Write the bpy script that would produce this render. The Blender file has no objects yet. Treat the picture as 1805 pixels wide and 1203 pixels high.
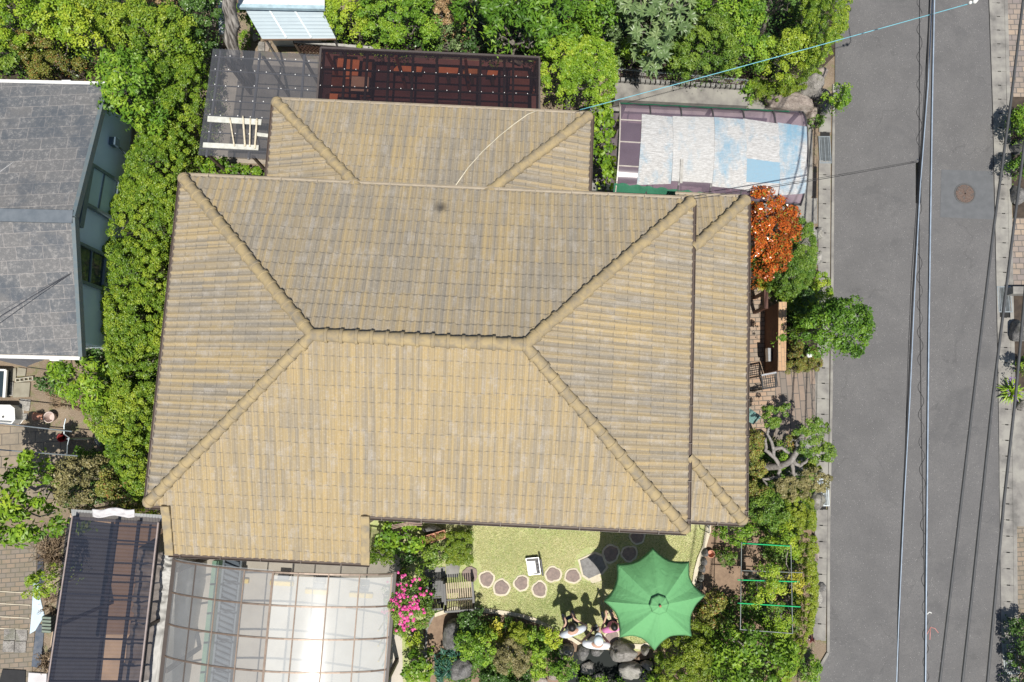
import bpy, bmesh, math, random
import numpy as np
from mathutils import Vector, Matrix, noise as mnoise
R = math.radians
S = bpy.context.scene
COL = S.collection
# ------------------------------------------------------------------ camera, sky, sun, exposure
FPX = 1296.0; H = 20.0; TH = math.atan(160 / FPX); cT, sT = math.cos(TH), math.sin(TH)
cam = bpy.data.cameras.new('camera'); camo = bpy.data.objects.new('camera', cam); COL.objects.link(camo)
camo.location = (0, 0, H); camo.rotation_euler = (TH, 0, 0)
cam.sensor_width = 36; cam.lens = 36 * FPX / 1805.0; cam.clip_end = 2000; cam.clip_start = .1
S.camera = camo
SUN_EL, SUN_AZ = R(70), R(14)          # azimuth measured from -Y towards +X
sdir = Vector((math.sin(SUN_AZ) * math.cos(SUN_EL), -math.cos(SUN_AZ) * math.cos(SUN_EL), math.sin(SUN_EL)))
w = bpy.data.worlds.new('World'); S.world = w; w.use_nodes = True
nt = w.node_tree; bg = nt.nodes['Background']; sky = nt.nodes.new('ShaderNodeTexSky'); sky.sky_type = 'NISHITA'
sky.sun_disc = False; sky.sun_elevation = SUN_EL; sky.sun_rotation = math.pi - SUN_AZ
nt.links.new(sky.outputs[0], bg.inputs[0]); bg.inputs[1].default_value = 0.075
sl = bpy.data.lights.new('sun', 'SUN'); sl.energy = 4.95; sl.angle = R(.5); sl.color = (1, .955, .88)
so = bpy.data.objects.new('sun', sl); COL.objects.link(so); so.rotation_euler = sdir.to_track_quat('Z', 'Y').to_euler()
so.location = (10, -20, 40)
S.view_settings.view_transform = 'Standard'; S.view_settings.look = 'None'; S.view_settings.exposure = 0.16; S.view_settings.gamma = 1
S.render.engine = 'CYCLES'
try:
    S.cycles.transparent_max_bounces = 16; S.cycles.max_bounces = 8
except Exception: pass

# ------------------------------------------------------------------ pixel of the 1805x1203 photo -> world
def P(u, v, z=0.0):
    x = (u - 902.5) / FPX; y = -(v - 601.5) / FPX
    t = (H - z) / (cT - y * sT)
    return Vector((x * t, (y * cT + sT) * t, z))
def PV(u, v, p0, n):                  # ray through a pixel meets the plane through p0 with normal n
    x = (u - 902.5) / FPX; y = -(v - 601.5) / FPX
    d = Vector((x, y * cT + sT, y * sT - cT)); o = Vector((0, 0, H)); n = Vector(n)
    return o + d * ((Vector(p0) - o).dot(n) / d.dot(n))
def PP(pts, z=0.0): return [P(a, b, z) for a, b in pts]
rnd = random.Random(7)

# ------------------------------------------------------------------ mesh helpers
class MB:
    def __init__(s): s.v = []; s.f = []; s.uv = None
    def add(s, vs, fs):
        o = len(s.v); s.v += [tuple(v) for v in vs]; s.f += [tuple(i + o for i in f) for f in fs]; return s
    def box(s, c, sz, rz=0, rx=0, ry=0):
        M = Matrix.Rotation(rz, 3, 'Z') @ Matrix.Rotation(ry, 3, 'Y') @ Matrix.Rotation(rx, 3, 'X')
        vs = [Vector(c) + M @ Vector((sx * sz[0] / 2, sy * sz[1] / 2, q * sz[2] / 2)) for q in (-1, 1) for sy in (-1, 1) for sx in (-1, 1)]
        return s.add(vs, [(0, 2, 3, 1), (4, 5, 7, 6), (0, 1, 5, 4), (2, 6, 7, 3), (0, 4, 6, 2), (1, 3, 7, 5)])
    def bar(s, a, b, wd, ht, up=(0, 0, 1)):
        a = Vector(a); b = Vector(b); d = (b - a).normalized(); up = Vector(up)
        sd = d.cross(up)
        if sd.length < 1e-4: sd = d.cross(Vector((1, 0, 0)))
        sd.normalize(); u2 = sd.cross(d)
        vs = [p + sd * (x * wd / 2) + u2 * (y * ht / 2) for p in (a, b) for x, y in ((-1, -1), (1, -1), (1, 1), (-1, 1))]
        return s.add(vs, [(0, 3, 2, 1), (4, 5, 6, 7), (0, 1, 5, 4), (1, 2, 6, 5), (2, 3, 7, 6), (3, 0, 4, 7)])
    def tube(s, pts, r, n=8, cap=True):
        pts = [Vector(p) for p in pts]; m = len(pts); rs = r if hasattr(r, '__len__') else [r] * m
        o = len(s.v); prev = None
        for i, p in enumerate(pts):
            d = (pts[min(i + 1, m - 1)] - pts[max(i - 1, 0)]).normalized()
            if prev is None:
                a = d.cross(Vector((0, 0, 1)))
                if a.length < .05: a = d.cross(Vector((1, 0, 0)))
                a.normalize()
            else:
                a = (prev - d * prev.dot(d)).normalized()
            prev = a; b = d.cross(a)
            for k in range(n):
                t = 2 * math.pi * k / n; s.v.append(tuple(p + (a * math.cos(t) + b * math.sin(t)) * rs[i]))
        for i in range(m - 1):
            for k in range(n):
                k2 = (k + 1) % n; s.f.append((o + i * n + k, o + i * n + k2, o + (i + 1) * n + k2, o + (i + 1) * n + k))
        if cap:
            s.f.append(tuple(o + k for k in range(n))[::-1]); s.f.append(tuple(o + (m - 1) * n + k for k in range(n)))
        return s
    def prism(s, poly, z0, z1):
        n = len(poly); zs0 = z0 if hasattr(z0, '__len__') else [z0] * n; zs1 = z1 if hasattr(z1, '__len__') else [z1] * n
        ar = sum(poly[i][0] * poly[(i + 1) % n][1] - poly[(i + 1) % n][0] * poly[i][1] for i in range(n))
        if ar < 0: poly = poly[::-1]; zs0 = zs0[::-1]; zs1 = zs1[::-1]
        vs = [(p[0], p[1], zs0[i]) for i, p in enumerate(poly)] + [(p[0], p[1], zs1[i]) for i, p in enumerate(poly)]
        fs = [tuple(range(n))[::-1], tuple(range(n, 2 * n))] + [(i, (i + 1) % n, n + (i + 1) % n, n + i) for i in range(n)]
        return s.add(vs, fs)
    def lathe(s, prof, c, n=20, axis=(0, 0, 1)):
        q = Vector((0, 0, 1)).rotation_difference(Vector(axis)); o = len(s.v); m = len(prof)
        for r, z in prof:
            for k in range(n):
                t = 2 * math.pi * k / n; s.v.append(tuple(Vector(c) + q @ Vector((max(r, 1e-4) * math.cos(t), max(r, 1e-4) * math.sin(t), z))))
        for i in range(m - 1):
            for k in range(n):
                k2 = (k + 1) % n; s.f.append((o + i * n + k, o + i * n + k2, o + (i + 1) * n + k2, o + (i + 1) * n + k))
        return s
    def ball(s, c, r, n=12, sc=(1, 1, 1)):
        prof = [(math.sin(math.pi * i / n), -math.cos(math.pi * i / n)) for i in range(n + 1)]
        o = len(s.v); s.lathe(prof, (0, 0, 0), n * 2)
        for i in range(o, len(s.v)):
            v = s.v[i]; s.v[i] = (c[0] + v[0] * r * sc[0], c[1] + v[1] * r * sc[1], c[2] + v[2] * r * sc[2])
        return s
def setp(o, label=None, cat=None, group=None, kind=None):
    if label: o['label'] = label
    if cat: o['category'] = cat
    if group: o['group'] = group
    if kind: o['kind'] = kind
    return o
def E(name, loc, label, cat, group=None):
    o = bpy.data.objects.new(name, None); o.empty_display_size = .1; COL.objects.link(o); o.location = loc
    return setp(o, label, cat, group)
def wloc(p):
    l = Vector((0, 0, 0))
    while p is not None: l = l + p.location; p = p.parent
    return l
def link(name, me, mat=None, parent=None, loc=None, smooth=False):
    o = bpy.data.objects.new(name, me); COL.objects.link(o)
    if mat: me.materials.append(mat)
    if smooth: me.polygons.foreach_set('use_smooth', [True] * len(me.polygons))
    if parent is not None: o.parent = parent
    if loc is not None: o.location = loc
    return o
def obj(name, mb, mat, parent=None, smooth=False, label=None):
    me = bpy.data.meshes.new(name)
    if parent is not None: l = wloc(parent); o0 = Vector((0, 0, 0)) if parent.type != 'EMPTY' else Vector((0, 0, 0))
    else:
        a = np.array(mb.v); l = Vector(((a[:, 0].min() + a[:, 0].max()) / 2, (a[:, 1].min() + a[:, 1].max()) / 2, a[:, 2].min()))
    me.from_pydata([(v[0] - l.x, v[1] - l.y, v[2] - l.z) for v in mb.v], [], mb.f); me.validate(); me.update()
    o = link(name, me, mat, parent, None if parent is not None else l, smooth)
    if label: o['label'] = label
    return o
def auto(o, ang=35):
    me = o.data; me.polygons.foreach_set('use_smooth', [True] * len(me.polygons)); me.set_sharp_from_angle(angle=R(ang)); return o
def bev(o, wd=.01, seg=2):
    m = o.modifiers.new('bevel', 'BEVEL'); m.width = wd; m.segments = seg; m.limit_method = 'ANGLE'; m.angle_limit = R(40); return o
def struct(name, mb, mat, smooth=False): return setp(obj(name, mb, mat, None, smooth), kind='structure')
def dup(root, loc=None, rz=None, label=None, group=None):
    r = root.copy(); COL.objects.link(r)
    if loc is not None: r.location = loc
    if rz is not None: r.rotation_euler = (0, 0, rz)
    if label: r['label'] = label
    if group: r['group'] = group
    for ch in list(root.children):
        c = ch.copy(); COL.objects.link(c); c.parent = r
        for g in list(ch.children):
            d = g.copy(); COL.objects.link(d); d.parent = c
    return r

# ------------------------------------------------------------------ materials
class N:
    def __init__(s, name):
        s.m = bpy.data.materials.new(name); s.m.use_nodes = True; s.t = s.m.node_tree; s.b = s.t.nodes['Principled BSDF']; s.o = s.t.nodes['Material Output']
        s.tc = None
    def n(s, ty, **k):
        x = s.t.nodes.new('ShaderNode' + ty)
        for a, b in k.items():
            if a.startswith('i_'):
                key = a[2:]; x.inputs[int(key) if key.isdigit() else key.replace('_', ' ')].default_value = b
            else: setattr(x, a, b)
        return x
    def l(s, a, b): s.t.links.new(a, b)
    def co(s, wh='Object'):
        if wh == 'World': return s.n('NewGeometry').outputs['Position']
        if s.tc is None: s.tc = s.n('TexCoord')
        return s.tc.outputs[wh]
    def noise(s, sc, det=4, vec=None, rough=.6, dist=0):
        x = s.n('TexNoise'); x.inputs['Scale'].default_value = sc; x.inputs['Detail'].default_value = det; x.inputs['Roughness'].default_value = rough; x.inputs['Distortion'].default_value = dist
        s.l(vec if vec is not None else s.co('World'), x.inputs['Vector']); return x.outputs[0]
    def ramp(s, fac, stops):
        x = s.n('ValToRGB'); e = x.color_ramp.elements
        while len(e) > 1: e.remove(e[-1])
        e[0].position = stops[0][0]; e[0].color = (*stops[0][1], 1)
        for p, c in stops[1:]:
            q = e.new(p); q.color = (*c, 1)
        s.l(fac, x.inputs[0]); return x.outputs[0]
    def mix(s, a, b, fac, mode='MIX'):
        x = s.n('Mix', data_type='RGBA', blend_type=mode)
        for sock, v in ((x.inputs[0], fac), (x.inputs[6], a), (x.inputs[7], b)):
            if isinstance(v, (int, float)): sock.default_value = v
            elif isinstance(v, tuple): sock.default_value = (*v, 1)
            else: s.l(v, sock)
        return x.outputs[2]
    def math(s, op, a, b=None, c=None):
        x = s.n('Math', operation=op)
        for i, v in enumerate((a, b, c)):
            if v is None: continue
            if isinstance(v, (int, float)): x.inputs[i].default_value = v
            else: s.l(v, x.inputs[i])
        return x.outputs[0]
    def bump(s, h, st=.3, dist=.01, prev=None):
        x = s.n('Bump'); x.inputs['Strength'].default_value = st; x.inputs['Distance'].default_value = dist; s.l(h, x.inputs['Height'])
        if prev is not None: s.l(prev, x.inputs['Normal'])
        s.l(x.outputs[0], s.b.inputs['Normal']); return x.outputs[0]
    def col(s, c):
        if isinstance(c, tuple): s.b.inputs['Base Color'].default_value = (*c, 1)
        else: s.l(c, s.b.inputs['Base Color'])
        return s
    def set(s, **k):
        for a, b in k.items(): s.b.inputs[a.replace('_', ' ')].default_value = b
        return s
def M(name, a, b=None, sc=6, rough=.7, metal=0, bump=.0, bsc=40, det=5, spec=.5, lo=.35, hi=.65, c=None):
    q = N(name); q.set(Roughness=rough, Metallic=metal); q.b.inputs['Specular IOR Level'].default_value = spec
    if b is None: b = tuple(x * .75 for x in a)
    st = [(lo, a), (hi, b)] + ([(hi + .12, c)] if c else [])
    q.col(q.ramp(q.noise(sc, det), st))
    if bump: q.bump(q.noise(bsc, 3), bump, .01)
    return q.m
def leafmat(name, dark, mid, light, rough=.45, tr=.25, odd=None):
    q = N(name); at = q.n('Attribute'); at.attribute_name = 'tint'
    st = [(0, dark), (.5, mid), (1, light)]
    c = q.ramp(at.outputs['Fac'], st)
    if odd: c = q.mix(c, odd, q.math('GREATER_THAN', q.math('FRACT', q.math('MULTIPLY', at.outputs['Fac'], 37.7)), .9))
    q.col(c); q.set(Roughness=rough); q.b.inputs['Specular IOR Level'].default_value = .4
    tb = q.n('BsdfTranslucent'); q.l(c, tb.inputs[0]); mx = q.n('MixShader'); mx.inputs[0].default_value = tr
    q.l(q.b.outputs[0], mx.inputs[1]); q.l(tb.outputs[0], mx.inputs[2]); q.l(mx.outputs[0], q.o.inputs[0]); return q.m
def sheetmat(name, tint, body, alpha, rough=.2, dirt=.12, spec=.5):
    q = N(name); tr = q.n('BsdfTransparent'); tr.inputs[0].default_value = (*tint, 1)
    q.col(body); q.set(Roughness=rough); q.b.inputs['Specular IOR Level'].default_value = spec
    mx = q.n('MixShader'); f = q.math('ADD', q.math('MULTIPLY', q.noise(2.2, 5), dirt * 2), alpha - dirt); q.l(f, mx.inputs[0])
    q.l(tr.outputs[0], mx.inputs[1]); q.l(q.b.outputs[0], mx.inputs[2]); q.l(mx.outputs[0], q.o.inputs[0]); return q.m

# roof tile: uv = (roll index, row index)
def tilemat(name, grey=.4):
    q = N(name); uv = q.n('UVMap'); sp = q.n('SeparateXYZ'); q.l(uv.outputs[0], sp.inputs[0]); x, y = sp.outputs[0], sp.outputs[1]
    fx = q.math('FLOOR', x); fy = q.math('FLOOR', y)
    def wn(a, b, k):
        cb = q.n('CombineXYZ'); q.l(a, cb.inputs[0]); q.l(b, cb.inputs[1]) if b is not None else None; cb.inputs[2].default_value = k
        z = q.n('TexWhiteNoise'); q.l(cb.outputs[0], z.inputs[0]); return z.outputs[0]
    colr = wn(fx, None, 1.3); til = wn(fx, fy, 4.1); til2 = wn(q.math('FLOOR', q.math('MULTIPLY', x, .5)), fy, 9.7)
    half = wn(q.math('FLOOR', q.math('MULTIPLY', x, 2)), q.math('FLOOR', q.math('MULTIPLY', y, .34)), 2.2)
    g = q.math('ADD', q.math('ADD', q.math('MULTIPLY', colr, .14), q.math('MULTIPLY', til, .05)), q.math('ADD', q.math('MULTIPLY', half, .25), q.math('MULTIPLY', til2, .03)))
    big = q.noise(.55, 5, rough=.65); g = q.math('ADD', g, q.math('MULTIPLY', big, .5))
    g = q.math('ADD', g, grey - .31)
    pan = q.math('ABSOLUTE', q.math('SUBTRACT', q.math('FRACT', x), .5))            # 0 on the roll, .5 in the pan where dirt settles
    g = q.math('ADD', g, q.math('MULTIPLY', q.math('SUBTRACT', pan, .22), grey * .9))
    c = q.ramp(g, [(.26, (.41, .305, .15)), (.46, (.37, .285, .155)), (.60, (.315, .255, .165)), (.76, (.27, .236, .182)), (.95, (.18, .165, .145))])
    fine = q.noise(22, 5, rough=.75)
    c = q.mix(c, (.50, .455, .37), q.math('MULTIPLY', q.ramp(fine, [(.52, (0, 0, 0)), (.66, (1, 1, 1))]), .38))
    mp = q.n('CombineXYZ'); q.l(q.math('MULTIPLY', x, 2.9), mp.inputs[0]); q.l(q.math('MULTIPLY', y, .13), mp.inputs[1])
    stv = q.n('TexNoise'); stv.inputs['Scale'].default_value = 1.0; stv.inputs['Detail'].default_value = 4; q.l(mp.outputs[0], stv.inputs[0])
    c = q.mix(c, (.19, .175, .15), q.math('MULTIPLY', q.ramp(stv.outputs[0], [(.46, (0, 0, 0)), (.64, (1, 1, 1))]), .26 + grey * .55))
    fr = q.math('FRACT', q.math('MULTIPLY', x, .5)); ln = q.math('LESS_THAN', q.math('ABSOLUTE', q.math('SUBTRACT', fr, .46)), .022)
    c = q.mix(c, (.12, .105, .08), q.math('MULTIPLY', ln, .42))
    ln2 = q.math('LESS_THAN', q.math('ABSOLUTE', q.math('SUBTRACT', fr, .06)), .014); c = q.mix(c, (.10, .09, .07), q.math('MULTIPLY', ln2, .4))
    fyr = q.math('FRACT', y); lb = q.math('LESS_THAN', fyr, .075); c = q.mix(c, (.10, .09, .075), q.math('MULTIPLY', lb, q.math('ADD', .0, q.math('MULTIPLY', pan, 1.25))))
    big2 = q.noise(2.4, 6, rough=.75); 
    mpp_ = q.n('CombineXYZ'); q.l(q.math('ADD', q.math('FLOOR', q.math('MULTIPLY', x, 2)), q.math('MULTIPLY', til2, .8)), mpp_.inputs[0]); q.l(q.math('MULTIPLY', y, 1.2), mpp_.inputs[1]); sn_ = q.n('TexNoise'); sn_.inputs['Scale'].default_value = .42; sn_.inputs['Detail'].default_value = 5; sn_.inputs['Roughness'].default_value = .7; q.l(mpp_.outputs[0], sn_.inputs[0])
    c = q.mix(c, (.43, .40, .36), q.math('MULTIPLY', q.math('MULTIPLY', q.ramp(sn_.outputs[0], [(.52, (0, 0, 0)), (.64, (1, 1, 1))]), q.ramp(q.noise(34, 3, rough=.8), [(.38, (.25, .25, .25)), (.6, (1, 1, 1))])), .5))
    c = q.mix(c, (.22, .19, .165), q.math('MULTIPLY', q.ramp(q.noise(46, 4, rough=.8), [(.53, (0, 0, 0)), (.64, (1, 1, 1))]), .40))
    v_ = q.n('VectorMath', operation='DISTANCE'); q.l(q.co('World'), v_.inputs[0]); v_.inputs[1].default_value = tuple(P(777, 366, 3.83))
    c = q.mix(c, (.03, .03, .032), q.math('MULTIPLY', q.math('SUBTRACT', 1, q.math('MINIMUM', 1, q.math('MULTIPLY', v_.outputs['Value'], q.math('ADD', 2.4, q.math('MULTIPLY', fine, 5.0))))), .9))
    q.col(c); q.set(Roughness=.85); q.b.inputs['Specular IOR Level'].default_value = .25; q.bump(fine, .25, .006); return q.m
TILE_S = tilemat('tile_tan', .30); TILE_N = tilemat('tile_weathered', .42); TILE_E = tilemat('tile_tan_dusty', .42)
RIDGE = M('ridge_tile', (.36, .28, .15), (.28, .225, .14), 5, .85, bump=.3, bsc=60, c=(.22, .19, .14), lo=.4, hi=.56)
DKBROWN = M('dark_brown_metal', (.05, .035, .028), rough=.5)
STUCCO = M('beige_stucco', (.55, .48, .36), (.5, .43, .32), 3, .9, bump=.4, bsc=80)
WHITEPL = M('white_plastic', (.75, .75, .73), (.65, .65, .62), 8, .4)
GLASS = N('window_glass').col((.03, .045, .055)).set(Roughness=.08).m
ALU = M('aluminium', (.45, .46, .47), (.38, .39, .4), 10, .35, .8)
CONC = M('concrete', (.29, .28, .25), (.21, .20, .185), 2.2, .92, bump=.5, bsc=60, c=(.14, .135, .125), det=9, lo=.38, hi=.56)
CONCD = M('old_concrete', (.27, .265, .25), (.18, .175, .16), 3.5, .92, bump=.5, bsc=50, c=(.12, .118, .11))
BLACKM = M('black_metal', (.02, .02, .022), rough=.45)
DKPL = M('black_plastic', (.018, .018, .02), rough=.5)
WOODB = M('red_brown_wood', (.20, .07, .03), (.13, .045, .02), 5, .6)
WOODO = M('sunlit_orange_wood', (.72, .28, .11), (.58, .2, .08), 5, .6)  # orange brightened to paint the sunlit timber under the brown lean-to
WOODG = M('grey_wood', (.42, .41, .38), (.3, .29, .27), 14, .85, c=(.2, .19, .18))
BARK = M('grey_bark', (.30, .27, .23), (.16, .14, .12), 9, .95, bump=.8, bsc=30, c=(.08, .07, .06))
TWIG = M('dry_twig', (.34, .25, .16), (.22, .16, .10), 9, .9)
# ------------------------------------------------------------------ ground, road, pavements
def sheet(name, pts, z, mat, th=.0):
    mb = MB(); pts = [Vector((p[0], p[1], z)) for p in pts]
    ar = sum(pts[i].x * pts[(i + 1) % len(pts)].y - pts[(i + 1) % len(pts)].x * pts[i].y for i in range(len(pts)))
    if ar < 0: pts = pts[::-1]
    mb.add(pts, [tuple(range(len(pts)))]); return struct(name, mb, mat)
q = N('soil'); c = q.ramp(q.noise(1.2, 6), [(.3, (.16, .12, .085)), (.55, (.24, .185, .13)), (.75, (.31, .25, .18))])
c = q.mix(c, (.13, .16, .05), q.math('MULTIPLY', q.ramp(q.noise(3.1, 5), [(.52, (0, 0, 0)), (.62, (1, 1, 1))]), .6))
c = q.mix(c, (.46, .41, .34), q.math('MULTIPLY', q.ramp(q.noise(38, 2), [(.6, (0, 0, 0)), (.68, (1, 1, 1))]), .6))
q.col(c); q.set(Roughness=.95); q.bump(q.noise(30, 4), .8, .03); SOIL = q.m
q = N('asphalt'); c = q.ramp(q.noise(1.1, 4), [(.35, (.120, .117, .116)), (.65, (.144, .140, .138))])
c = q.mix(c, (.085, .085, .088), q.math('MULTIPLY', q.ramp(q.noise(55, 2), [(.4, (1, 1, 1)), (.5, (0, 0, 0))]), .6))
v = q.n('TexVoronoi'); v.inputs['Scale'].default_value = 24; q.l(q.co('World'), v.inputs[0])
c = q.mix(c, (.42, .41, .40), q.math('MULTIPLY', q.math('LESS_THAN', v.outputs[0], .13), q.math('GREATER_THAN', q.noise(9, 2), .52)))
c = q.mix(c, (.10, .10, .10), q.math('MULTIPLY', q.ramp(q.noise(.8, 3, rough=.4, dist=2), [(.492, (0, 0, 0)), (.5, (1, 1, 1)), (.508, (0, 0, 0))]), .25))
c = q.mix(c, (.075, .075, .077), q.math('MULTIPLY', q.ramp(q.noise(.45, 4, rough=.7, dist=1.2), [(.56, (0, 0, 0)), (.66, (1, 1, 1))]), .35)); c = q.mix(c, (.17, .165, .155), q.math('MULTIPLY', q.ramp(q.noise(1.7, 6, rough=.75), [(.56, (0, 0, 0)), (.7, (1, 1, 1))]), .3))
v = q.n('TexVoronoi'); v.feature = 'DISTANCE_TO_EDGE'; v.inputs['Scale'].default_value = .33; mpd = q.n('VectorMath', operation='ADD'); q.l(q.co('World'), mpd.inputs[0]); xx = q.n('TexNoise'); xx.inputs['Scale'].default_value = 1.5; xx.inputs['Detail'].default_value = 6; q.l(q.co('World'), xx.inputs[0]); q.l(xx.outputs[1], mpd.inputs[1]); q.l(mpd.outputs[0], v.inputs[0])
c = q.mix(c, (.05, .05, .05), q.math('MULTIPLY', q.math('MULTIPLY', q.math('LESS_THAN', v.outputs[0], .006), q.math('GREATER_THAN', q.noise(.7, 2), .55)), .22))
q.col(c); q.set(Roughness=.9); q.bump(q.noise(70, 3), .5, .01); ASPH = q.m
PATCH = M('asphalt_patch', (.125, .13, .137), (.105, .11, .116), 5, .9, bump=.3, bsc=90)
q = N('lawn'); a = q.noise(.9, 5, rough=.65); b2 = q.noise(16, 5, rough=.8)
c = q.ramp(a, [(.32, (.48, .46, .25)), (.44, (.42, .43, .20)), (.55, (.34, .40, .155)), (.68, (.50, .46, .26))])
c = q.mix(c, (.50, .46, .27), q.math('MULTIPLY', q.ramp(b2, [(.5, (0, 0, 0)), (.6, (1, 1, 1))]), .55))
c = q.mix(c, (.12, .17, .04), q.math('MULTIPLY', q.ramp(q.noise(28, 3), [(.36, (1, 1, 1)), (.46, (0, 0, 0))]), .4))
c = q.mix(c, (.22, .28, .08), q.math('MULTIPLY', q.ramp(q.noise(5, 6, rough=.75), [(.5, (0, 0, 0)), (.62, (1, 1, 1))]), .55)); c = q.mix(c, (.45, .41, .24), q.math('MULTIPLY', q.ramp(q.noise(7.3, 6, rough=.75, dist=.6), [(.54, (0, 0, 0)), (.64, (1, 1, 1))]), .5))
q.col(c); q.set(Roughness=.95); q.bump(q.noise(45, 6, rough=.8), .6, .02); LAWN = q.m
def brickmat(name, c1, c2, mortar, bw, bh, rot=0, ms=.012, sc=1.0, off=.5, dirt=.35, dirtc=(.1, .095, .08)):
    q = N(name); mp = q.n('Mapping'); mp.inputs['Rotation'].default_value = (0, 0, rot); q.l(q.co('World'), mp.inputs[0])
    b = q.n('TexBrick'); b.offset = off; b.inputs['Scale'].default_value = sc; b.inputs['Brick Width'].default_value = bw; b.inputs['Row Height'].default_value = bh
    b.inputs['Mortar Size'].default_value = ms; b.inputs['Color1'].default_value = (*c1, 1); b.inputs['Color2'].default_value = (*c2, 1); b.inputs['Mortar'].default_value = (*mortar, 1)
    b.inputs['Bias'].default_value = 0; q.l(mp.outputs[0], b.inputs[0])
    c = q.mix(b.outputs[0], dirtc, q.math('MULTIPLY', q.ramp(q.noise(2.2, 6, rough=.7), [(.42, (0, 0, 0)), (.7, (1, 1, 1))]), dirt))
    q.col(c); q.set(Roughness=.88); q.bump(b.outputs[1], -.4, .01); return q.m
BRICKE = brickmat('brick_paving', (.40, .27, .18), (.30, .25, .20), (.13, .11, .09), .24, .12, R(-3))
TERRA = brickmat('terrace_tiles', (.27, .205, .16), (.20, .17, .145), (.11, .10, .09), .42, .16, R(87))
PATIO = brickmat('block_paving', (.26, .20, .145), (.21, .18, .15), (.12, .11, .09), .24, .12, R(-4), dirt=.55, dirtc=(.14, .13, .08))
DRIVE = brickmat('driveway_paving', (.36, .28, .21), (.22, .19, .18), (.12, .11, .1), .22, .16, R(0), off=.5)
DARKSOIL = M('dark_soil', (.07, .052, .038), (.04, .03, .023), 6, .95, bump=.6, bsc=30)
DARKGAP = M('drain_channel', (.02, .02, .02), rough=.9)
sheet('ground', [(-150, -150), (150, -150), (150, 150), (-150, 150)], 0, SOIL)
le = [P(1472, -60), P(1471, 200), P(1469, 400), P(1467, 680), P(1462, 950), P(1461, 1150), P(1445, 1178), P(1425, 1235)]
ri = [P(1738, -60), P(1741, 0), P(1748, 200), P(1752, 400), P(1757, 650), P(1762, 1000), P(1766, 1260)]
sheet('road', [Vector((9.3, 90, 0))] + le + [Vector((6, -12, 0)), Vector((5.6, -90, 0)), Vector((12.6, -90, 0))] + ri[::-1] + [Vector((14, 90, 0))], .03, ASPH)
sheet('road_patch', PP([(1658, 300), (1748, 303), (1752, 388), (1656, 384)]), .034, PATCH)
def strip(name, line, wd, z0, z1, mat, off=0):
    mb = MB()
    for i in range(len(line) - 1):
        a, b = Vector(line[i]), Vector(line[i + 1]); d = (b - a).normalized(); s = Vector((d.y, -d.x, 0)); 
        mb.prism([a + s * (off - wd / 2), b + s * (off - wd / 2), b + s * (off + wd / 2), a + s * (off + wd / 2)], z0, z1)
    return struct(name, mb, mat)
strip('kerb', [P(1469, 150), P(1466.5, 420)], .07, 0, .045, CONC); strip('kerb', [P(1466.5, 420), P(1464.5, 690), P(1459.5, 955), P(1459, 1150), P(1443, 1177), P(1424, 1230)], .07, 0, .045, CONC)
strip('kerb', [P(1741, -60), P(1744, 0), P(1751, 200), P(1755, 400), P(1760, 650), P(1764, 1000), P(1768, 1260)], .07, 0, .045, CONC)
strip('kerb', [P(1769, -60), P(1771.5, 0), P(1776.5, 200), P(1779, 400), P(1784, 650), P(1788, 1000), P(1791, 1260)], .10, 0, .047, CONC)
sheet('drain_channel', PP([(1446, 186), (1463, 186), (1460, 680), (1455, 960), (1452, 1112), (1438, 1112), (1438, 900), (1441, 690)]), .004, DARKGAP)
sheet('drain_channel', PP([(1743, -60), (1770, -60), (1776, 200), (1780, 420), (1784, 650), (1790, 1260), (1766, 1260), (1762, 1000), (1755, 420)]), .004, DARKGAP)
sheet('pavement', PP([(1380, 350), (1440, 350), (1440, 395), (1395, 395)]), .03, CONC)
sheet('pavement', PP([(1385, 655), (1442, 655), (1440, 760), (1437, 900), (1385, 900)]), .012, CONCD)
sheet('driveway', PP([(1772, -60), (1900, -60), (1900, 172), (1777, 172)]), .035, DRIVE)
sheet('pavement', PP([(1779, 385), (1900, 385), (1900, 505), (1781, 505)]), .03, DRIVE)
sheet('pavement', PP([(1785, 690), (1900, 690), (1900, 928), (1788, 928)]), .03, CONC)
sheet('driveway', PP([(1789, 928), (1900, 928), (1900, 1095), (1791, 1095)]), .028, PATIO)
sheet('path', PP([(1305, 495), (1350, 495), (1352, 640), (1388, 652), (1388, 770), (1305, 770)]), .016, BRICKE)
sheet('terrace', PP([(1366, 652), (1437, 652), (1437, 755), (1420, 775), (1366, 775)]), .02, TERRA)
sheet('lawn', PP([(640, 895), (1252, 900), (1248, 940), (1236, 985), (1222, 1040), (1215, 1130), (1130, 1148), (1085, 1150), (1040, 1136), (1000, 1118), (945, 1095), (880, 1082), (820, 1076), (765, 1080), (745, 1100), (752, 1203), (700, 1203), (690, 985), (640, 985)]), .006, LAWN)
sheet('carport_floor', PP([(290, 950), (705, 975), (712, 1260), (262, 1260)]), .012, M('pale_concrete', (.50, .46, .39), (.44, .40, .34), 2.5, .9))
sheet('carport_floor', PP([(1085, 170), (1432, 180), (1432, 345), (1380, 420), (1085, 345)]), .012, CONC)
sheet('parking_floor', PP([(125, 905), (285, 905), (262, 1260), (70, 1260)]), .009, M('tan_concrete', (.56, .42, .29), (.46, .35, .25), 2.5, .9))
sheet('patio', PP([(-60, 940), (66, 925), (64, 1080), (52, 1260), (-60, 1260)]), .02, PATIO)
sheet('patio', PP([(-60, 748), (120, 758), (118, 880), (-60, 880)]), .02, brickmat('square_paving', (.30, .24, .17), (.25, .21, .16), (.13, .11, .09), .45, .3, R(-4), dirt=.6))
sheet('path', PP([(1085, 118), (1315, 140), (1315, 190), (1085, 180)]), .01, CONCD)
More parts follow.
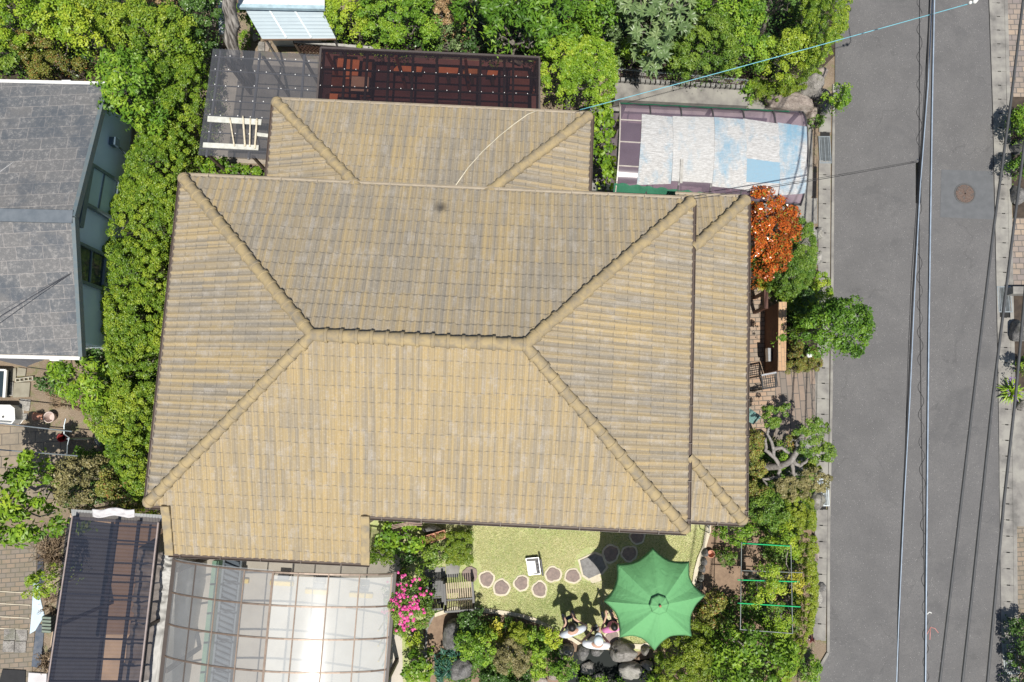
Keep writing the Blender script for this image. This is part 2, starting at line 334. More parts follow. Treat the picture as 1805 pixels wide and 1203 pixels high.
sheet('planting_bed', PP([(1252, 905), (1430, 905), (1430, 1130), (1380, 1230), (750, 1230), (745, 1100), (765, 1085), (820, 1078), (880, 1084), (945, 1097), (1000, 1120), (1040, 1139), (1085, 1153), (1132, 1150), (1216, 1134), (1224, 1040), (1238, 985), (1250, 940)]), .0035, M('bed_soil', (.27, .19, .13), (.19, .13, .09), 6, .95, bump=.8, bsc=40, c=(.36, .28, .2)))
sheet('house_apron', PP([(1030, 190), (1085, 190), (1085, 350), (1030, 350)]), .014, CONCD)
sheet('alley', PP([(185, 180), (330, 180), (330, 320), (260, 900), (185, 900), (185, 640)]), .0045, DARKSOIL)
sheet('lean_to_floor', PP([(395, 100), (560, 105), (560, 200), (470, 290), (375, 285)]), .012, M('beige_floor', (.36, .31, .25), (.24, .21, .175), 3, .9))
sheet('parking_dark_sheet', PP([(120, 912), (208, 925), (172, 1260), (75, 1260)]), .014, M('dark_sheet', (.045, .045, .05), rough=.9))  # dark sheet added so the left half of the floor looks unlit
sheet('yard', PP([(380, -60), (640, -60), (600, 100), (380, 100)]), .0045, SOIL)
def kerb_line(name, px, wd, z1, mat, group=None):
    line = [P(*p) for p in px]; mb = MB(); L = []; Rr = []
    for i, p in enumerate(line):
        d = (line[min(i + 1, len(line) - 1)] - line[max(i - 1, 0)]).normalized(); s = Vector((d.y, -d.x, 0)); k = wd * (1 + rnd.uniform(-.25, .25))
        L.append(p + s * k / 2); Rr.append(p - s * k / 2)
    for i in range(len(line) - 1): mb.prism([L[i], L[i + 1], Rr[i + 1], Rr[i]], .0, z1)
    return struct(name, mb, mat)
MORT = M('pale_mortar', (.62, .56, .44), (.5, .45, .34), 7, .9, bump=.5, bsc=50)
kerb_line('kerb', [(766, 1084), (785, 1078), (800, 1073), (830, 1073), (862, 1077), (890, 1080), (915, 1084), (940, 1092), (960, 1101), (985, 1117), (1008, 1126), (1025, 1137), (1045, 1140), (1068, 1140), (1080, 1143), (1095, 1136), (1112, 1138), (1130, 1140), (1145, 1135)], .11, .05, MORT)
kerb_line('kerb', [(1249, 905), (1247, 935), (1241, 962), (1233, 985), (1226, 1006), (1222, 1030)], .12, .07, MORT)
kerb_line('kerb', [(765, 1084), (752, 1110), (750, 1150), (754, 1200)], .06, .03, CONCD)

# gutter covers
def cover(loc, ang, big=.40, ln=.42):
    mb = MB(); a, b = ln / 2 - .003, big / 2; n, dpt = .045, .012
    mb.prism([(-b, -a), (-n, -a), (-n, -a + dpt), (n, -a + dpt), (n, -a), (b, -a), (b, a), (n, a), (n, a - dpt), (-n, a - dpt), (-n, a), (-b, a)], 0, .032)
    me = bpy.data.meshes.new('gutter_cover'); me.from_pydata(mb.v, [], mb.f); me.update(); o = link('gutter_cover', me, CONC, None, loc); o.rotation_euler = (0, 0, ang); return o
proto = {}
def cover_row(line, wd, label, group, skip):
    tot = []; 
    for i in range(len(line) - 1):
        a, b = line[i], line[i + 1]; 
        tot.append((b - a).length)
    L = sum(tot); s = .2
    while s < L:
        k = s; i = 0
        while i < len(tot) - 1 and k > tot[i]: k -= tot[i]; i += 1
        a, b = line[i], line[i + 1]; d = (b - a).normalized(); p = a + d * k; p = Vector((p.x, p.y, .008))
        if not any(q0 < p.y < q1 for q0, q1 in skip):
            key = (wd,)
            if key not in proto: o = proto[key] = cover(p, math.atan2(-d.x, d.y), wd)
            else: o = proto[key].copy(); COL.objects.link(o); o.location = p; o.rotation_euler = (0, 0, math.atan2(-d.x, d.y))
            setp(o, label, 'gutter cover', group)
        s += .42
GR = [(P(1453, 266), P(1453, 241).y, P(1453, 290).y), (P(1450, 868), P(1450, 843).y, P(1450, 893).y), (P(1769, 529), P(1769, 505).y, P(1769, 552).y), (P(1780, 1160), P(1780, 1134).y, P(1780, 1188).y)]
cover_row([P(1453.5, 185), P(1452, 420), P(1450, 690), P(1446, 960), P(1443, 1140)], .33, 'grey concrete slab with end slots in the gutter along the garden side of the road', 'gutter covers along the garden side', [(g[2], g[1]) for g in GR[:2]])
cover_row([P(1757, -40), P(1761, 194), P(1768, 400), P(1773, 760), P(1778, 1240)], .38, 'grey concrete slab with end slots in the gutter along the far kerb of the road', 'gutter covers along the far kerb', [(g[2], g[1]) for g in GR[2:]])
GALV = M('galvanised_steel', (.42, .46, .47), (.33, .37, .38), 12, .4, .6)
for (c, y1, y0), wd, lb in zip(GR, (.33, .30, .38, .40), ('steel drain grate in the gutter beside the curved carport', 'steel drain grate half hidden beside the pine and grey boulder', 'steel drain grate in the far gutter above the purple flowers', 'steel drain grate in the far gutter beside the bush at the bottom corner')):
    t = E('drain_grate', (c.x, (y0 + y1) / 2, .01), lb, 'drain grate', 'steel drain grates in the gutters'); ln = abs(y1 - y0) - .02; cy = (y0 + y1) / 2
    fr = MB(); 
    for sx in (-1, 1): fr.box((c.x + sx * (wd / 2 - .012), cy, .03), (.024, ln, .04)); fr.box((c.x, cy + sx * (ln / 2 - .012), .03), (wd - .05, .024, .04))
    obj('frame', fr, GALV, t); br = MB(); n = int(ln / .032)
    for i in range(1, n): br.box((c.x, cy - ln / 2 + ln * i / n, .032), (wd - .05, .010, .03))
    for sx in (-.5, 0, .5): br.box((c.x + sx * wd * .6, cy, .034), (.012, ln - .05, .03))
    obj('bars', br, GALV, t)
# manhole
mp_ = P(1700.5, 342, .03); t = E('manhole_cover', mp_, 'round rusty manhole cover in the square road patch', 'manhole cover')
mb = MB(); mb.lathe([(0, 0), (.285, 0), (.30, .006), (.30, .012), (.265, .014), (.262, .008)], mp_, 40); obj('frame', mb, M('manhole_ring', (.10, .10, .10), rough=.6), t)
q = N('rusty_iron'); v = q.n('TexVoronoi'); v.inputs['Scale'].default_value = 22; q.l(q.co('World'), v.inputs[0]); q.col(q.ramp(q.noise(7, 5), [(.35, (.085, .075, .07)), (.5, (.13, .085, .065)), (.65, (.11, .09, .08))])); q.set(Roughness=.7); q.bump(v.outputs[0], .8, .01)
mb = MB(); mb.lathe([(.258, .006), (.255, .016), (.0, .017)], mp_, 40); obj('lid', mb, q.m, t)
mb = MB()
for i in range(20):
    a = 2 * math.pi * i / 20
    mb.box((mp_.x + .22 * math.cos(a), mp_.y + .22 * math.sin(a), mp_.z + .018), (.03, .022, .006), a)
for i in range(4): mb.box((mp_.x, mp_.y, mp_.z + .0185), (.3, .02, .006), math.pi * i / 4 + .2)
obj('relief', mb, q.m, t)

# ------------------------------------------------------------------ the tiled house
HA = math.atan2(5.31 - 5.88, 4.15 + 7.64); HO = Vector((-7.99, -1.585, 0)); hx = Vector((math.cos(HA), math.sin(HA), 0)); hy = Vector((-hx.y, hx.x, 0))
def HL(x, y, z=0): return HO + hx * x + hy * y + Vector((0, 0, z))
def toH(p): d = Vector((p[0], p[1], 0)) - HO; return d.dot(hx), d.dot(hy)
LX, LY, ZE, SL = 11.81, 7.46, 3.6, .402
PT = .1625; ROW = .325; nrng = np.random.default_rng(3)
def tile_plane(name, A, ex, hd, slope, poly, mat, parent, seed=0, rowoff=0.0, label=None):
    """A on the eave line; ex along the eave; hd horizontal up-slope; poly: world xy points of a convex outline"""
    ex = Vector(ex).normalized(); hd = Vector(hd).normalized(); k = math.sqrt(1 + slope * slope); wv = (hd + Vector((0, 0, slope))) / k; nv = ex.cross(wv); 
    if nv.z < 0: nv = -nv
    A = Vector(A); pts = []
    for p in poly:
        d = Vector((p[0], p[1], A.z)) - A; u = d.dot(ex); h = d.dot(hd); pts.append((u, h * k))
    u0, u1 = min(p[0] for p in pts) - .01, max(p[0] for p in pts) + .01; w0, w1 = min(p[1] for p in pts), max(p[1] for p in pts)
    U = np.arange(math.floor(u0 / PT) * PT, u1 + PT / 8, PT / 8); rr = np.random.default_rng(seed)
    c = np.cos(2 * np.pi * U / PT); prof = .024 * np.clip(c, 0, 1) ** .75
    rows = range(int(math.floor((w0 - rowoff) / ROW)), int(math.ceil((w1 - rowoff) / ROW)))
    V = []; F = []; UV = []; nU = len(U); ti = np.floor(U / (2 * PT) + 1e-6).astype(int); ti -= ti.min()
    ev = np.array(ex); wvn = np.array(wv); nn = np.array(nv); A0 = np.array(A)
    for r in rows:
        jit = rr.normal(0, .006, ti.max() + 2)[ti]; lift = rr.normal(0, .0022, ti.max() + 2)[ti]
        wa = r * ROW + rowoff + jit + ((ti + r) % 2) * .008; wb = np.full(nU, (r + 1) * ROW + rowoff + .022)
        base = len(V)
        la = A0 + U[:, None] * ev + wa[:, None] * wvn + (prof + .026 + lift)[:, None] * nn
        lb = A0 + U[:, None] * ev + wb[:, None] * wvn + (prof + .002)[:, None] * nn
        lc = A0 + U[:, None] * ev + (wa + .001)[:, None] * wvn + (prof * 0 - .006)[:, None] * nn
        V += la.tolist() + lb.tolist() + lc.tolist() + la.tolist()
        for i in range(nU - 1):
            F.append((base + i, base + i + 1, base + nU + i + 1, base + nU + i)); x0 = (U[i]) / PT + 500.5; x1 = U[i + 1] / PT + 500.5
            UV += [(x0, r + 100.01), (x1, r + 100.01), (x1, r + 100.99), (x0, r + 100.99)]
            F.append((base + 2 * nU + i, base + 2 * nU + i + 1, base + 3 * nU + i + 1, base + 3 * nU + i)); UV += [(x0, r + 100.02), (x1, r + 100.02), (x1, r + 100.03), (x0, r + 100.03)]
    me = bpy.data.meshes.new(name); me.from_pydata(V, [], F); me.update(); ul = me.uv_layers.new(name='UVMap'); ul.data.foreach_set('uv', np.array(UV, dtype=np.float32).ravel())
    bm = bmesh.new(); bm.from_mesh(me)
    m = len(pts); ar = sum(pts[i][0] * pts[(i + 1) % m][1] - pts[(i + 1) % m][0] * pts[i][1] for i in range(m))
    if ar < 0: pts = pts[::-1]
    for i in range(m):
        a, b = pts[i], pts[(i + 1) % m]; du, dw = b[0] - a[0], b[1] - a[1]
        if abs(du) + abs(dw) < 1e-6: continue
        no = ex * dw - wv * du; co = A + ex * a[0] + wv * a[1]
        bmesh.ops.bisect_plane(bm, geom=bm.verts[:] + bm.edges[:] + bm.faces[:], plane_co=co, plane_no=no, clear_outer=True)
    if nv.dot(Vector((0, 0, 1))) > 0:
        for f in bm.faces:
            if f.normal.dot(nv) < -.2: f.normal_flip()
    bm.to_mesh(me); bm.free()
    l = wloc(parent); me.transform(Matrix.Translation(-l)); me.update(); o = link(name, me, mat, parent, None, True)
    # underside board
    mb = MB(); mb.add([A + ex * p[0] + wv * p[1] - nv * .012 for p in pts], [tuple(range(m))]); mb.add([A + ex * p[0] + wv * p[1] - nv * .07 for p in pts], [tuple(range(m))[::-1]])
    n0 = len(mb.v) - 2 * m
    for i in range(m): mb.f.append((n0 + i, n0 + (i + 1) % m, n0 + m + (i + 1) % m, n0 + m + i))
    obj('roof_board', mb, M_SOFFIT, o)
    if label: o['label'] = label
    return o
M_SOFFIT = M('roof_timber', (.12, .085, .06), (.09, .065, .045), 5, .8)
def hip(name, A, B, parent, r=.122, end=True, seg=.31):
    """barrel ridge tiles from the low end A to the high end B"""
    A, B = Vector(A), Vector(B); A = A + (B - A).normalized() * (.10 if end else 0); d = (B - A); L = d.length; d.normalize(); sd = d.cross(Vector((0, 0, 1))).normalized(); up = sd.cross(d); mb = MB(); n = max(1, round(L / seg)); sg = L / n; K = 12
    for i in range(n):
        jr = rnd.uniform(-.005, .005); o = len(mb.v); sh = up * rnd.uniform(-.006, .006) + sd * rnd.uniform(-.008, .008)
        prof = [(-.03, r * 1.13 + jr), (.03, r * 1.15 + jr), (.042, r * 1.0 + jr), (sg * .5, r * .95 + jr), (sg + .01, r * .88)]
        for s, rad in prof:
            for k in range(K + 1):
                a = R(-20) + R(220) * k / K; mb.v.append(tuple(A + d * (i * sg + s) + sh + sd * (math.cos(a) * rad) + up * (math.sin(a) * rad * .82)))
        for j in range(len(prof) - 1):
            for k in range(K): mb.f.append((o + j * (K + 1) + k, o + (j + 1) * (K + 1) + k, o + (j + 1) * (K + 1) + k + 1, o + j * (K + 1) + k + 1))
        mb.f.append(tuple(o + k for k in range(K + 1))[::-1])
    if end: mb.ball(A + up * .0, r * 1.02, 7, (1, 1, .7))
    o = auto(obj(name, mb, RIDGE, parent), 40); return o
house = E('house', HL(LX / 2, LY / 2, 0), 'wide house under a weathered tan tiled hip roof in the middle', 'house')
c = [(0, 0), (LX, 0), (LX, LY), (0, LY)]; a1, a2 = (LY / 2, LY / 2), (LX - LY / 2, LY / 2)
W = lambda p: HL(p[0], p[1])
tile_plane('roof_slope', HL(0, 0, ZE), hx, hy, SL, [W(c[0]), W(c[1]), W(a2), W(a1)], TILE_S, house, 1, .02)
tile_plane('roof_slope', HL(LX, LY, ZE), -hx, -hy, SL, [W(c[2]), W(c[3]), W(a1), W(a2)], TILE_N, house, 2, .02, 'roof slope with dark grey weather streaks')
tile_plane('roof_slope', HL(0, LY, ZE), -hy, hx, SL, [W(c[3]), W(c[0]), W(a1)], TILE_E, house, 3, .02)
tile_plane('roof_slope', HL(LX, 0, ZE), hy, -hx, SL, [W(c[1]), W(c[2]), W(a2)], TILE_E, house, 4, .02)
# south-west extension, same slope carried on down
x0 = toH(P(297, 975, 3.17))[0] - .04; x0b = toH(P(291, 893, 3.6))[0]; x1 = toH(P(651, 992, 3.17))[0]; xw = (x0 + x0b) / 2; dn = -toH(P(470, 984, 3.17))[1]
tile_plane('roof_slope', HL(0, 0, ZE), hx, hy, SL, [HL(xw, -dn), HL(x1, -dn), HL(x1, .0), HL(xw, .0)], TILE_S, house, 5, .02)
zx = ZE - dn * SL
for xv in (xw + .06, x1 - .07):
    mb = MB()
    for i in range(4):
        ya, yb = -dn - .03 + i * (dn / 3.6), -dn + (i + 1) * (dn / 3.6)
        for k in range(1):
            za, zb = zx + (ya + dn) * SL + .07, zx + (yb + dn) * SL + .045
            mb.bar(HL(xv + rnd.uniform(-.006, .006), ya, za), HL(xv, min(yb, .0), zb), .19, .06)
    bev(obj('verge_tiles', mb, RIDGE, house), .012)
for A_, B_ in ((c[0], a1), (c[1], a2), (c[2], a2), (c[3], a1)): hip('hip_ridge', HL(A_[0], A_[1], ZE + .06), HL(B_[0], B_[1], ZE + LY / 2 * SL + .05), house)
hip('top_ridge', HL(a2[0], a2[1], ZE + LY / 2 * SL + .06), HL(a1[0], a1[1], ZE + LY / 2 * SL + .06), house, r=.135, end=False)
# east lower strip
ex0, ey0 = toH(P(1315, 350, 2.9)); ex1, ey1 = toH(P(1315, 922, 2.9)); xe = (ex0 + ex1) / 2; EZ = 2.9
eN = ey0; eS = ey1; inner = LX - .25; dd = xe - inner; SE_ = .40
tile_plane('lower_roof_slope', HL(xe, eS, EZ), hy, -hx, SE_, [HL(xe, eS), HL(xe, eN), HL(inner, eN - dd), HL(inner, eS + dd)], TILE_E, house, 6)
tile_plane('lower_roof_slope', HL(xe, eN, EZ), -hx, -hy, SE_, [HL(xe, eN), HL(inner, eN), HL(inner, eN - dd)], TILE_N, house, 7)
tile_plane('lower_roof_slope', HL(inner, eS, EZ), hx, hy, SE_, [HL(xe, eS), HL(inner, eS), HL(inner, eS + dd)], TILE_E, house, 8)
hk = dd - .28
hip('hip_ridge', HL(xe, eN, EZ + .05), HL(xe - hk, eN - hk, EZ + hk * SE_ + .04), house); hip('hip_ridge', HL(xe, eS, EZ + .05), HL(xe - hk, eS + hk, EZ + hk * SE_ + .04), house)
# north lower roof
NZ, SN = 2.6, .35
nx0, ny0 = toH(P(484, 177, NZ)); nx1, ny1 = toH(P(1041, 202, NZ)); ny = (ny0 + ny1) / 2; nb = LY - .55; nd = ny - nb
nx1 = (nx1 + toH(P(1037, 340, NZ))[0]) / 2; nx0 = (nx0 + toH(P(472, 312, NZ))[0]) / 2
tile_plane('lower_roof_slope', HL(nx1, ny, NZ), -hx, -hy, SN, [HL(nx1, ny), HL(nx0, ny), HL(nx0 + nd, nb), HL(nx1 - nd, nb)], TILE_N, house, 9, 0)
tile_plane('lower_roof_slope', HL(nx0, ny, NZ), -hy, hx, SN, [HL(nx0, ny), HL(nx0, nb), HL(nx0 + nd, nb)], TILE_N, house, 10)
tile_plane('lower_roof_slope', HL(nx1, nb, NZ), hy, -hx, SN, [HL(nx1, ny), HL(nx1, nb), HL(nx1 - nd, nb)], TILE_N, house, 11)
hip('hip_ridge', HL(nx0, ny, NZ + .05), HL(nx0 + nd, nb, NZ + nd * SN + .05), house); hip('hip_ridge', HL(nx1, ny, NZ + .05), HL(nx1 - nd, nb, NZ + nd * SN + .05), house)
# gutters on brackets
GUT = M('gutter_brown', (.10, .075, .06), (.08, .06, .05), 6, .5); GUTL = M('gutter_pale', (.34, .29, .22), (.28, .24, .18), 6, .6)
def gutter(pts, mat, z, r=.045, out=None):
    mb = MB()
    pts = [Vector((p[0], p[1], z)) for p in pts]
    for a, b in zip(pts, pts[1:]):
        d = (b - a).normalized(); s = Vector((d.y, -d.x, 0)); K = 6; o = len(mb.v)
        for rad in (r, r - .008):
            for p in (a, b):
                for k in range(K + 1):
                    t = math.pi * k / K; mb.v.append(tuple(p + s * math.cos(t) * rad - Vector((0, 0, math.sin(t) * rad))))
        for q_ in range(2):
            for k in range(K):
                i0 = o + q_ * 2 * (K + 1); fc = (i0 + k, i0 + k + 1, i0 + K + 1 + k + 1, i0 + K + 1 + k); mb.f.append(fc if q_ == 0 else fc[::-1])
        for e in (0, K): mb.f.append((o + e, o + K + 1 + e, o + 3 * (K + 1) + e, o + 2 * (K + 1) + e))
        n = int((b - a).length / .9)
        for i in range(n + 1): mb.bar(a + (b - a) * ((i + .3) / (n + 1)) + Vector((0, 0, .004)) - s * r, a + (b - a) * ((i + .3) / (n + 1)) + Vector((0, 0, .004)) + s * r, .02, .006)
    return obj('gutter', mb, mat, house)
g = .05
gutter([HL(x1 + .02, -g), HL(LX, -g)], GUT, ZE - .02); gutter([HL(LX + g, 0), HL(LX + g, LY)], GUT, ZE - .02); gutter([HL(LX, LY + g), HL(0, LY + g)], GUTL, ZE - .02)
gutter([HL(-g, LY), HL(-g, 0)], GUT, ZE - .02); gutter([HL(-g, -g), HL(xw - .02, -g)], GUT, ZE - .02)
gutter([HL(xw, -dn - g), HL(x1, -dn - g)], GUT, zx - .02); gutter([HL(xe + g, eS), HL(xe + g, eN)], GUT, EZ - .02); gutter([HL(xe, eN + g), HL(inner, eN + g)], GUTL, EZ - .02); gutter([HL(inner, eS - g), HL(xe, eS - g)], GUT, EZ - .02)
gutter([HL(nx1, ny + g), HL(nx0, ny + g)], GUTL, NZ - .02); gutter([HL(nx0 - g, ny), HL(nx0 - g, LY)], GUT, NZ - .02); gutter([HL(nx1 + g, LY), HL(nx1 + g, ny)], GUT, NZ - .02)
# walls (set back under the eaves)
mb = MB(); o_ = .65
mb.prism([HL(o_, o_), HL(LX - o_, o_), HL(LX - o_, LY - o_), HL(o_, LY - o_)], 0, ZE + .12); obj('wall', mb, STUCCO, house)
mb = MB(); mb.prism([HL(xw + .5, -dn + .55), HL(x1 - .5, -dn + .55), HL(x1 - .5, o_ - .01), HL(xw + .5, o_ - .01)], 0, zx + .1); obj('wall', mb, STUCCO, house)
mb = MB(); mb.prism([HL(LX - o_ + .01, eS + .8), HL(xe - .55, eS + .8), HL(xe - .55, eN - .8), HL(LX - o_ + .01, eN - .8)], 0, EZ + .1); obj('wall', mb, STUCCO, house)
mb = MB(); mb.prism([HL(nx0 + .55, LY - o_ + .01), HL(nx1 - .55, LY - o_ + .01), HL(nx1 - .55, ny - .55), HL(nx0 + .55, ny - .55)], 0, NZ + .1); obj('wall', mb, STUCCO, house)
def win(pos, ax, nrm, wd, ht, zc):
    p = Vector(pos); p.z = zc; mb = MB()
    for s in (-1, 0, 1): mb.bar(p + ax * (s * wd / 2) - Vector((0, 0, ht / 2)) + nrm * .02, p + ax * (s * wd / 2) + Vector((0, 0, ht / 2)) + nrm * .02, .05, .05, nrm)
    for s in (-1, 1): mb.bar(p - ax * (wd / 2) + Vector((0, 0, s * ht / 2)) + nrm * .024, p + ax * (wd / 2) + Vector((0, 0, s * ht / 2)) + nrm * .024, .05, .05, nrm)
    f = obj('window', mb, ALU, house); g_ = MB(); g_.bar(p - ax * (wd / 2) + nrm * .008, p + ax * (wd / 2) + nrm * .008, ht, .01, nrm); obj('pane', g_, GLASS, f)
for x in (6.2, 8.6): win(HL(x, o_), hx, -hy, 1.8, 2.0, 1.25)
for x in (3.0, 5.4): win(HL(nx0 + x, ny - .55), hx, hy, 1.4, 1.0, 1.6)
for y in (1.2, 4.6): win(HL(xe - .55, y), hy, hx, 1.4, 1.1, 1.5)
mb = MB(); mb.bar(HL(xe - .54, 3.1, 0), HL(xe - .54, 3.1, 2.05), .9, .04, hx); dr = obj('door', mb, WOODB, house); mb = MB(); mb.bar(HL(xe - .50, 2.75, .9), HL(xe - .50, 2.75, 1.15), .03, .03, hx); obj('handle', mb, ALU, dr)
mb = MB(); mb.tube([HL(1.5, -dn + .3, 0), HL(1.5, -dn + .3, zx - .15), HL(1.5, -dn - .02, zx - .06)], .03, 8); obj('downpipe', mb, GUT, house)
mb = MB(); mb.tube([HL(LX + .03, .9, ZE - .05), HL(LX + .03, .9, ZE - .35)], .03, 8); obj('downpipe', mb, GUT, house)
# aerial cable lying over the north slope
def zN(p): y = toH(p)[1]; return NZ + (ny - y) * SN + .07
cp = [(945, 196), (930, 202), (905, 220), (880, 240), (850, 268), (825, 296), (802, 329)]; pts = []
for u, v in cp:
    z = 3.0
    for _ in range(5): z = zN(P(u, v, z))
    pts.append(P(u, v, z))
mb = MB(); mb.tube(pts, .013, 6); o = obj('roof_cable', mb, M('cream_cable', (.66, .60, .46), rough=.5), None, True); setp(o, 'cream cable lying in a curve down the tiled roof', 'cable')

# ------------------------------------------------------------------ slate roofed neighbour
SLATE_T = brickmat('slate_shingles', (.13, .125, .128), (.165, .155, .155), (.085, .085, .09), .75, .36, R(-3), ms=.012, off=.37, dirt=.55, dirtc=(.09, .095, .11))
q = N('slate'); mp = q.n('Mapping'); mp.inputs['Rotation'].default_value = (0, 0, R(-3)); q.l(q.co('World'), mp.inputs[0]); b = q.n('TexBrick'); b.offset = .41; b.inputs['Scale'].default_value = 1
b.inputs['Brick Width'].default_value = .62; b.inputs['Row Height'].default_value = .30; b.inputs['Mortar Size'].default_value = .008; b.inputs['Color1'].default_value = (.155, .152, .150, 1); b.inputs['Color2'].default_value = (.11, .118, .128, 1); b.inputs['Mortar'].default_value = (.25, .235, .225, 1); q.l(mp.outputs[0], b.inputs[0])
c = q.mix(b.outputs[0], (.33, .315, .30), q.math('MULTIPLY', q.ramp(q.noise(9, 9, rough=.85), [(.5, (0, 0, 0)), (.62, (1, 1, 1))]), .75)); c = q.mix(c, (.065, .08, .10), q.math('MULTIPLY', q.ramp(q.noise(1.1, 5, rough=.7), [(.5, (0, 0, 0)), (.62, (1, 1, 1))]), .6))
q.col(c); q.set(Roughness=.8); q.bump(q.noise(25, 5, rough=.8), .8, .02, q.bump(b.outputs[1], -.6, .015)); SLATE = q.m
BLUEW = M('pale_blue_render', (.66, .78, .90), (.60, .72, .85), 2, .8, bump=.2)
BLUEM = M('blue_grey_flashing', (.10, .14, .16), (.14, .16, .16), 8, .6)
zE, zR = 2.9, 3.7
A_ne, A_r, A_se = P(186, 150, zE), P(118, 342, zR), P(140, 628, zE); nbx = (A_se - A_ne); nbx.z = 0; nbx.normalize(); wst = Vector((nbx.y, -nbx.x, 0)); wst = -wst if wst.x > 0 else wst
neigh = E('neighbour_house', (A_r.x - 3, A_r.y, 0), 'low house with a worn grey slate gable roof at the left edge', 'house')
A_r = A_ne + nbx * ((A_se - A_ne).length * .535); A_r = Vector((A_r.x, A_r.y, zR)); far = 8.0
def slab(name, pts, th, mat, par):
    mb = MB(); n = len(pts); up = (pts[1] - pts[0]).cross(pts[2] - pts[0]).normalized(); 
    if up.z < 0: pts = pts[::-1]; up = -up
    mb.add([p for p in pts] + [p - up * th for p in pts], [tuple(range(n)), tuple(range(n, 2 * n))[::-1]] + [(i, n + i, n + (i + 1) % n, (i + 1) % n) for i in range(n)]); return obj(name, mb, mat, par)
slab('roof_slope', [A_ne, A_r, A_r + wst * far, A_ne + wst * far], .08, SLATE, neigh)
rs_ = slab('roof_slope', [A_r + Vector((0, 0, .0)), A_se, A_se + wst * far, A_r + wst * far], .08, SLATE, neigh)
mb = MB(); mb.bar(A_r + Vector((0, 0, .03)) - wst * .04, A_r + wst * far + Vector((0, 0, .03)), .30, .05); obj('ridge_cap', mb, M('ridge_metal', (.10, .12, .14), (.14, .16, .18), 4, .6), neigh)
mb = MB(); mb.bar(A_ne - wst * .05 + Vector((0, 0, -.03)), A_r - wst * .05 + Vector((0, 0, -.03)), .09, .16); obj('verge_board', mb, BLUEM, neigh)
mb = MB(); mb.bar(A_r - wst * .05 + Vector((0, 0, -.03)), A_se - wst * .05 + Vector((0, 0, -.03)), .09, .16); obj('verge_board', mb, BLUEM, neigh)
for pA, sg in ((A_ne, -1), (A_se, 1)):
    mb = MB(); mb.bar(pA + nbx * sg * .05 + Vector((0, 0, -.05)), pA + wst * far + nbx * sg * .05 + Vector((0, 0, -.05)), .08, .07); obj('gutter', mb, WHITEPL, neigh)
    mb = MB(); k = pA + wst * (.6 if sg > 0 else 1.0) + nbx * sg * .07; mb.box((k.x, k.y, zE - .10), (.22, .10, .13)); obj('gutter_box', mb, WHITEPL, neigh)
wo = wst * .12; mb = MB(); a_, b_ = A_ne + wo + nbx * .35, A_se + wo - nbx * .35; mid = A_r + wo
zk = lambda p: zE + (zR - zE) * (1 - abs((p - mid).dot(nbx)) / (abs((A_ne - A_r).dot(nbx)) if (p - mid).dot(nbx) < 0 else (A_se - A_r).dot(nbx))) - .09
F_ = [Vector((a_.x, a_.y, 1.35)), Vector((b_.x, b_.y, 1.35)), Vector((b_.x, b_.y, zk(b_))), Vector((mid.x, mid.y, zR - .10)), Vector((a_.x, a_.y, zk(a_)))]
n = 5; mb.add(F_ + [p + wst * (far - .3) for p in F_], [tuple(range(n)), tuple(range(n, 2 * n))[::-1]] + [(i, n + i, n + (i + 1) % n, (i + 1) % n) for i in range(n)]); obj('wall', mb, BLUEW, neigh)
mb = MB(); fo = -wst * .03; mb.prism([a_ + fo - nbx * .03, b_ + fo + nbx * .03, b_ + fo + nbx * .03 + wst * far, a_ + fo - nbx * .03 + wst * far], 0, 1.36); obj('foundation', mb, CONCD, neigh)
wn_ = -wst; wp = Vector((a_.x, a_.y, 0))
def onw(u, v): return PV(u, v, wp + wn_ * .02, wn_)
def wquad(pts, th, mat, name, par):
    mb = MB(); n = len(pts); mb.add([p + wn_ * th for p in pts] + pts, [tuple(range(n)), tuple(range(n, 2 * n))[::-1]] + [(i, n + i, n + (i + 1) % n, (i + 1) % n) for i in range(n)]); return obj(name, mb, mat, par)
FRB = M('shutter_frame', (.16, .21, .23), (.12, .16, .18), 8, .5)
for qd, mt_ in (([(157, 289), (206, 320), (197, 388), (142, 358)], M('shutter_panel', (.52, .66, .72), (.46, .60, .66), 4, .5)), ([(135, 428), (184, 451), (178, 510), (132, 493)], GLASS)):
    pts = [onw(*p) for p in qd]; mb = MB()
    for i in range(4): mb.bar(pts[i] + wn_ * .04, pts[(i + 1) % 4] + wn_ * .04, .07, .07, wn_)
    fr = obj('window', mb, FRB, neigh); wquad(pts, .02, mt_, 'pane', fr)
    m0, m1 = (pts[0] + pts[1]) / 2, (pts[2] + pts[3]) / 2; mb = MB(); mb.bar(m0 + wn_ * .035, m1 + wn_ * .035, .035, .03, wn_); obj('mullion', mb, FRB, fr)
pts = [onw(*p) for p in [(150, 292), (156, 288), (141, 356), (133, 385), (130, 426), (125, 430), (138, 350)]]; mb = MB(); mb.bar(onw(152, 288) + wn_ * .09, onw(132, 400) + wn_ * .09, .16, .14, wn_); mb.bar(onw(141, 357) + wn_ * .07, onw(196, 387) + wn_ * .07, .07, .10, wn_); obj('shutter_rail', mb, FRB, neigh)
v0 = onw(196, 251); mb = MB(); mb.box(v0 + wn_ * .08, (.16, .2, .2)); obj('vent_hood', mb, M('vent_blue', (.09, .14, .18), rough=.5), neigh)
mb = MB(); mb.tube([v0 + wn_ * .06, onw(215, 268) + wn_ * .05, onw(232, 284) + wn_ * .05], .018, 6); obj('wall_pipe', mb, FRB, neigh)
zc = 3.0
def zNb(p):
    t = (Vector((p[0], p[1], 0)) - Vector((A_r.x, A_r.y, 0))).dot(nbx); return zR - abs(t) / (2.9) * (zR - zE) + .06
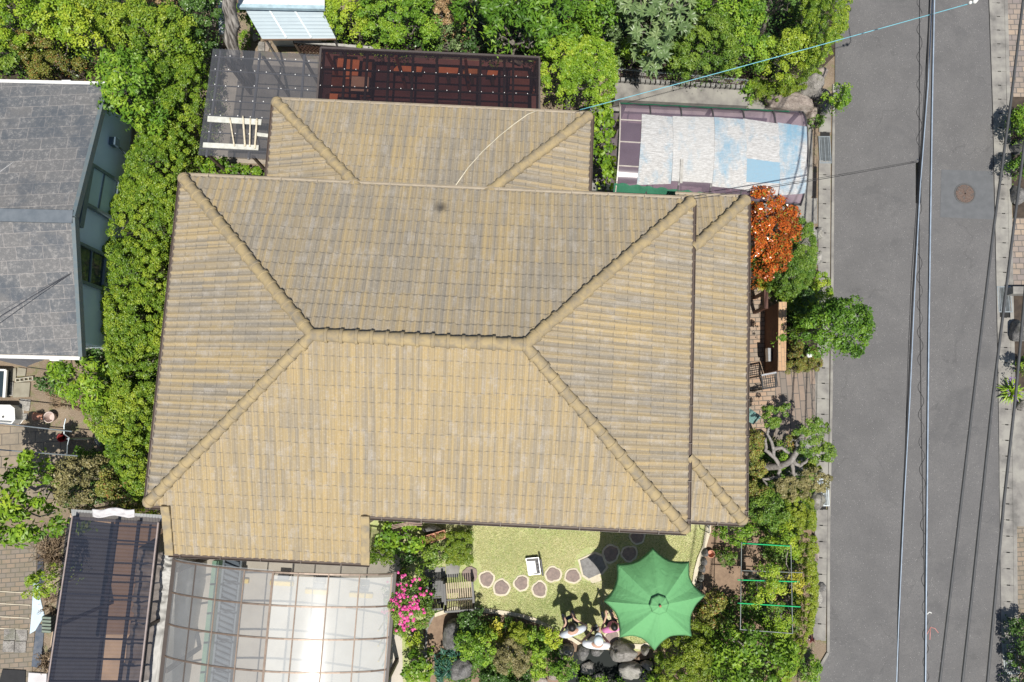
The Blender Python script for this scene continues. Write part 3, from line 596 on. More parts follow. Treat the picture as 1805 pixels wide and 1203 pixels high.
def on_nb(u, v):
    z = 3.2
    for _ in range(6): z = zNb(P(u, v, z))
    return P(u, v, z)
mb = MB(); mb.tube([on_nb(*p) for p in [(-20, 322), (0, 303), (30, 282), (62, 263), (92, 246), (120, 224), (150, 195), (182, 164)]], .014, 6); setp(obj('roof_cable', mb, M('cable_grey', (.35, .35, .35), rough=.5), None, True), 'thin grey cable lying across the north slope of the slate roof', 'cable')
a = P(133, 478, 3.35); mb = MB(); mb.tube([a, P(60, 522, 3.55), P(-40, 585, 3.75)], .008, 5); mb.tube([a, P(60, 516, 3.6), P(-40, 572, 3.8)], .008, 5); mb.tube([a + Vector((0, 0, .01)), Vector((a.x, a.y, 3.0))], .018, 6)
setp(obj('roof_wire', mb, M('wire_dark', (.12, .12, .13), rough=.5), None, True), 'pair of thin wires tied to a bracket on the slate roof edge', 'wire')

# ------------------------------------------------------------------ sheet roofs: carports and lean-tos
STN = None
SCREW = M('screw_cap', (.8, .8, .78), rough=.4)
def corr(name, A, B, C, D, along, pitch, amp, mat, par, zf=None):
    """corrugated sheet over the quad A B C D (A->B one way, A->D the other); ridges run along A->B ('ab') or A->D ('ad'); zf(u,v) lifts"""
    A, B, C, D = map(Vector, (A, B, C, D)); L = ((D - A).length if along == 'ab' else (B - A).length); n = int(L / pitch) * 6; m = 16
    mb = MB()
    for i in range(n + 1):
        s = i / n; h = amp * math.sin(2 * math.pi * i / 6)
        for j in range(m + 1):
            t = j / m; u, v = (t, s) if along == 'ab' else (s, t)
            p = A * (1 - u) * (1 - v) + B * u * (1 - v) + C * u * v + D * (1 - u) * v
            mb.v.append((p.x, p.y, p.z + h + (zf(u, v) if zf else 0)))
    for i in range(n):
        for j in range(m): mb.f.append((i * (m + 1) + j, (i + 1) * (m + 1) + j, (i + 1) * (m + 1) + j + 1, i * (m + 1) + j + 1))
    return obj(name, mb, mat, par, True)
GREYPC = sheetmat('grey_smoke_sheet', (.66, .66, .69), (.13, .135, .15), .42, .25, .06)
BROWNPC = sheetmat('brown_smoke_sheet', (.62, .50, .47), (.04, .035, .045), .30, .22, .05)
BLUEPC = sheetmat('dark_smoke_sheet', (.66, .58, .53), (.055, .065, .095), .40, .2, .05)
# north-west grey lean-to
lw = E('lean_to', P(430, 190, 0), 'grey translucent corrugated lean-to carrying loose planks', 'lean-to'); LZ = 2.35
q4 = [P(375, 86, LZ), P(568, 97, LZ), P(556, 285, LZ), P(349, 274, LZ)]
corr('roof_sheet', q4[0], q4[1], q4[2], q4[3], 'ad', .075, .009, GREYPC, lw)
mb = MB()
def lerp4(q, u, v): return q[0] * (1 - u) * (1 - v) + q[1] * u * (1 - v) + q[2] * u * v + q[3] * (1 - u) * v
dz = Vector((0, 0, -.045))
for v in (.07, .2, .34, .48, .62, .78, .93): mb.bar(lerp4(q4, .0, v) + dz, lerp4(q4, 1, v) + dz, .022, .03)
for u in (.06, .42, .83): mb.bar(lerp4(q4, u, 0) + dz * 2.2, lerp4(q4, u, 1) + dz * 2.2, .05, .06)
obj('frame', mb, M('lean_to_frame', (.20, .20, .21), rough=.6), lw)
for u, v in ((.06, .03), (.06, .97), (.83, .03), (.45, .97), (.45, .03)):
    p = lerp4(q4, u, v); mb = MB(); mb.box((p.x, p.y, LZ / 2 - .05), (.06, .06, LZ - .12)); obj('post', mb, M_SOFFIT, lw)
mb = MB()
for v in (.07, .2, .34, .48, .62, .78):
    for k in range(8):
        p = lerp4(q4, .05 + k * .12 + rnd.uniform(-.02, .02), v + rnd.uniform(-.008, .008)); mb.lathe([(.013, 0), (.013, .014), (0, .018)], p + Vector((0, 0, .008)), 8)
obj('screws', mb, SCREW, lw)
for i, (a, b, wd, lb) in enumerate([((366, 210), (461, 216), .15, 'weathered pale plank lying on the grey lean-to, upper one of the pair'), ((358, 256), (456, 261), .13, 'weathered pale plank lying on the grey lean-to, lower one of the pair'), ((452, 237), (476, 240), .09, 'short grey board end on the lean-to beside the tiled roof')]):
    mb = MB(); mb.bar(P(*a, LZ + .04), P(*b, LZ + .04), wd, .035); setp(bev(obj('plank', mb, M('pale_plank', (.60, .60, .54), (.45, .45, .40), 9, .85)), .006), lb, 'plank')
BAM = M('bamboo', (.72, .64, .48), (.55, .47, .34), 20, .6)
for i, (a, b, lb) in enumerate([((405, 208), (413, 258), 'thin bamboo pole leaning across the two planks, leftmost of four'), ((428, 205), (432, 258), 'thick bamboo pole across the two planks, second from left'), ((441, 208), (440, 259), 'thin bamboo pole across the two planks, third from left'), ((453, 209), (449, 262), 'thick bamboo pole across the two planks, nearest the tiled roof')]):
    A_, B_ = P(*a, LZ + .085), P(*b, LZ + .085); mb = MB(); pts = [A_.lerp(B_, t / 8) for t in range(9)]; mb.tube([p for t in pts for p in (t,)], [.016 + (.007 if i % 2 else 0) + (.004 if k % 2 else 0) for k in range(9)], 8); setp(obj('bamboo_pole', mb, BAM, None, True), lb, 'pole', 'bamboo poles on the lean-to')
# north brown lean-to over stacked timber
lb_ = E('lean_to', P(755, 140, 0), 'long dark brown translucent lean-to roof over stacked timber', 'lean-to'); BZ = 2.45
q5 = [P(566, 85, BZ), P(951, 102, BZ), P(951, 205, BZ), P(558, 190, BZ)]
corr('roof_sheet', q5[0], q5[1], q5[2], q5[3], 'ad', .075, .008, BROWNPC, lb_)
mb = MB()
for v in (.02, .34, .63, .95): mb.bar(lerp4(q5, 0, v) + dz, lerp4(q5, 1, v) + dz, .035, .05)
for u in (.01, .11, .21, .31, .42, .53, .64, .73, .84, .88, .99): mb.bar(lerp4(q5, u, 0) + dz * 2.2, lerp4(q5, u, 1) + dz * 2.2, .06, .06)
obj('frame', mb, M('lean_to_dark_frame', (.02, .018, .018), rough=.6), lb_)
mb = MB(); mb.bar(q5[0], q5[1], .05, .07); mb.bar(q5[1], q5[2], .045, .06); mb.bar(q5[0], q5[3], .05, .06); obj('edge_trim', mb, M('trim_brown', (.09, .075, .07), rough=.4), lb_)
for u in (.02, .34, .66, .98):
    p = lerp4(q5, u, .03); mb = MB(); mb.box((p.x, p.y, BZ / 2 - .06), (.07, .07, BZ - .14)); obj('post', mb, WOODB, lb_)
mb = MB()
for v in (.34, .63, .95):
    for k in range(20): mb.lathe([(.010, 0), (.010, .012), (0, .016)], lerp4(q5, .01 + k * .052, v) + Vector((0, 0, .008)), 8)
obj('screws', mb, SCREW, lb_)
boards = [((588, 98), (630, 100), (628, 172), (582, 170), 1.2, WOODB, 'dark red board standing at the west end under the brown lean-to'), ((596, 100), (606, 100), (604, 118), (594, 118), 1.4, WOODO, 'small orange board at the west end under the brown lean-to'), ((612, 104), (634, 105), (630, 140), (608, 139), 1.3, WOODO, 'orange board next to the west end under the brown lean-to'), ((640, 104), (660, 105), (655, 170), (634, 170), 1.0, WOODB, 'red board between orange boards under the brown lean-to'),
          ((620, 134), (652, 136), (650, 162), (618, 161), 1.5, M('pale_box_wood', (.50, .38, .28), (.42, .3, .22), 4, .7), 'pale pinkish box board under the west half of the brown lean-to'), ((575, 165), (596, 166), (594, 176), (572, 176), 1.3, WOODO, 'low tan board against the tiled roof under the brown lean-to'),
          ((700, 116), (745, 118), (742, 128), (690, 126), 1.2, WOODO, 'long tapering orange board near the middle of the brown lean-to'), ((770, 118), (808, 120), (806, 130), (768, 128), 1.2, WOODO, 'orange plank right of the middle under the brown lean-to'), ((818, 121), (846, 122), (844, 130), (816, 130), 1.2, M('bright_orange_wood', (.6, .26, .1), rough=.6), 'bright orange plank toward the east end under the brown lean-to'),
          ((860, 124), (878, 125), (876, 134), (858, 133), 1.2, WOODO, 'stub of orange board beside the broad dark beam under the lean-to'), ((900, 124), (944, 127), (943, 160), (898, 158), .9, M('dull_red_wood', (.22, .09, .06), rough=.7), 'dull red sheet at the east end under the brown lean-to'), ((640, 165), (830, 172), (830, 182), (640, 176), .6, M('maroon_wood', (.13, .05, .045), rough=.7), 'long maroon plank stack beneath the brown lean-to')]
mb = MB()
for a, b, c_, d_, z, mt_, lab in boards:
    mb = MB(); mb.prism([P(*k, z) for k in (a, b, c_, d_)], z - .05, z); setp(obj('board', mb, mt_), lab, 'board')
mb = MB(); mb.prism([P(575, 97, .85), P(945, 112, .85), P(945, 182, .85), P(572, 172, .85)], 0, .83)
t = E('timber_rack', P(760, 150, 0), 'long maroon workbench rack carrying the boards under the brown lean-to', 'rack')
R0 = [P(572, 95, .5), P(948, 112, .5), P(948, 200, .5), P(566, 190, .5)]
mb = MB(); mb.prism(R0, .44, .5); obj('shelf', mb, M('shaded_maroon_shelf', (.13, .045, .035), (.07, .028, .025), 2, .7), t)  # maroon darkened to paint the unlit area behind the orange boards
for a, b, c_, d_, z, mt_, lab in boards:
    cx = sum(P(*k, z).x for k in (a, b, c_, d_)) / 4; cy = sum(P(*k, z).y for k in (a, b, c_, d_)) / 4; mb = MB(); mb.box((cx, cy, .5 + (z - .55) / 2), (.08, .12, z - .552)); obj('bearer', mb, M_SOFFIT, t)
for u in (.02, .5, .98):
    for v in (.08, .9):
        p = lerp4(R0, u, v); mb = MB(); mb.box((p.x, p.y, .22), (.08, .08, .44)); obj('leg', mb, M_SOFFIT, t)
# south arched frosted carport
sc = E('carport', P(495, 1100, 0), 'wide arched carport roof of frosted panels with bronze ribs over pale concrete', 'carport')
CZ = 2.5; TAN = M('bronze_frame', (.20, .15, .115), (.15, .11, .085), 10, .45, .3)
xL, xR, xM = P(300, 1090, 2.35).x, P(692, 1090, 2.35).x, P(492, 1090, CZ).x
yT = P(500, 1003, CZ).y; yTl = P(310, 985, CZ).y; yB = -8.2; AW = (xR - xL) / 2; XC = (xL + xR) / 2 
hd2 = Vector((math.sin(HA) * -1, math.cos(HA), 0)); 
CA = R(-3.4); cx_ = Vector((math.cos(CA), math.sin(CA), 0)); cy_ = Vector((-cx_.y, cx_.x, 0))
C0 = P(308, 985, 2.06); wC = (P(693, 1010, 2.06) - C0).dot(cx_); lC = 5.2
def CP(u, v, dz=0):     # u 0..1 across, v metres southwards; arch with tightly bent ends
    x = u * 2 - 1; z = 2.66 - .58 * x * x - .5 * max(0, abs(x) - .90)
    p = C0 + cx_ * (u * wC) - cy_ * v; return Vector((p.x, p.y, z + dz))
FROST = sheetmat('frosted_panel', (.95, .95, .94), (.66, .68, .67), .50, .15, .08, .32); FROSTD = sheetmat('aged_clear_panel', (.90, .90, .90), (.42, .43, .44), .34, .32, .10, .4)
def arch(u0, u1, v0, v1, n=14): 
    mb = MB()
    for i in range(n + 1):
        u = u0 + (u1 - u0) * i / n; mb.v += [tuple(CP(u, v0)), tuple(CP(u, v1))]
    for i in range(n): mb.f.append((2 * i, 2 * i + 1, 2 * i + 3, 2 * i + 2))
    return mb
obj('clear_panel', arch(.0, .49, .0, lC, 24), FROSTD, sc, True); obj('frosted_panel', arch(.49, 1.0, .12, lC, 24), FROST, sc, True)
rv = [.05, .78, 1.50, 2.22, 2.94, 3.66, 4.4, 5.15]
for i, v in enumerate(rv):
    mb = MB(); 
    for k in range(16): mb.bar(CP(k / 16, v, -.012), CP((k + 1) / 16, v, -.012), .035, .05)
    obj('rib', mb, TAN, sc)
for u in (.004, .12, .235, .36, .49, .60, .73, .86, .995):
    mb = MB(); mb.bar(CP(u, .04, -.008), CP(u, lC, -.008), .05 if u in (.49,) else .028, .045); obj('purlin', mb, TAN if u > .2 else DKBROWN, sc)
for u in (.0, 1.0):
    mb = MB(); mb.bar(CP(u, .0, -.06) + cx_ * (-.03 if u == 0 else .03), CP(u, lC, -.06) + cx_ * (-.03 if u == 0 else .03), .09, .10); obj('gutter_beam', mb, DKBROWN, sc)
    for v in (.3, 2.6, 4.9): p = CP(u, v); mb = MB(); mb.box((p.x + (.02 if u == 0 else -.02), p.y, p.z / 2 - .06), (.09, .09, p.z - .12)); obj('post', mb, DKBROWN, sc)
mb = MB(); mb.bar(C0 + cx_ * -.02 + cy_ * .03 + Vector((0, 0, .0)), C0 + cx_ * wC + cy_ * .03, .06, .04)
YEL = M('yellow_paint', (.75, .52, .06), (.6, .42, .06), 12, .6)
for i, (u, v, lb) in enumerate([(417, 1024, 'first yellow wheel stop from the west under the arched carport'), (496, 1029, 'second yellow wheel stop from the west, under the bronze dividing rib of the carport'), (558, 1044, 'third yellow wheel stop from the west under the frosted panels'), (636, 1050, 'easternmost yellow wheel stop under the frosted panels, near the rose bush')]):
    p = P(u, v, .1); t = E('wheel_stop', (p.x, p.y, 0), lb, 'wheel stop', 'yellow wheel stops under the carport')
    mb = MB(); mb.prism([p + cx_ * sx * .31 + cy_ * sy * .06 for sx, sy in ((-1, -1), (1, -1), (1, 1), (-1, 1))], .013, .11); bev(obj('body', mb, YEL, t), .02)
    p2 = P(u + 4, v - 12, .3); mb = MB(); mb.bar(p2 - cx_ * .14, p2 + cx_ * .14, .12, .1); mb.bar(p2 - cx_ * .1 - Vector((0, 0, .29)), p2 - cx_ * .1, .03, .03); mb.bar(p2 + cx_ * .1 - Vector((0, 0, .29)), p2 + cx_ * .1, .03, .03); obj('rubber_pad', mb, M('grey_rubber', (.12, .12, .13), rough=.8), t)
t = E('side_fence', P(345, 1100, 0), 'dark louvre screen and green ledge standing inside the west edge of the carport', 'fence')
mb = MB(); 
for k in range(34):
    a = C0 + cx_ * .62 - cy_ * (.2 + k * .145); mb.bar(Vector((a.x, a.y, .5)), Vector((a.x + .38, a.y - .15, .5)), .035, .02)
m2_ = a; mb.prism([C0 + cx_ * .60 - cy_ * .2, C0 + cx_ * 1.02 - cy_ * .2, C0 + cx_ * .98 - cy_ * 5.0, C0 + cx_ * .56 - cy_ * 5.0], .40, .42)
obj('slats', mb, M('louvre_blue_grey', (.10, .13, .16), rough=.6), t)
mb = MB()
for o in (.59, 1.03): a = C0 + cx_ * o; mb.bar(Vector((a.x, a.y - .2, .5)), Vector((a.x - .29, a.y - 5.0, .5)), .05, .06); mb.bar(Vector((a.x, a.y - .2, 0)), Vector((a.x, a.y - .2, .5)), .05, .05); mb.bar(Vector((a.x - .29, a.y - 5.0, 0)), Vector((a.x - .29, a.y - 5.0, .5)), .05, .05)
obj('frame', mb, M('louvre_frame', (.14, .17, .19), rough=.5), t)
mb = MB(); a = C0 + cx_ * .36; mb.bar(Vector((a.x, a.y - .3, .25)), Vector((a.x - .29, a.y - 5.0, .25)), .16, .5); obj('ledge', mb, M('green_ledge', (.22, .36, .24), (.16, .28, .2), 6, .8), t)
t = E('car_cover_rack', P(640, 1160, 0), 'bundle of colourful rods stored upright at the east edge of the carport', 'rods')
for k in range(9):
    p = P(668 + (k % 3) * 7, 1110 + k * 9, 1.4); mb = MB(); mb.tube([Vector((p.x - .1, p.y - .15, 0.012)), Vector((p.x, p.y, 1.5))], .018, 6); obj('rod', mb, [YEL, M('rod_green', (.1, .4, .25), rough=.5), WHITEPL][k % 3], t)
# west dark corrugated carport
wc = E('carport', P(190, 1060, 0), 'dark blue-black corrugated carport roof left of the grey tarp', 'carport'); WZ = 2.3
q6 = [P(128, 910, WZ), P(280, 921, WZ), P(244, 1235, WZ + .05), P(80, 1235, WZ + .05)]
corr('roof_sheet', q6[0], q6[1], q6[2], q6[3], 'ab', .085, .011, BLUEPC, wc)
mb = MB()
for v in (.12, .315, .43, .55, .67, .78, .90): mb.bar(lerp4(q6, 0, v) + dz, lerp4(q6, 1, v) + dz, .03, .05)
for u in (.01, .50, .75, .99): mb.bar(lerp4(q6, u, 0) + dz * 2.2, lerp4(q6, u, 1) + dz * 2.2, .06, .07)
obj('frame', mb, M('carport_navy_frame', (.035, .035, .05), rough=.5), wc)
mb = MB(); mb.bar(q6[1] + Vector((0, 0, .01)), q6[2] + Vector((0, 0, .01)), .035, .05); mb.bar(q6[0], q6[3], .03, .04); obj('edge_trim', mb, M('trim_rose', (.33, .27, .25), rough=.4), wc)
for u, v in ((.02, .03), (.98, .03), (.02, .6), (.98, .6)):
    p = lerp4(q6, u, v); mb = MB(); mb.box((p.x, p.y, WZ / 2 - .05), (.07, .07, WZ - .12)); obj('post', mb, DKBROWN, wc)
CLOTH = M('white_cloth', (.60, .58, .585), (.50, .485, .49), 4, .8)
def cloth(name, u0, v0, u1, v1, z, mat, lab, cat, nx=26, ny=8, amp=.04, fq=9.0, tilt=0):
    mb = MB()
    for j in range(ny + 1):
        for i in range(nx + 1):
            s, t_ = i / nx, j / ny; p = P(u0 + (u1 - u0) * s, v0 + (v1 - v0) * t_ + 2 * math.sin(s * 9), z); n_ = mnoise.noise(Vector((s * fq, t_ * 2.5, 3)))
            mb.v.append((p.x, p.y, z + amp * n_ - tilt * (t_ - .5)))
    for j in range(ny):
        for i in range(nx): mb.f.append((j * (nx + 1) + i, (j + 1) * (nx + 1) + i, (j + 1) * (nx + 1) + i + 1, j * (nx + 1) + i + 1))
    o = setp(obj(name, mb, mat, None, True), lab, cat); m = o.modifiers.new('thick', 'SOLIDIFY'); m.thickness = .008; return o
cloth('cloth', 163, 897, 237, 911, 2.42, CLOTH, 'white cloth rolled over the upper end of the dark corrugated carport', 'cloth')
ce = E('corrugated_strip', P(262, 912, 0), 'short grey corrugated strip behind the dark carport roof', 'roof sheet'); z = 2.1
corr('sheet', P(125, 898, z), P(286, 908, z), P(284, 926, z), P(127, 916, z), 'ad', .075, .010, M('grey_corrugated', (.30, .31, .31), (.24, .25, .25), 8, .5), ce)
mb = MB(); mb.bar(P(286, 906, z), P(281, 940, z), .04, .05); obj('edge', mb, ALU, ce)
for p in (P(282, 912, z), P(135, 903, z)): mb = MB(); mb.box((p.x, p.y, z / 2 - .01), (.05, .05, z - .03)); obj('post', mb, ALU, ce)
# grey tarp over a long heap between the two carports
TARP = M('grey_tarp', (.40, .395, .375), (.32, .315, .30), 1.6, .55, bump=.0)
cl_, cr_ = [(281, 948), (276, 1000), (268, 1060), (262, 1120), (246, 1240)], [(303, 962), (316, 1000), (312, 1050), (300, 1110), (281, 1240)]
mb = MB(); nx, ny_ = 26, 90
def pl(pts, t):
    k = t * (len(pts) - 1); i = min(int(k), len(pts) - 2); f_ = k - i; return (pts[i][0] * (1 - f_) + pts[i + 1][0] * f_, pts[i][1] * (1 - f_) + pts[i + 1][1] * f_)
for j in range(ny_ + 1):
    t_ = j / ny_; a = pl(cl_, t_); b = pl(cr_, t_); A_, B_ = P(a[0] - 28, a[1], 1.2), P(b[0] + 14, b[1], 1.2)
    for i in range(nx + 1):
        s = i / nx; p = A_.lerp(B_, s); x = s * 2 - 1; edge = (1 - abs(x) ** 4)
        f1 = mnoise.noise(Vector((s * 2.2 + t_ * 9, t_ * 5, 0))); f2 = abs(mnoise.noise(Vector((s * 4 - t_ * 16, t_ * 7 + s * 3, 5)))); f3 = mnoise.noise(Vector((s * 9, t_ * 26, 9)))
        z = (1.72 + .05 * math.sin(t_ * 9) + .10 * f1 - .16 * f2 + .03 * f3) * (.25 + .75 * min(1, edge * 1.6)) * min(1, t_ * 12 + .25); mb.v.append((p.x + .03 * f2, p.y, z if edge > .02 else .02))
for j in range(ny_):
    for i in range(nx): mb.f.append((j * (nx + 1) + i, (j + 1) * (nx + 1) + i, (j + 1) * (nx + 1) + i + 1, j * (nx + 1) + i + 1))
o = setp(obj('tarp', mb, TARP, None, True), 'crumpled grey tarpaulin draped between the dark carport and the arched carport', 'tarpaulin'); o.modifiers.new('t', 'SOLIDIFY').thickness = .01
# north-east curved purple carport with mats on it
nc = E('carport', P(1255, 270, 0), 'curved mauve carport roof half covered by bleached mats', 'carport')
D0, D1, D2, D3 = P(1092, 178, 2.2), P(1419, 194, 2.2), P(1416, 360, 2.2), P(1085, 338, 2.2)
def DP(u, v, dz=0):
    x = v * 2 - 1; z = 2.48 - .26 * x * x - .14 * x ** 8; p = D0 * (1 - u) * (1 - v) + D1 * u * (1 - v) + D2 * u * v + D3 * (1 - u) * v; return Vector((p.x, p.y, z + dz))
def DPX(u, v):       # pixel to (u,v) on the sheet, by a few fixed-point steps
    z = 2.4
    for _ in range(6):
        p = P(u, v, z); t_ = (p.y - (D0.y + (D1.y - D0.y) * ((p.x - D0.x) / (D1.x - D0.x)))) / ((D3.y + (D2.y - D3.y) * ((p.x - D3.x) / (D2.x - D3.x))) - (D0.y + (D1.y - D0.y) * ((p.x - D0.x) / (D1.x - D0.x))))
        xl = D0.x + (D3.x - D0.x) * t_; xr = D1.x + (D2.x - D1.x) * t_; s = (p.x - xl) / (xr - xl); z = DP(s, min(max(t_, 0), 1)).z
    return s, t_
MAUVE = sheetmat('mauve_panel', (.78, .66, .76), (.30, .23, .29), .38, .15, .10, .6)
mb = MB(); n, m = 6, 24
for j in range(m + 1):
    for i in range(n + 1): mb.v.append(tuple(DP(i / n, j / m)))
for j in range(m):
    for i in range(n): mb.f.append((j * (n + 1) + i, (j + 1) * (n + 1) + i, (j + 1) * (n + 1) + i + 1, j * (n + 1) + i + 1))
obj('roof_panel', mb, MAUVE, nc, True)
FRD = M('carport_dark_frame', (.07, .065, .07), rough=.4); FRL = M('carport_light_trim', (.46, .42, .37), rough=.4)
for u in (0.165, .33, .50, .665, .83, .995):
    mb = MB()
    for k in range(20): mb.bar(DP(u, k / 20, -.01), DP(u, (k + 1) / 20, -.01), .035, .05)
    obj('rib', mb, FRD, nc)
mb = MB()
for k in range(20): mb.bar(DP(0.002, k / 20, .0), DP(.002, (k + 1) / 20, .0), .03, .05)
obj('rib', mb, FRL, nc)
for v in (.01, .99, .5, .75, .25):
    mb = MB(); mb.bar(DP(0, v, -.02), DP(1, v, -.02), .03 if v not in (.01, .99) else .05, .05); obj('purlin', mb, FRL if v > .1 and v < .9 else FRD, nc)
for u in (.03, .5, .97):
    for v in (.02, .98): p = DP(u, v); mb = MB(); mb.box((p.x, p.y, p.z / 2 - .03), (.08, .08, p.z - .08)); obj('post', mb, FRD, nc)
def matmat(name, blue, grey, off):
    q = N(name); co_ = q.n('Mapping'); co_.inputs['Location'].default_value = (off, off * 2, 0); co_.inputs['Scale'].default_value = (3.2, 46, 1); q.l(q.co('World'), co_.inputs[0])
    st_ = q.n('TexNoise'); st_.inputs['Scale'].default_value = 3; st_.inputs['Detail'].default_value = 6; st_.inputs['Roughness'].default_value = .7; q.l(co_.outputs[0], st_.inputs[0])
    c = q.ramp(st_.outputs[0], [(.32, (.17, .16, .155)), (.47, (.36, .35, .34)), (.6, (.62, .62, .61))])
    m2 = q.n('Mapping'); m2.inputs['Location'].default_value = (off * 3, off, 0); m2.inputs['Scale'].default_value = (1.5, .8, 1); q.l(q.co('World'), m2.inputs[0]); bn = q.noise(1.1, 5, m2.outputs[0], .7)
    c = q.mix(c, (.015, .25, .43), q.math('MULTIPLY', q.ramp(bn, [(max(.01, .63 - blue * .4), (0, 0, 0)), (max(.06, min(.99, .86 - blue * .4)), (1, 1, 1))]), q.math('ADD', .25, q.math('MULTIPLY', st_.outputs[0], 1.1))))
    c = q.mix(c, (.52, .52, .50), .3 - grey * .3)
    g = q.n('TexWave'); g.inputs['Scale'].default_value = 9; g.bands_direction = 'X'; q.l(q.co('World'), g.inputs[0]); c = q.mix(c, (.3, .32, .33), q.math('MULTIPLY', q.math('LESS_THAN', g.outputs[0], .06), .4))
    q.col(c); q.set(Roughness=.9); q.bump(st_.outputs[0], .6, .01); return q.m
mats_ = [([(1131, 202), (1186, 207), (1182, 325), (1122, 327)], .30, .5, 'bleached reed mat with faint blue blotches, westernmost on the mauve carport'),
         ([(1185, 206), (1259, 208), (1256, 324), (1183, 320)], .12, .0, 'whitest reed mat, second from the west on the mauve carport'),
         ([(1258, 208), (1311, 212), (1313, 336), (1254, 330)], .50, .3, 'reed mat with a blue vertical streak in the middle of the mauve carport'),
         ([(1309, 210), (1371, 219), (1374, 288), (1309, 281)], .05, .6, 'grey bleached reed mat without blue, upper middle of the mauve carport'),
         ([(1313, 280), (1374, 288), (1373, 326), (1311, 324)], 1.3, .0, 'bright blue tarp patch between the mats on the mauve carport'),
         ([(1310, 322), (1373, 325), (1369, 346), (1310, 336)], .15, .4, 'pale strip of mat just below the bright blue tarp'),
         ([(1370, 217), (1421, 224), (1421, 287), (1373, 288)], .62, .3, 'white reed mat splashed with blue at the upper east end of the mauve carport'),
         ([(1373, 287), (1421, 286), (1419, 342), (1372, 346)], .45, .7, 'grey reed mat with a blue square at the lower east end of the mauve carport')]
for i, (qd, bl, gy, lab) in enumerate(mats_):
    uv4 = [DPX(*p) for p in qd]; mb = MB(); n = 14
    for j in range(n + 1):
        for k in range(n + 1):
            a, b = k / n, j / n; uu = uv4[0][0] * (1 - a) * (1 - b) + uv4[1][0] * a * (1 - b) + uv4[2][0] * a * b + uv4[3][0] * (1 - a) * b; vv = uv4[0][1] * (1 - a) * (1 - b) + uv4[1][1] * a * (1 - b) + uv4[2][1] * a * b + uv4[3][1] * (1 - a) * b
            mb.v.append(tuple(DP(uu, min(vv, 1.0), .022 + (i % 3) * .012 + .012 * mnoise.noise(Vector((k * .5, j * .5, i))))))
    for j in range(n):
        for k in range(n): mb.f.append((j * (n + 1) + k, (j + 1) * (n + 1) + k, (j + 1) * (n + 1) + k + 1, j * (n + 1) + k + 1))
    o = setp(obj('tarp' if bl > 1 else 'reed_mat', mb, matmat('mat_%d' % i, bl, gy, i * 3.7), None, True), lab, 'tarpaulin' if bl > 1 else 'mat', None if bl > 1 else 'reed mats on the mauve carport')
mb = MB(); s0, s1 = DPX(1201, 283), DPX(1199, 325); mb.bar(DP(*s0, .07), DP(*s1, .07), .07, .03); setp(obj('batten', mb, WOODG), 'short grey wooden batten lying on the whitest mat', 'batten')
NET = sheetmat('green_net', (.45, .75, .55), (.05, .26, .15), .55, .6, .2)
mb = MB()
for k in range(24): mb.v += [tuple(DP(k / 24 * .96, .0, .03 + .008 * math.sin(k * 1.7))), tuple(DP(k / 24 * .96, .028 + .012 * math.sin(k * 2.3), .02))]
for k in range(23): mb.f.append((2 * k, 2 * k + 1, 2 * k + 3, 2 * k + 2))
setp(obj('net', mb, NET), 'narrow strip of green netting along the north edge of the mauve carport', 'net')
mb = MB()
for k in range(30):
    wv_ = .92 + .008 * math.sin(k * 1.9) + k * .0015; mb.v += [tuple(DP(-.01 + k / 30 * .62, wv_, .035 + .02 * math.sin(k * 1.1))), tuple(DP(-.01 + k / 30 * .62, 1.0, .02))]
for k in range(29): mb.f.append((2 * k, 2 * k + 1, 2 * k + 3, 2 * k + 2))
setp(obj('net', mb, NET), 'wide green netting hanging along the south-west edge of the mauve carport', 'net')
# metal shed at the top
SHEDM = N('pale_blue_shed'); mpp = SHEDM; g_ = mpp.n('TexWave'); g_.inputs['Scale'].default_value = 4.2; g_.bands_direction = 'Y'; mpp.l(mpp.co('World'), g_.inputs[0]); mpp.col(mpp.mix((.42, .50, .54), (.36, .43, .47), mpp.noise(3, 5))); mpp.set(Roughness=.4); mpp.bump(g_.outputs[0], .6, .02); SHEDM = mpp.m
SH2 = N('white_shed_roof'); g_ = SH2.n('TexWave'); g_.inputs['Scale'].default_value = 2.6; g_.bands_direction = 'X'; SH2.l(SH2.co('World'), g_.inputs[0]); SH2.col(SH2.mix((.72, .74, .72), (.6, .63, .62), g_.outputs[0])); SH2.set(Roughness=.4); SH2.bump(g_.outputs[0], .5, .03); SH2 = SH2.m
sh = E('shed', P(510, 30, 0), 'pale blue metal shed with a white ribbed roof at the top edge', 'shed')
z = 2.3; slab('roof', [P(420, -60, z), P(572, -60, z), P(572, 12, z), P(420, 10, z)], .05, SH2, sh)
mb = MB(); mb.bar(P(419, 12, z - .04), P(573, 15, z - .04), .10, .10); obj('fascia', mb, M('pale_blue_trim', (.42, .56, .62), rough=.4), sh)
mb = MB(); a, b = P(432, 16, 2.1), P(568, 19, 2.1); c_, d_ = P(592, 68, 1.75), P(462, 69, 1.75)
slab('lower_roof', [a, b, c_, d_], .03, SHEDM, sh)
for u0, u1 in ((475, 505), (519, 549)): mb = MB(); mb.bar(P(u0, 18, 2.12), P(u1, 67, 1.78), .05, .03); obj('seam', mb, M('seam_blue', (.36, .44, .49), rough=.4), sh)
mb = MB(); mb.bar(d_ + Vector((0, 0, -.03)), c_ + Vector((0, 0, -.03)), .03, .06); obj('edge_trim', mb, M('rust_trim', (.3, .2, .14), rough=.6), sh)
mb = MB(); mb.prism([P(440, -50, 2.1), P(565, -50, 2.1), P(565, 10, 2.1), P(440, 8, 2.1)], 0, 2.2); obj('wall', mb, SHEDM, sh)
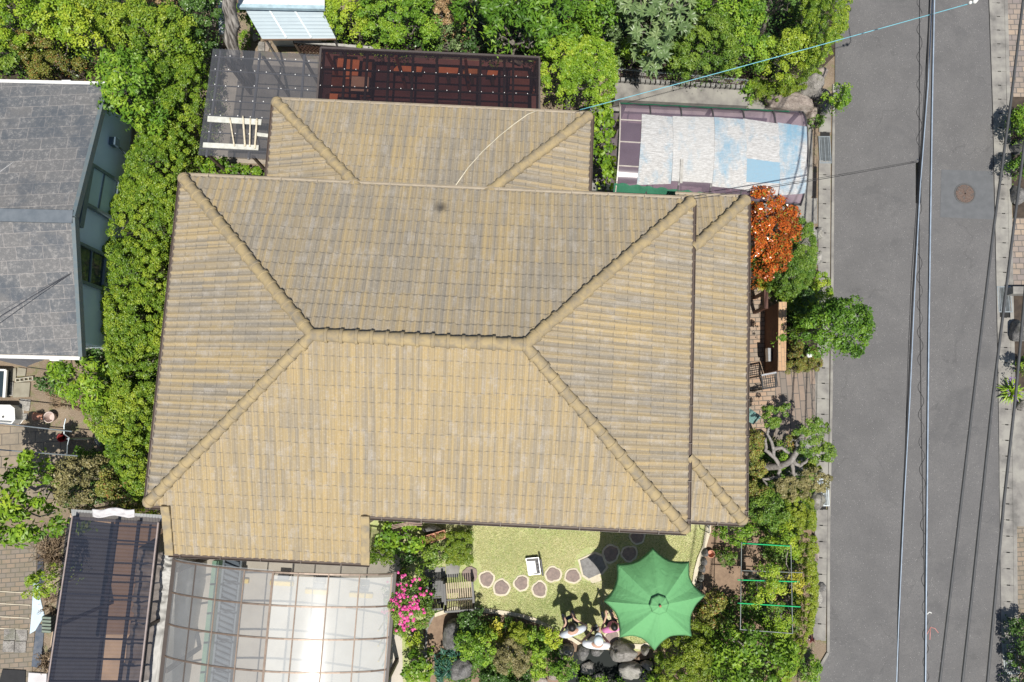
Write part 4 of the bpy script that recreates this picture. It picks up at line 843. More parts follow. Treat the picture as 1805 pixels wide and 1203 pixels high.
for p in (P(466, 66, 1.7), P(588, 66, 1.7)): mb = MB(); mb.box((p.x, p.y, .84), (.05, .05, 1.68)); obj('post', mb, ALU, sh)

# ------------------------------------------------------------------ plants
def ell(cx, cy, rx, ry, rot=0, n=26, wob=.10, seed=None):
    rr = random.Random(seed if seed is not None else int(cx * 7 + cy * 13)); ph = [rr.uniform(0, 6.28) for _ in range(4)]; c, s = math.cos(R(rot)), math.sin(R(rot)); out = []
    for i in range(n):
        t = 2 * math.pi * i / n; k = 1 + wob * (.5 * math.sin(2 * t + ph[0]) + .6 * math.sin(3 * t + ph[1]) + .5 * math.sin(5 * t + ph[2]) + .35 * math.sin(8 * t + ph[3]))
        x, y = rx * k * math.cos(t), ry * k * math.sin(t); out.append((cx + x * c - y * s, cy + x * s + y * c))
    return out
def inside(px, py, poly):
    r = np.zeros(len(px), bool); n = len(poly)
    for i in range(n):
        x0, y0 = poly[i]; x1, y1 = poly[(i + 1) % n]
        c = ((y0 > py) != (y1 > py)); 
        with np.errstate(divide='ignore', invalid='ignore'): xi = (x1 - x0) * (py - y0) / (y1 - y0 + 1e-12) + x0
        r ^= c & (px < xi)
    return r
def bdist(px, py, poly):
    d = np.full(len(px), 1e9); n = len(poly)
    for i in range(n):
        x0, y0 = poly[i]; x1, y1 = poly[(i + 1) % n]; dx, dy = x1 - x0, y1 - y0; L = dx * dx + dy * dy + 1e-12
        t = np.clip(((px - x0) * dx + (py - y0) * dy) / L, 0, 1); d = np.minimum(d, np.hypot(px - x0 - t * dx, py - y0 - t * dy))
    return d
def leaves_mesh(name, C, Nrm, ln, wd, tint, mat, parent, rr, fold=.25, droop=.0, ptfactor=.42):
    """C centres (n,3), Nrm outward normals (n,3); a four-sided folded leaf each"""
    n = len(C); a = rr.normal(size=(n, 3)); a -= (a * Nrm).sum(1)[:, None] * Nrm; a /= np.linalg.norm(a, axis=1)[:, None] + 1e-9; b = np.cross(Nrm, a)
    L = (ln * rr.uniform(.65, 1.25, n))[:, None]; Wd = (wd * rr.uniform(.75, 1.2, n))[:, None]
    p0 = C - a * L * .5; p2 = C + a * L * .5 - Nrm * L * droop; mid = C - a * L * (.5 - ptfactor) * 1.0; up = Nrm * Wd * fold
    p1 = mid + b * Wd * .5 + up; p3 = mid - b * Wd * .5 + up
    V = np.stack([p0, p1, p2, p3], 1).reshape(-1, 3); l = wloc(parent); V = V - np.array(l)
    me = bpy.data.meshes.new(name); me.vertices.add(4 * n); me.vertices.foreach_set('co', V.astype(np.float32).ravel())
    me.loops.add(4 * n); me.loops.foreach_set('vertex_index', np.arange(4 * n, dtype=np.int32)); me.polygons.add(n); me.polygons.foreach_set('loop_start', np.arange(0, 4 * n, 4, dtype=np.int32)); me.polygons.foreach_set('loop_total', np.full(n, 4, dtype=np.int32))
    at = me.attributes.new('tint', 'FLOAT', 'POINT'); at.data.foreach_set('value', np.repeat(np.clip(tint, 0, 1), 4).astype(np.float32)); me.update(); return link(name, me, mat, parent)
def hnoise(x, y, sc, seed):
    r_ = np.random.default_rng(seed); s = np.zeros_like(x)
    for k in range(7):
        a = r_.uniform(0, 2 * np.pi); f_ = sc * r_.uniform(.6, 1.8); s += np.sin((x * math.cos(a) + y * math.sin(a)) * f_ + r_.uniform(0, 6.28))
    return s / 3.2
NLEAF = 0
def crown(name, poly_px, z0, z1, mat, parent, leaf=(.07, .035), dens=3.4, clump=.16, lump=.12, flat=.5, seed=0, skirt=.5, upb=.55, zo=None, fold=.25, tbias=0.0, zref=.55, lumpsc=5.0, droop=0.0, gap=0.0, edge=1.0):
    global NLEAF
    rr = np.random.default_rng(seed + 11); zo = z0 + (z1 - z0) * zref if zo is None else zo
    poly = [tuple(P(u, v, zo))[:2] for u, v in poly_px]; xs = [p[0] for p in poly]; ys = [p[1] for p in poly]
    A = abs(sum(poly[i][0] * poly[(i + 1) % len(poly)][1] - poly[(i + 1) % len(poly)][0] * poly[i][1] for i in range(len(poly)))) / 2
    nl = int(A / (leaf[0] * leaf[1] * .5) * dens * 1.3); nc = max(4, int(A / (clump * clump * 1.1)))
    def samp(n):
        x = rr.uniform(min(xs), max(xs), n * 3); y = rr.uniform(min(ys), max(ys), n * 3); k = inside(x, y, poly); return x[k][:n], y[k][:n]
    cx, cy = samp(nc); d = bdist(cx, cy, poly); Rm = max(d.max(), .05)
    t = np.clip(d / (Rm * edge), 0, 1); dome = np.sqrt(1 - (1 - t) ** 2) ** (1 - flat * .7); hz = z0 + (z1 - z0) * (.30 + .70 * dome) + lump * hnoise(cx, cy, lumpsc, seed + 1) + lump * .35 * rr.normal(size=len(cx))
    if gap > 0:
        g_ = hnoise(cx, cy, 2.6, seed + 5) < -1.1 + gap; k = ~g_ | (rr.random(len(cx)) < .12); cx, cy, d, t, hz = cx[k], cy[k], d[k], t[k], hz[k]
    rc = clump * rr.uniform(.55, 1.15, len(cx)); ct = rr.random(len(cx)) * .5 + .25 + .12 * hnoise(cx, cy, 3.0, seed + 9)
    ns = int(nl * skirt * .35); ntop = nl - ns
    ci = rr.integers(0, len(cx), ntop); dr = rr.normal(size=(ntop, 3)); dr[:, 2] = np.abs(dr[:, 2]) * 1.0 - .15; dr /= np.linalg.norm(dr, axis=1)[:, None]
    C = np.stack([cx[ci], cy[ci], hz[ci]], 1) + dr * (rc[ci] * rr.uniform(.55, 1.0, ntop))[:, None]
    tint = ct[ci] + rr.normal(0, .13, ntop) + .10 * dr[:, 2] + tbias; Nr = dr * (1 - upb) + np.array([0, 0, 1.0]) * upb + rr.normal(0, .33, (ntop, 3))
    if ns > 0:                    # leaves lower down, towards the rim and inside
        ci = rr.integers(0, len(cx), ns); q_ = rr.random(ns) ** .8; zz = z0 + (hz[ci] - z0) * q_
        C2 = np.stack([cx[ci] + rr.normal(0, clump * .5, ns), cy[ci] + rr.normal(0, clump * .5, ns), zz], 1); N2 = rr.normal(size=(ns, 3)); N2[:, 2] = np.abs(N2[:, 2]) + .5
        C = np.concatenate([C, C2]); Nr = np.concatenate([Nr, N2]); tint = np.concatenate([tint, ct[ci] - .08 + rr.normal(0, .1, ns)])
    Nr /= np.linalg.norm(Nr, axis=1)[:, None]; C[:, 2] = np.maximum(C[:, 2], z0 + .02); NLEAF += len(C)
    return leaves_mesh(name, C, Nr, leaf[0], leaf[1], tint, mat, parent, rr, fold, droop)
def limb(mb, a, b, r0, r1, seed, n=6, wob=.12, sides=7):
    rr = random.Random(seed); a, b = Vector(a), Vector(b); L = (b - a).length; pts = []
    for i in range(n + 1):
        t = i / n; k = wob * L * math.sin(math.pi * t); pts.append(a.lerp(b, t) + Vector((rr.uniform(-k, k), rr.uniform(-k, k), rr.uniform(-k, k) * .4)))
    mb.tube(pts, [r0 + (r1 - r0) * i / n for i in range(n + 1)], sides)
def plant(name, label, cat, poly, z0, z1, mat, group=None, stem=None, sr=.045, base=None, **k):
    mu = sum(p[0] for p in poly) / len(poly); mv = sum(p[1] for p in poly) / len(poly); poly = [(mu + (p[0] - mu) * 1.03, mv + (p[1] - mv) * 1.03) for p in poly]
    u = sum(p[0] for p in poly) / len(poly); v = sum(p[1] for p in poly) / len(poly); c = P(u, v, (z0 + z1) / 2); b = P(*base, 0) if base else Vector((c.x, c.y, 0)); seed = int(abs(u * 3 + v * 7))
    tree = z0 > .35 or name.endswith('tree'); t = E(name, (b.x, b.y, 0), label, cat, group); k.setdefault('seed', seed)
    crown('crown' if tree else 'foliage', poly, z0, z1, mat, t, **k)
    mb = MB(); hh = z0 + (z1 - z0) * .45; rr = random.Random(seed); sp = [P(*p, hh) for p in poly[::max(1, len(poly) // 5)]]
    if tree: limb(mb, b, Vector((b.x + (c.x - b.x) * .7, b.y + (c.y - b.y) * .7, z0 + .1)), sr * 1.5, sr, seed)
    tip = Vector((b.x + (c.x - b.x) * .7, b.y + (c.y - b.y) * .7, z0 + .08)) if tree else b
    for i, q_ in enumerate(sp):
        limb(mb, tip, Vector((c.x, c.y, hh)).lerp(Vector((q_.x, q_.y, hh + .05)), .62) + Vector((0, 0, rr.uniform(-.05, .2) * (z1 - z0))), sr * .8, sr * .2, seed + i)
    obj('trunk' if tree else 'stems', mb, stem or BARK, t, True); return t
G_Y = leafmat('leaf_yellow_green', (0.110, 0.235, 0.017), (0.260, 0.400, 0.028), (0.509, 0.580, 0.055), tr=.28)
G_B = leafmat('leaf_bright_green', (0.069, 0.166, 0.017), (0.155, 0.304, 0.025), (0.353, 0.497, 0.048), tr=.28)
G_M = leafmat('leaf_mid_green', (0.050, 0.124, 0.017), (0.105, 0.207, 0.025), (0.227, 0.331, 0.041), tr=.22)
G_D = leafmat('leaf_dark_green', (0.028, 0.069, 0.014), (0.055, 0.124, 0.025), (0.110, 0.207, 0.041), tr=.15, rough=.35)
G_O = leafmat('leaf_olive', (0.097, 0.117, 0.025), (0.193, 0.214, 0.041), (0.331, 0.331, 0.069), tr=.2, odd=(0.345, 0.166, 0.055))
G_H = leafmat('leaf_hedge', (0.061, 0.138, 0.014), (0.160, 0.276, 0.022), (0.367, 0.455, 0.041), tr=.25)
G_L = leafmat('leaf_grey_green', (0.083, 0.138, 0.048), (0.152, 0.235, 0.083), (0.304, 0.386, 0.166), tr=.2, rough=.4)
G_LIME = leafmat('leaf_lime', (0.100, 0.210, 0.018), (0.246, 0.400, 0.028), (0.486, 0.560, 0.060), tr=.28)
G_RED = leafmat('leaf_red_orange', (.14, .09, .02), (.42, .085, .015), (.72, .20, .035), tr=.2, rough=.2, odd=(.26, .26, .04))
G_PUR = leafmat('leaf_purple', (.04, .015, .02), (.10, .03, .035), (.25, .08, .06), tr=.1, rough=.3)
G_DRY = leafmat('leaf_dry', (.26, .16, .08), (.42, .28, .14), (.60, .45, .25), tr=.15)
G_MOSS = leafmat('leaf_clipped', (0.066, 0.138, 0.011), (0.149, 0.235, 0.017), (0.283, 0.345, 0.028), tr=.2)
G_TEAL = leafmat('leaf_teal', (.02, .07, .045), (.035, .12, .08), (.07, .2, .13), tr=.15)
G_YB = leafmat('leaf_yellow', (.25, .27, .03), (.45, .42, .04), (.62, .58, .08), tr=.25)
G_OB = leafmat('leaf_brown_olive', (0.097, 0.097, 0.041), (0.193, 0.179, 0.069), (0.331, 0.290, 0.124), tr=.15)

# --- the long row left of the house
hz = [('tall hedge shrub beside the grey lean-to, topmost of the row west of the house', [(262, 130), (330, 100), (372, 130), (368, 190), (352, 240), (340, 290), (285, 300), (262, 240), (255, 180)], 2.3),
      ('hedge shrub in the row beside the north-west corner of the tiled roof', [(262, 235), (340, 230), (345, 300), (330, 372), (265, 380), (228, 350), (240, 290)], 2.3),
      ('hedge shrub in the row beside the slate house window, opposite the upper west slope', [(222, 350), (262, 330), (335, 330), (330, 430), (300, 460), (215, 458), (190, 440), (198, 390)], 2.2),
      ('hedge shrub in the row with its edge reaching the slate house shutter', [(190, 445), (215, 430), (310, 430), (320, 530), (205, 540), (182, 500)], 2.2),
      ('hedge shrub in the row opposite the middle of the west roof slope', [(184, 540), (220, 520), (310, 510), (310, 620), (230, 632), (186, 590)], 2.2),
      ('hedge shrub in the row right of the dark gap below the slate house', [(190, 605), (235, 590), (300, 590), (300, 700), (240, 720), (215, 690), (205, 640)], 2.1),
      ('bright hedge shrub in the row above the bend by the clay pots', [(170, 700), (215, 680), (290, 680), (290, 780), (225, 800), (190, 775), (165, 745)], 2.0),
      ('last hedge shrub in the row, at the south-west roof corner', [(200, 770), (240, 760), (290, 760), (285, 880), (245, 880), (232, 850), (215, 825)], 1.9)]
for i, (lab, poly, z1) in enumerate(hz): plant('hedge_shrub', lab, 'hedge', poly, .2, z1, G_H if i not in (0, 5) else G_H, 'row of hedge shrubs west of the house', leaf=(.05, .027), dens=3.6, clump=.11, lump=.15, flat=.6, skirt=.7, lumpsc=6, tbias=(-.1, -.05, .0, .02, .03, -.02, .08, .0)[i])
plant('leafy_tree', 'fresh green broad leaved tree touching the slate roof corner', 'tree', [(180, 130), (215, 105), (262, 108), (285, 140), (290, 185), (275, 225), (240, 232), (205, 205), (185, 185)], 1.6, 3.4, G_B, leaf=(.11, .05), dens=2.6, clump=.22, lump=.22, flat=.2)
plant('laurel_tree', 'bright tree with long glossy leaves below the slate house corner', 'tree', [(105, 655), (140, 625), (175, 640), (205, 668), (208, 705), (180, 730), (145, 705), (115, 690)], .6, 2.2, G_LIME, leaf=(.15, .05), dens=4.2, clump=.2, lump=.12, flat=.5, tbias=-.25)
plant('shrub', 'dark shrub in the shade between the laurel tree and the hedge', 'shrub', [(165, 625), (200, 615), (222, 650), (225, 700), (205, 715), (195, 680)], .1, 1.2, G_D, leaf=(.08, .04), clump=.16)
plant('shrub', 'olive green shrub above the dark corrugated carport', 'shrub', [(105, 830), (140, 800), (178, 812), (195, 850), (185, 890), (150, 905), (118, 880)], .3, 1.9, G_OB, leaf=(.06, .03), dens=3, clump=.16, lump=.15, tbias=.1)
plant('shrub', 'yellowish shrub tucked beside the south-west roof corner', 'shrub', [(188, 840), (215, 825), (248, 840), (262, 880), (240, 902), (205, 895)], .3, 1.9, G_O, leaf=(.06, .032), dens=3.2, clump=.15, lump=.12)
plant('shrub', 'small bright shrub peeping out below the west gutter corner', 'shrub', [(240, 892), (290, 893), (292, 910), (262, 913), (242, 905)], .2, 1.2, G_LIME, leaf=(.06, .035), clump=.1, tbias=-.2)
plant('leafy_tree', 'yellow green tree with big leaves at the left edge over the patio', 'tree', [(-40, 800), (8, 812), (25, 845), (42, 870), (40, 905), (58, 925), (140, 905), (125, 930), (60, 945), (20, 945), (-40, 930)], 1.3, 2.9, G_LIME, leaf=(.16, .075), dens=4.0, clump=.26, lump=.2, flat=.2, tbias=-.2, base=(-20, 900))
plant('leafy_tree', 'loose bright tree with pointed leaves between the patio and the olive shrub', 'tree', [(48, 810), (70, 795), (80, 820), (108, 850), (118, 885), (92, 900), (60, 880), (50, 845)], 1.0, 2.3, G_LIME, leaf=(.13, .055), dens=3.6, clump=.2, lump=.15, tbias=-.3)
plant('shrub', 'small blue green bush in the shade right of the drying poles', 'shrub', ell(150, 800, 14, 12), .2, 1.0, G_B, leaf=(.06, .035), clump=.1)
plant('shrub', 'tiny light green bush right of the blue green bush', 'shrub', ell(180, 805, 10, 8), .2, .9, G_B, leaf=(.06, .04), clump=.08)
plant('camellia_shrub', 'low dark shrub with a few red leaves near the concrete slabs', 'shrub', ell(92, 672, 27, 17), .05, .6, G_D, leaf=(.07, .04), dens=2.0, clump=.12, gap=.3)
plant('small_shrub', 'round bright shrub pressed against the dark corrugated carport', 'shrub', [(72, 1018), (88, 1000), (108, 1000), (110, 1040), (98, 1050), (76, 1046)], .3, 2.0, G_Y, leaf=(.06, .03), clump=.12)
def twigs(label, poly, h, n, mat=TWIG, name='dry_bush', cat='dry bush'):
    u = sum(p[0] for p in poly) / len(poly); v = sum(p[1] for p in poly) / len(poly); c = P(u, v, 0); t = E(name, (c.x, c.y, 0), label, cat); rr = random.Random(int(u + v)); mb = MB(); pw = [P(*p, h * .5) for p in poly]
    for i in range(n):
        q_ = rr.choice(pw).lerp(pw[rr.randrange(len(pw))], rr.random()); q_.z = rr.uniform(.3, 1) * h; a = c.lerp(Vector((q_.x, q_.y, 0)), .35); limb(mb, a, q_, .010, .004, i, 4, .18, 4)
    obj('twigs', mb, mat, t); return t
twigs('tangle of dry brown stems beside the dark carport near the patio corner', [(62, 945), (105, 940), (110, 1000), (85, 1010), (68, 985)], .9, 130)
twigs('thin dry stems on the pale blue board below the small round shrub', [(72, 1045), (100, 1050), (96, 1085), (70, 1080)], .4, 50)
twigs('dry grey brown bush at the bottom beside the dark carport', [(68, 1150), (88, 1150), (84, 1185), (66, 1180)], .5, 70)
twigs('heap of dry brown clippings near the clay pots', [(80, 690), (150, 700), (148, 725), (90, 720)], .2, 160)
twigs('dry tangled stems below the slate house corner', [(142, 605), (180, 600), (180, 628), (150, 625)], .4, 120)
# --- north-west thicket
nw = [('shrub', 'yellow green tree at the top left corner of the garden', [(-40, -40), (55, -40), (95, 10), (90, 60), (55, 75), (-40, 70)], 1.0, 2.8, G_Y, (.075, .04), -.12),
      ('shrub', 'bushy mid green tree at the left edge beneath the corner tree', [(-40, 60), (25, 55), (45, 90), (38, 128), (-40, 125)], .6, 2.0, G_M, (.08, .04), .1),
      ('shrub', 'yellow green tree right of the top left corner tree', [(60, 5), (110, 0), (165, 12), (170, 55), (135, 78), (80, 70)], 1.0, 2.7, G_Y, (.075, .04), -.15),
      ('shrub', 'dull olive shrub above the slate roof', [(42, 75), (90, 58), (140, 75), (148, 118), (100, 135), (48, 128)], .4, 1.7, G_O, (.05, .025), -.05),
      ('shrub', 'pale yellow tree in the middle of the north-west thicket', [(110, 20), (160, 25), (190, 60), (180, 100), (150, 92), (125, 60)], 1.2, 2.9, G_Y, (.075, .04), .1),
      ('shrub', 'bushy green tree at the top between the yellow trees and the tree trunk', [(165, -30), (245, -30), (262, 20), (245, 60), (205, 75), (170, 45)], 1.0, 2.7, G_H, (.07, .036), .0),
      ('shrub', 'bright green tree left of the dark shrub beside the big trunk', [(222, 40), (262, 25), (320, 25), (352, 50), (348, 100), (300, 125), (245, 105), (215, 85)], 1.2, 2.8, G_H, (.07, .036), .03),
      ('shrub', 'dark green shrub in front of the big grey trunk', [(330, -20), (385, -20), (388, 40), (375, 85), (345, 80), (335, 40)], .6, 2.2, G_D, (.07, .035), .25),
      ('shrub', 'dark shrub between the hedge row and the grey lean-to', [(340, 80), (378, 75), (372, 120), (362, 160), (340, 140)], .3, 1.5, G_D, (.07, .035), .2)]
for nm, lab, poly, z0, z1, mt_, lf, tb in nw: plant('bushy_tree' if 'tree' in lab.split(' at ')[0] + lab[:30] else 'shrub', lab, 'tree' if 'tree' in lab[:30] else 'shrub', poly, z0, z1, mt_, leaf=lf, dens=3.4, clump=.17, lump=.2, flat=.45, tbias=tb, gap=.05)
twigs('dry bare branches in the dark hollow of the north-west thicket', [(170, 85), (215, 75), (210, 125), (160, 128)], 1.2, 60)
plant('dry_shrub', 'dry brown shrub at the top edge above the hedge row', 'shrub', ell(300, 4, 38, 16), .2, 1.3, G_DRY, leaf=(.05, .025), dens=2, clump=.14)
# --- north side
plant('small_tree', 'yellow green small tree right of the pale blue shed', 'tree', ell(618, 28, 44, 38), .9, 2.5, G_Y, leaf=(.06, .032), dens=3.2, clump=.15, lump=.15, tbias=.02)
plant('camphor_tree', 'dense bright green tree above the brown lean-to', 'tree', [(640, 20), (670, -30), (755, -30), (770, 20), (768, 60), (735, 85), (700, 88), (670, 75), (640, 60)], 1.0, 2.9, G_B, leaf=(.06, .034), dens=3.6, clump=.15, lump=.22, flat=.4, lumpsc=7)
plant('dry_shrub', 'dry beige shrub between the dense green tree and the long leaved tree', 'shrub', [(765, 5), (800, -10), (818, 20), (815, 50), (790, 62), (768, 40)], .3, 1.7, G_DRY, leaf=(.055, .03), dens=2.4, clump=.14, lump=.15)
plant('shrub', 'muted grey green shrub under the dry beige one', 'shrub', [(768, 50), (812, 50), (815, 88), (775, 86)], .2, 1.2, G_L, leaf=(.06, .03), dens=2.2, clump=.14)
plant('oak_tree', 'large tree with long drooping green leaves above the middle of the lean-to', 'tree', [(808, -30), (1000, -30), (1008, 40), (1000, 85), (960, 92), (920, 80), (870, 88), (830, 70), (808, 30)], 1.4, 3.6, G_B, leaf=(.16, .05), dens=3.4, clump=.26, lump=.28, flat=.3, tbias=-.30, droop=.25)
plant('topiary_tree', 'round clipped yellow green tree at the corner of the tiled roof and lean-to', 'tree', [(948, 110), (965, 85), (1000, 72), (1040, 78), (1080, 92), (1086, 130), (1082, 165), (1072, 190), (1040, 185), (1020, 165), (1005, 180), (985, 178), (962, 150)], 1.5, 2.9, G_LIME, leaf=(.06, .032), dens=4.4, clump=.12, lump=.08, flat=.55, tbias=-.1, base=(998, 195), sr=.07)
plant('shrub', 'bright shrub head above the clipped round tree', 'shrub', [(1000, 40), (1030, 32), (1058, 50), (1055, 85), (1010, 80)], .6, 2.0, G_LIME, leaf=(.07, .035), dens=3, clump=.14, tbias=-.22)
plant('leafy_tree', 'bright green tree at the top edge left of the loquat', 'tree', [(1000, -30), (1085, -30), (1092, 30), (1070, 62), (1030, 45), (1005, 30)], 1.2, 3.0, G_B, tbias=-.2, leaf=(.11, .045), dens=2.6, clump=.2, lump=.2)
plant('shrub', 'muted green shrub between the clipped tree and the loquat', 'shrub', [(1052, 55), (1085, 50), (1098, 85), (1092, 118), (1065, 95)], .3, 1.6, G_L, leaf=(.06, .03), dens=2.6, clump=.14, tbias=-.1)
def rosettes(label, poly, z0, z1, mat, n, ll, lw, name, cat, seed=5):
    u = sum(p[0] for p in poly) / len(poly); v = sum(p[1] for p in poly) / len(poly); c = P(u, v, z1 * .6); t = E(name, (c.x, c.y, 0), label, cat); rr = np.random.default_rng(seed); pw = [tuple(P(*p, z1 * .8))[:2] for p in poly]
    xs, ys = zip(*pw); x = rr.uniform(min(xs), max(xs), n * 4); y = rr.uniform(min(ys), max(ys), n * 4); k = inside(x, y, pw); x, y = x[k][:n], y[k][:n]; mb = MB(); V = []; T = []
    st = MB(); limb(st, (c.x, c.y, 0), (c.x, c.y, z0 + .2), .07, .05, 3)
    for i in range(len(x)):
        z = z0 + (z1 - z0) * (.35 + .65 * rr.random()); m = rr.integers(7, 12); a0 = rr.uniform(0, 6.28); ct = rr.uniform(.2, .8); tl = Vector(rr.normal(0, .25, 3)) + Vector((0, 0, 1)); tl.normalize(); qq = Vector((0, 0, 1)).rotation_difference(tl)
        limb(st, (c.x + (x[i] - c.x) * .2, c.y + (y[i] - c.y) * .2, z0 + .1), (x[i], y[i], z - .03), .02, .012, i, 4, .08, 5)
        for j in range(m):
            a = a0 + 6.283 * j / m + rr.normal(0, .12); L = ll * rr.uniform(.7, 1.1); el = rr.uniform(.0, .55); d = qq @ Vector((math.cos(a) * math.cos(el), math.sin(a) * math.cos(el), math.sin(el))); s = qq @ Vector((-math.sin(a), math.cos(a), 0)); p = Vector((x[i], y[i], z)); nn_ = d.cross(s)
            V += [p, p + d * L * .45 + s * lw * .5 + nn_ * -.01, p + d * L * .5, p + d * L * .45 - s * lw * .5 + nn_ * -.01, p + d * L - Vector((0, 0, L * .22))]; T += [min(1, max(0, ct + rr.normal(0, .1)))] * 5
    n5 = len(V) // 5; l = wloc(t); me = bpy.data.meshes.new('crown'); me.from_pydata([v_ - l for v_ in V], [], [q_ for i in range(n5) for q_ in ((5 * i, 5 * i + 1, 5 * i + 2), (5 * i, 5 * i + 2, 5 * i + 3), (5 * i + 1, 5 * i + 4, 5 * i + 2), (5 * i + 2, 5 * i + 4, 5 * i + 3))])
    at = me.attributes.new('tint', 'FLOAT', 'POINT'); at.data.foreach_set('value', T); me.update(); link('crown', me, mat, t); obj('trunk', st, BARK, t, True); return t
rosettes('loquat tree with large grey green leaf rosettes at the top edge', [(1085, -40), (1230, -40), (1240, 30), (1200, 70), (1170, 118), (1140, 110), (1110, 70), (1088, 30)], 1.4, 3.2, G_L, 150, .24, .075, 'loquat_tree', 'tree')
plant('shrub', 'bright shrub under the loquat tree near the lattice wall', 'shrub', [(1092, 80), (1120, 68), (1148, 85), (1150, 108), (1110, 115), (1095, 105)], .4, 1.6, G_LIME, leaf=(.06, .03), dens=3, clump=.13, tbias=-.15)
plant('leafy_tree', 'mid green tree at the top right of the loquat', 'tree', [(1215, -40), (1330, -40), (1330, 10), (1305, 35), (1270, 50), (1235, 40)], 1.3, 3.1, G_B, leaf=(.08, .04), dens=3, clump=.2, lump=.2, tbias=.05)
plant('leafy_tree', 'fine leaved green tree behind the concrete ledge', 'tree', [(1175, 70), (1230, 35), (1290, 45), (1300, 90), (1290, 125), (1235, 132), (1190, 118)], 1.0, 2.6, G_M, leaf=(.07, .025), dens=3.2, clump=.16, lump=.2, tbias=.15)
plant('shrub', 'bright shrub between the fine leaved tree and the loquat', 'shrub', [(1165, 95), (1200, 90), (1225, 115), (1215, 130), (1180, 125)], .4, 1.5, G_LIME, leaf=(.06, .03), dens=3, clump=.12, tbias=-.2)
plant('leafy_tree', 'tall green tree left of the dark hollow near the road', 'tree', [(1270, 45), (1320, 20), (1335, 50), (1325, 75), (1345, 70), (1355, 95), (1330, 130), (1290, 130), (1275, 95)], 1.0, 2.7, G_B, leaf=(.07, .035), dens=3, clump=.17, lump=.2, tbias=.05)
plant('shrub', 'bushy yellow green shrub above the stone wall and moss bank', 'shrub', [(1345, 85), (1370, 65), (1400, 75), (1440, 85), (1435, 120), (1405, 150), (1360, 142), (1345, 115)], .6, 2.1, G_H, leaf=(.065, .032), dens=3.2, clump=.16, lump=.15, tbias=.12)
plant('leafy_tree', 'dark tree at the top edge in the hollow near the road hedge', 'tree', [(1335, -40), (1400, -40), (1405, 20), (1375, 30), (1345, 15)], 1.2, 2.9, G_D, leaf=(.08, .04), dens=2.6, clump=.18, lump=.2, tbias=.35)
plant('clipped_hedge', 'large clipped olive hedge curving along the road at the top', 'hedge', [(1398, -50), (1500, -50), (1494, 10), (1478, 45), (1468, 85), (1448, 115), (1420, 142), (1400, 130), (1408, 90), (1395, 60), (1395, 20)], .2, 2.3, G_H, leaf=(.045, .022), dens=4.2, clump=.10, lump=.10, flat=.9, tbias=.02, lumpsc=8, edge=.6)
plant('moss_bank', 'low clipped green azalea bank above the big stones by the carport', 'shrub', [(1320, 142), (1350, 150), (1385, 150), (1420, 140), (1445, 120), (1440, 140), (1410, 165), (1370, 178), (1335, 176), (1318, 160)], .05, .7, G_MOSS, leaf=(.035, .018), dens=4, clump=.09, lump=.03, flat=.9)
plant('ivy', 'small climbing plant at the west end of the moss bank', 'plant', ell(1315, 170, 12, 22), .05, .6, G_B, leaf=(.06, .045), dens=2, clump=.1)
plant('small_tree', 'small bright green shrub leaning over the road edge by the stones', 'shrub', ell(1471, 174, 22, 20), .4, 1.3, G_B, leaf=(.06, .035), dens=3.2, clump=.11, lump=.08, tbias=.1, base=(1450, 180))
plant('weed', 'small weedy plant at the upper corner of the gutter grate', 'plant', [(1425, 215), (1440, 205), (1452, 215), (1440, 225), (1428, 235)], .02, .4, G_M, leaf=(.06, .025), dens=2, clump=.08)
plant('climber', 'broad leaved climber between the tiled roof and the mauve carport', 'climber', [(1040, 200), (1060, 190), (1070, 215), (1080, 245), (1085, 268), (1078, 300), (1082, 335), (1042, 336)], .3, 2.0, G_LIME, leaf=(.10, .085), dens=3, clump=.15, lump=.15, tbias=-.35, flat=.6)
plant('shrub', 'low leafy plant between the grey lean-to and the roof', 'shrub', [(362, 300), (375, 288), (400, 283), (420, 295), (440, 300), (466, 303), (468, 318), (365, 316)], .1, 1.2, G_LIME, leaf=(.09, .05), dens=2.6, clump=.12, tbias=-.3)
plant('shrub', 'small leafy plant left of the pale blue shed roof', 'shrub', [(422, 14), (442, 14), (450, 30), (458, 48), (445, 50), (425, 32)], .2, 1.4, G_B, leaf=(.08, .045), dens=2.4, clump=.11)
plant('shrub', 'small round bush at the corner of the pale blue shed', 'shrub', ell(574, 57, 16, 16), .3, 1.9, G_M, leaf=(.055, .03), dens=3.2, clump=.1)
plant('ground_cover', 'low weeds on the gravel below the big grey trunk', 'plant', ell(433, 72, 14, 16), .01, .2, G_B, leaf=(.05, .03), dens=1.2, clump=.08)
# --- east side
plant('photinia_tree', 'round tree with shiny red orange leaves at the east roof corner', 'tree', [(1312, 345), (1335, 340), (1352, 348), (1365, 340), (1378, 358), (1395, 385), (1397, 420), (1388, 455), (1368, 482), (1340, 498), (1310, 492), (1300, 420)], .8, 2.7, G_RED, leaf=(.07, .034), dens=3.2, clump=.17, lump=.2, flat=.4, gap=.1)
plant('shrub', 'dark purple leaved shrub behind the roof corner beside the mauve carport', 'shrub', [(1270, 346), (1285, 338), (1315, 336), (1330, 345), (1318, 352), (1275, 352)], .4, 2.0, G_PUR, leaf=(.06, .03), dens=2.6, clump=.1)
plant('clipped_shrub', 'domed dark green clipped shrub right of the red tree', 'shrub', [(1385, 395), (1402, 386), (1420, 405), (1431, 440), (1431, 480), (1420, 505), (1390, 525), (1355, 510), (1362, 470), (1385, 430)], .15, 1.7, G_M, leaf=(.045, .022), dens=4, clump=.10, lump=.05, flat=.5, tbias=-.02)
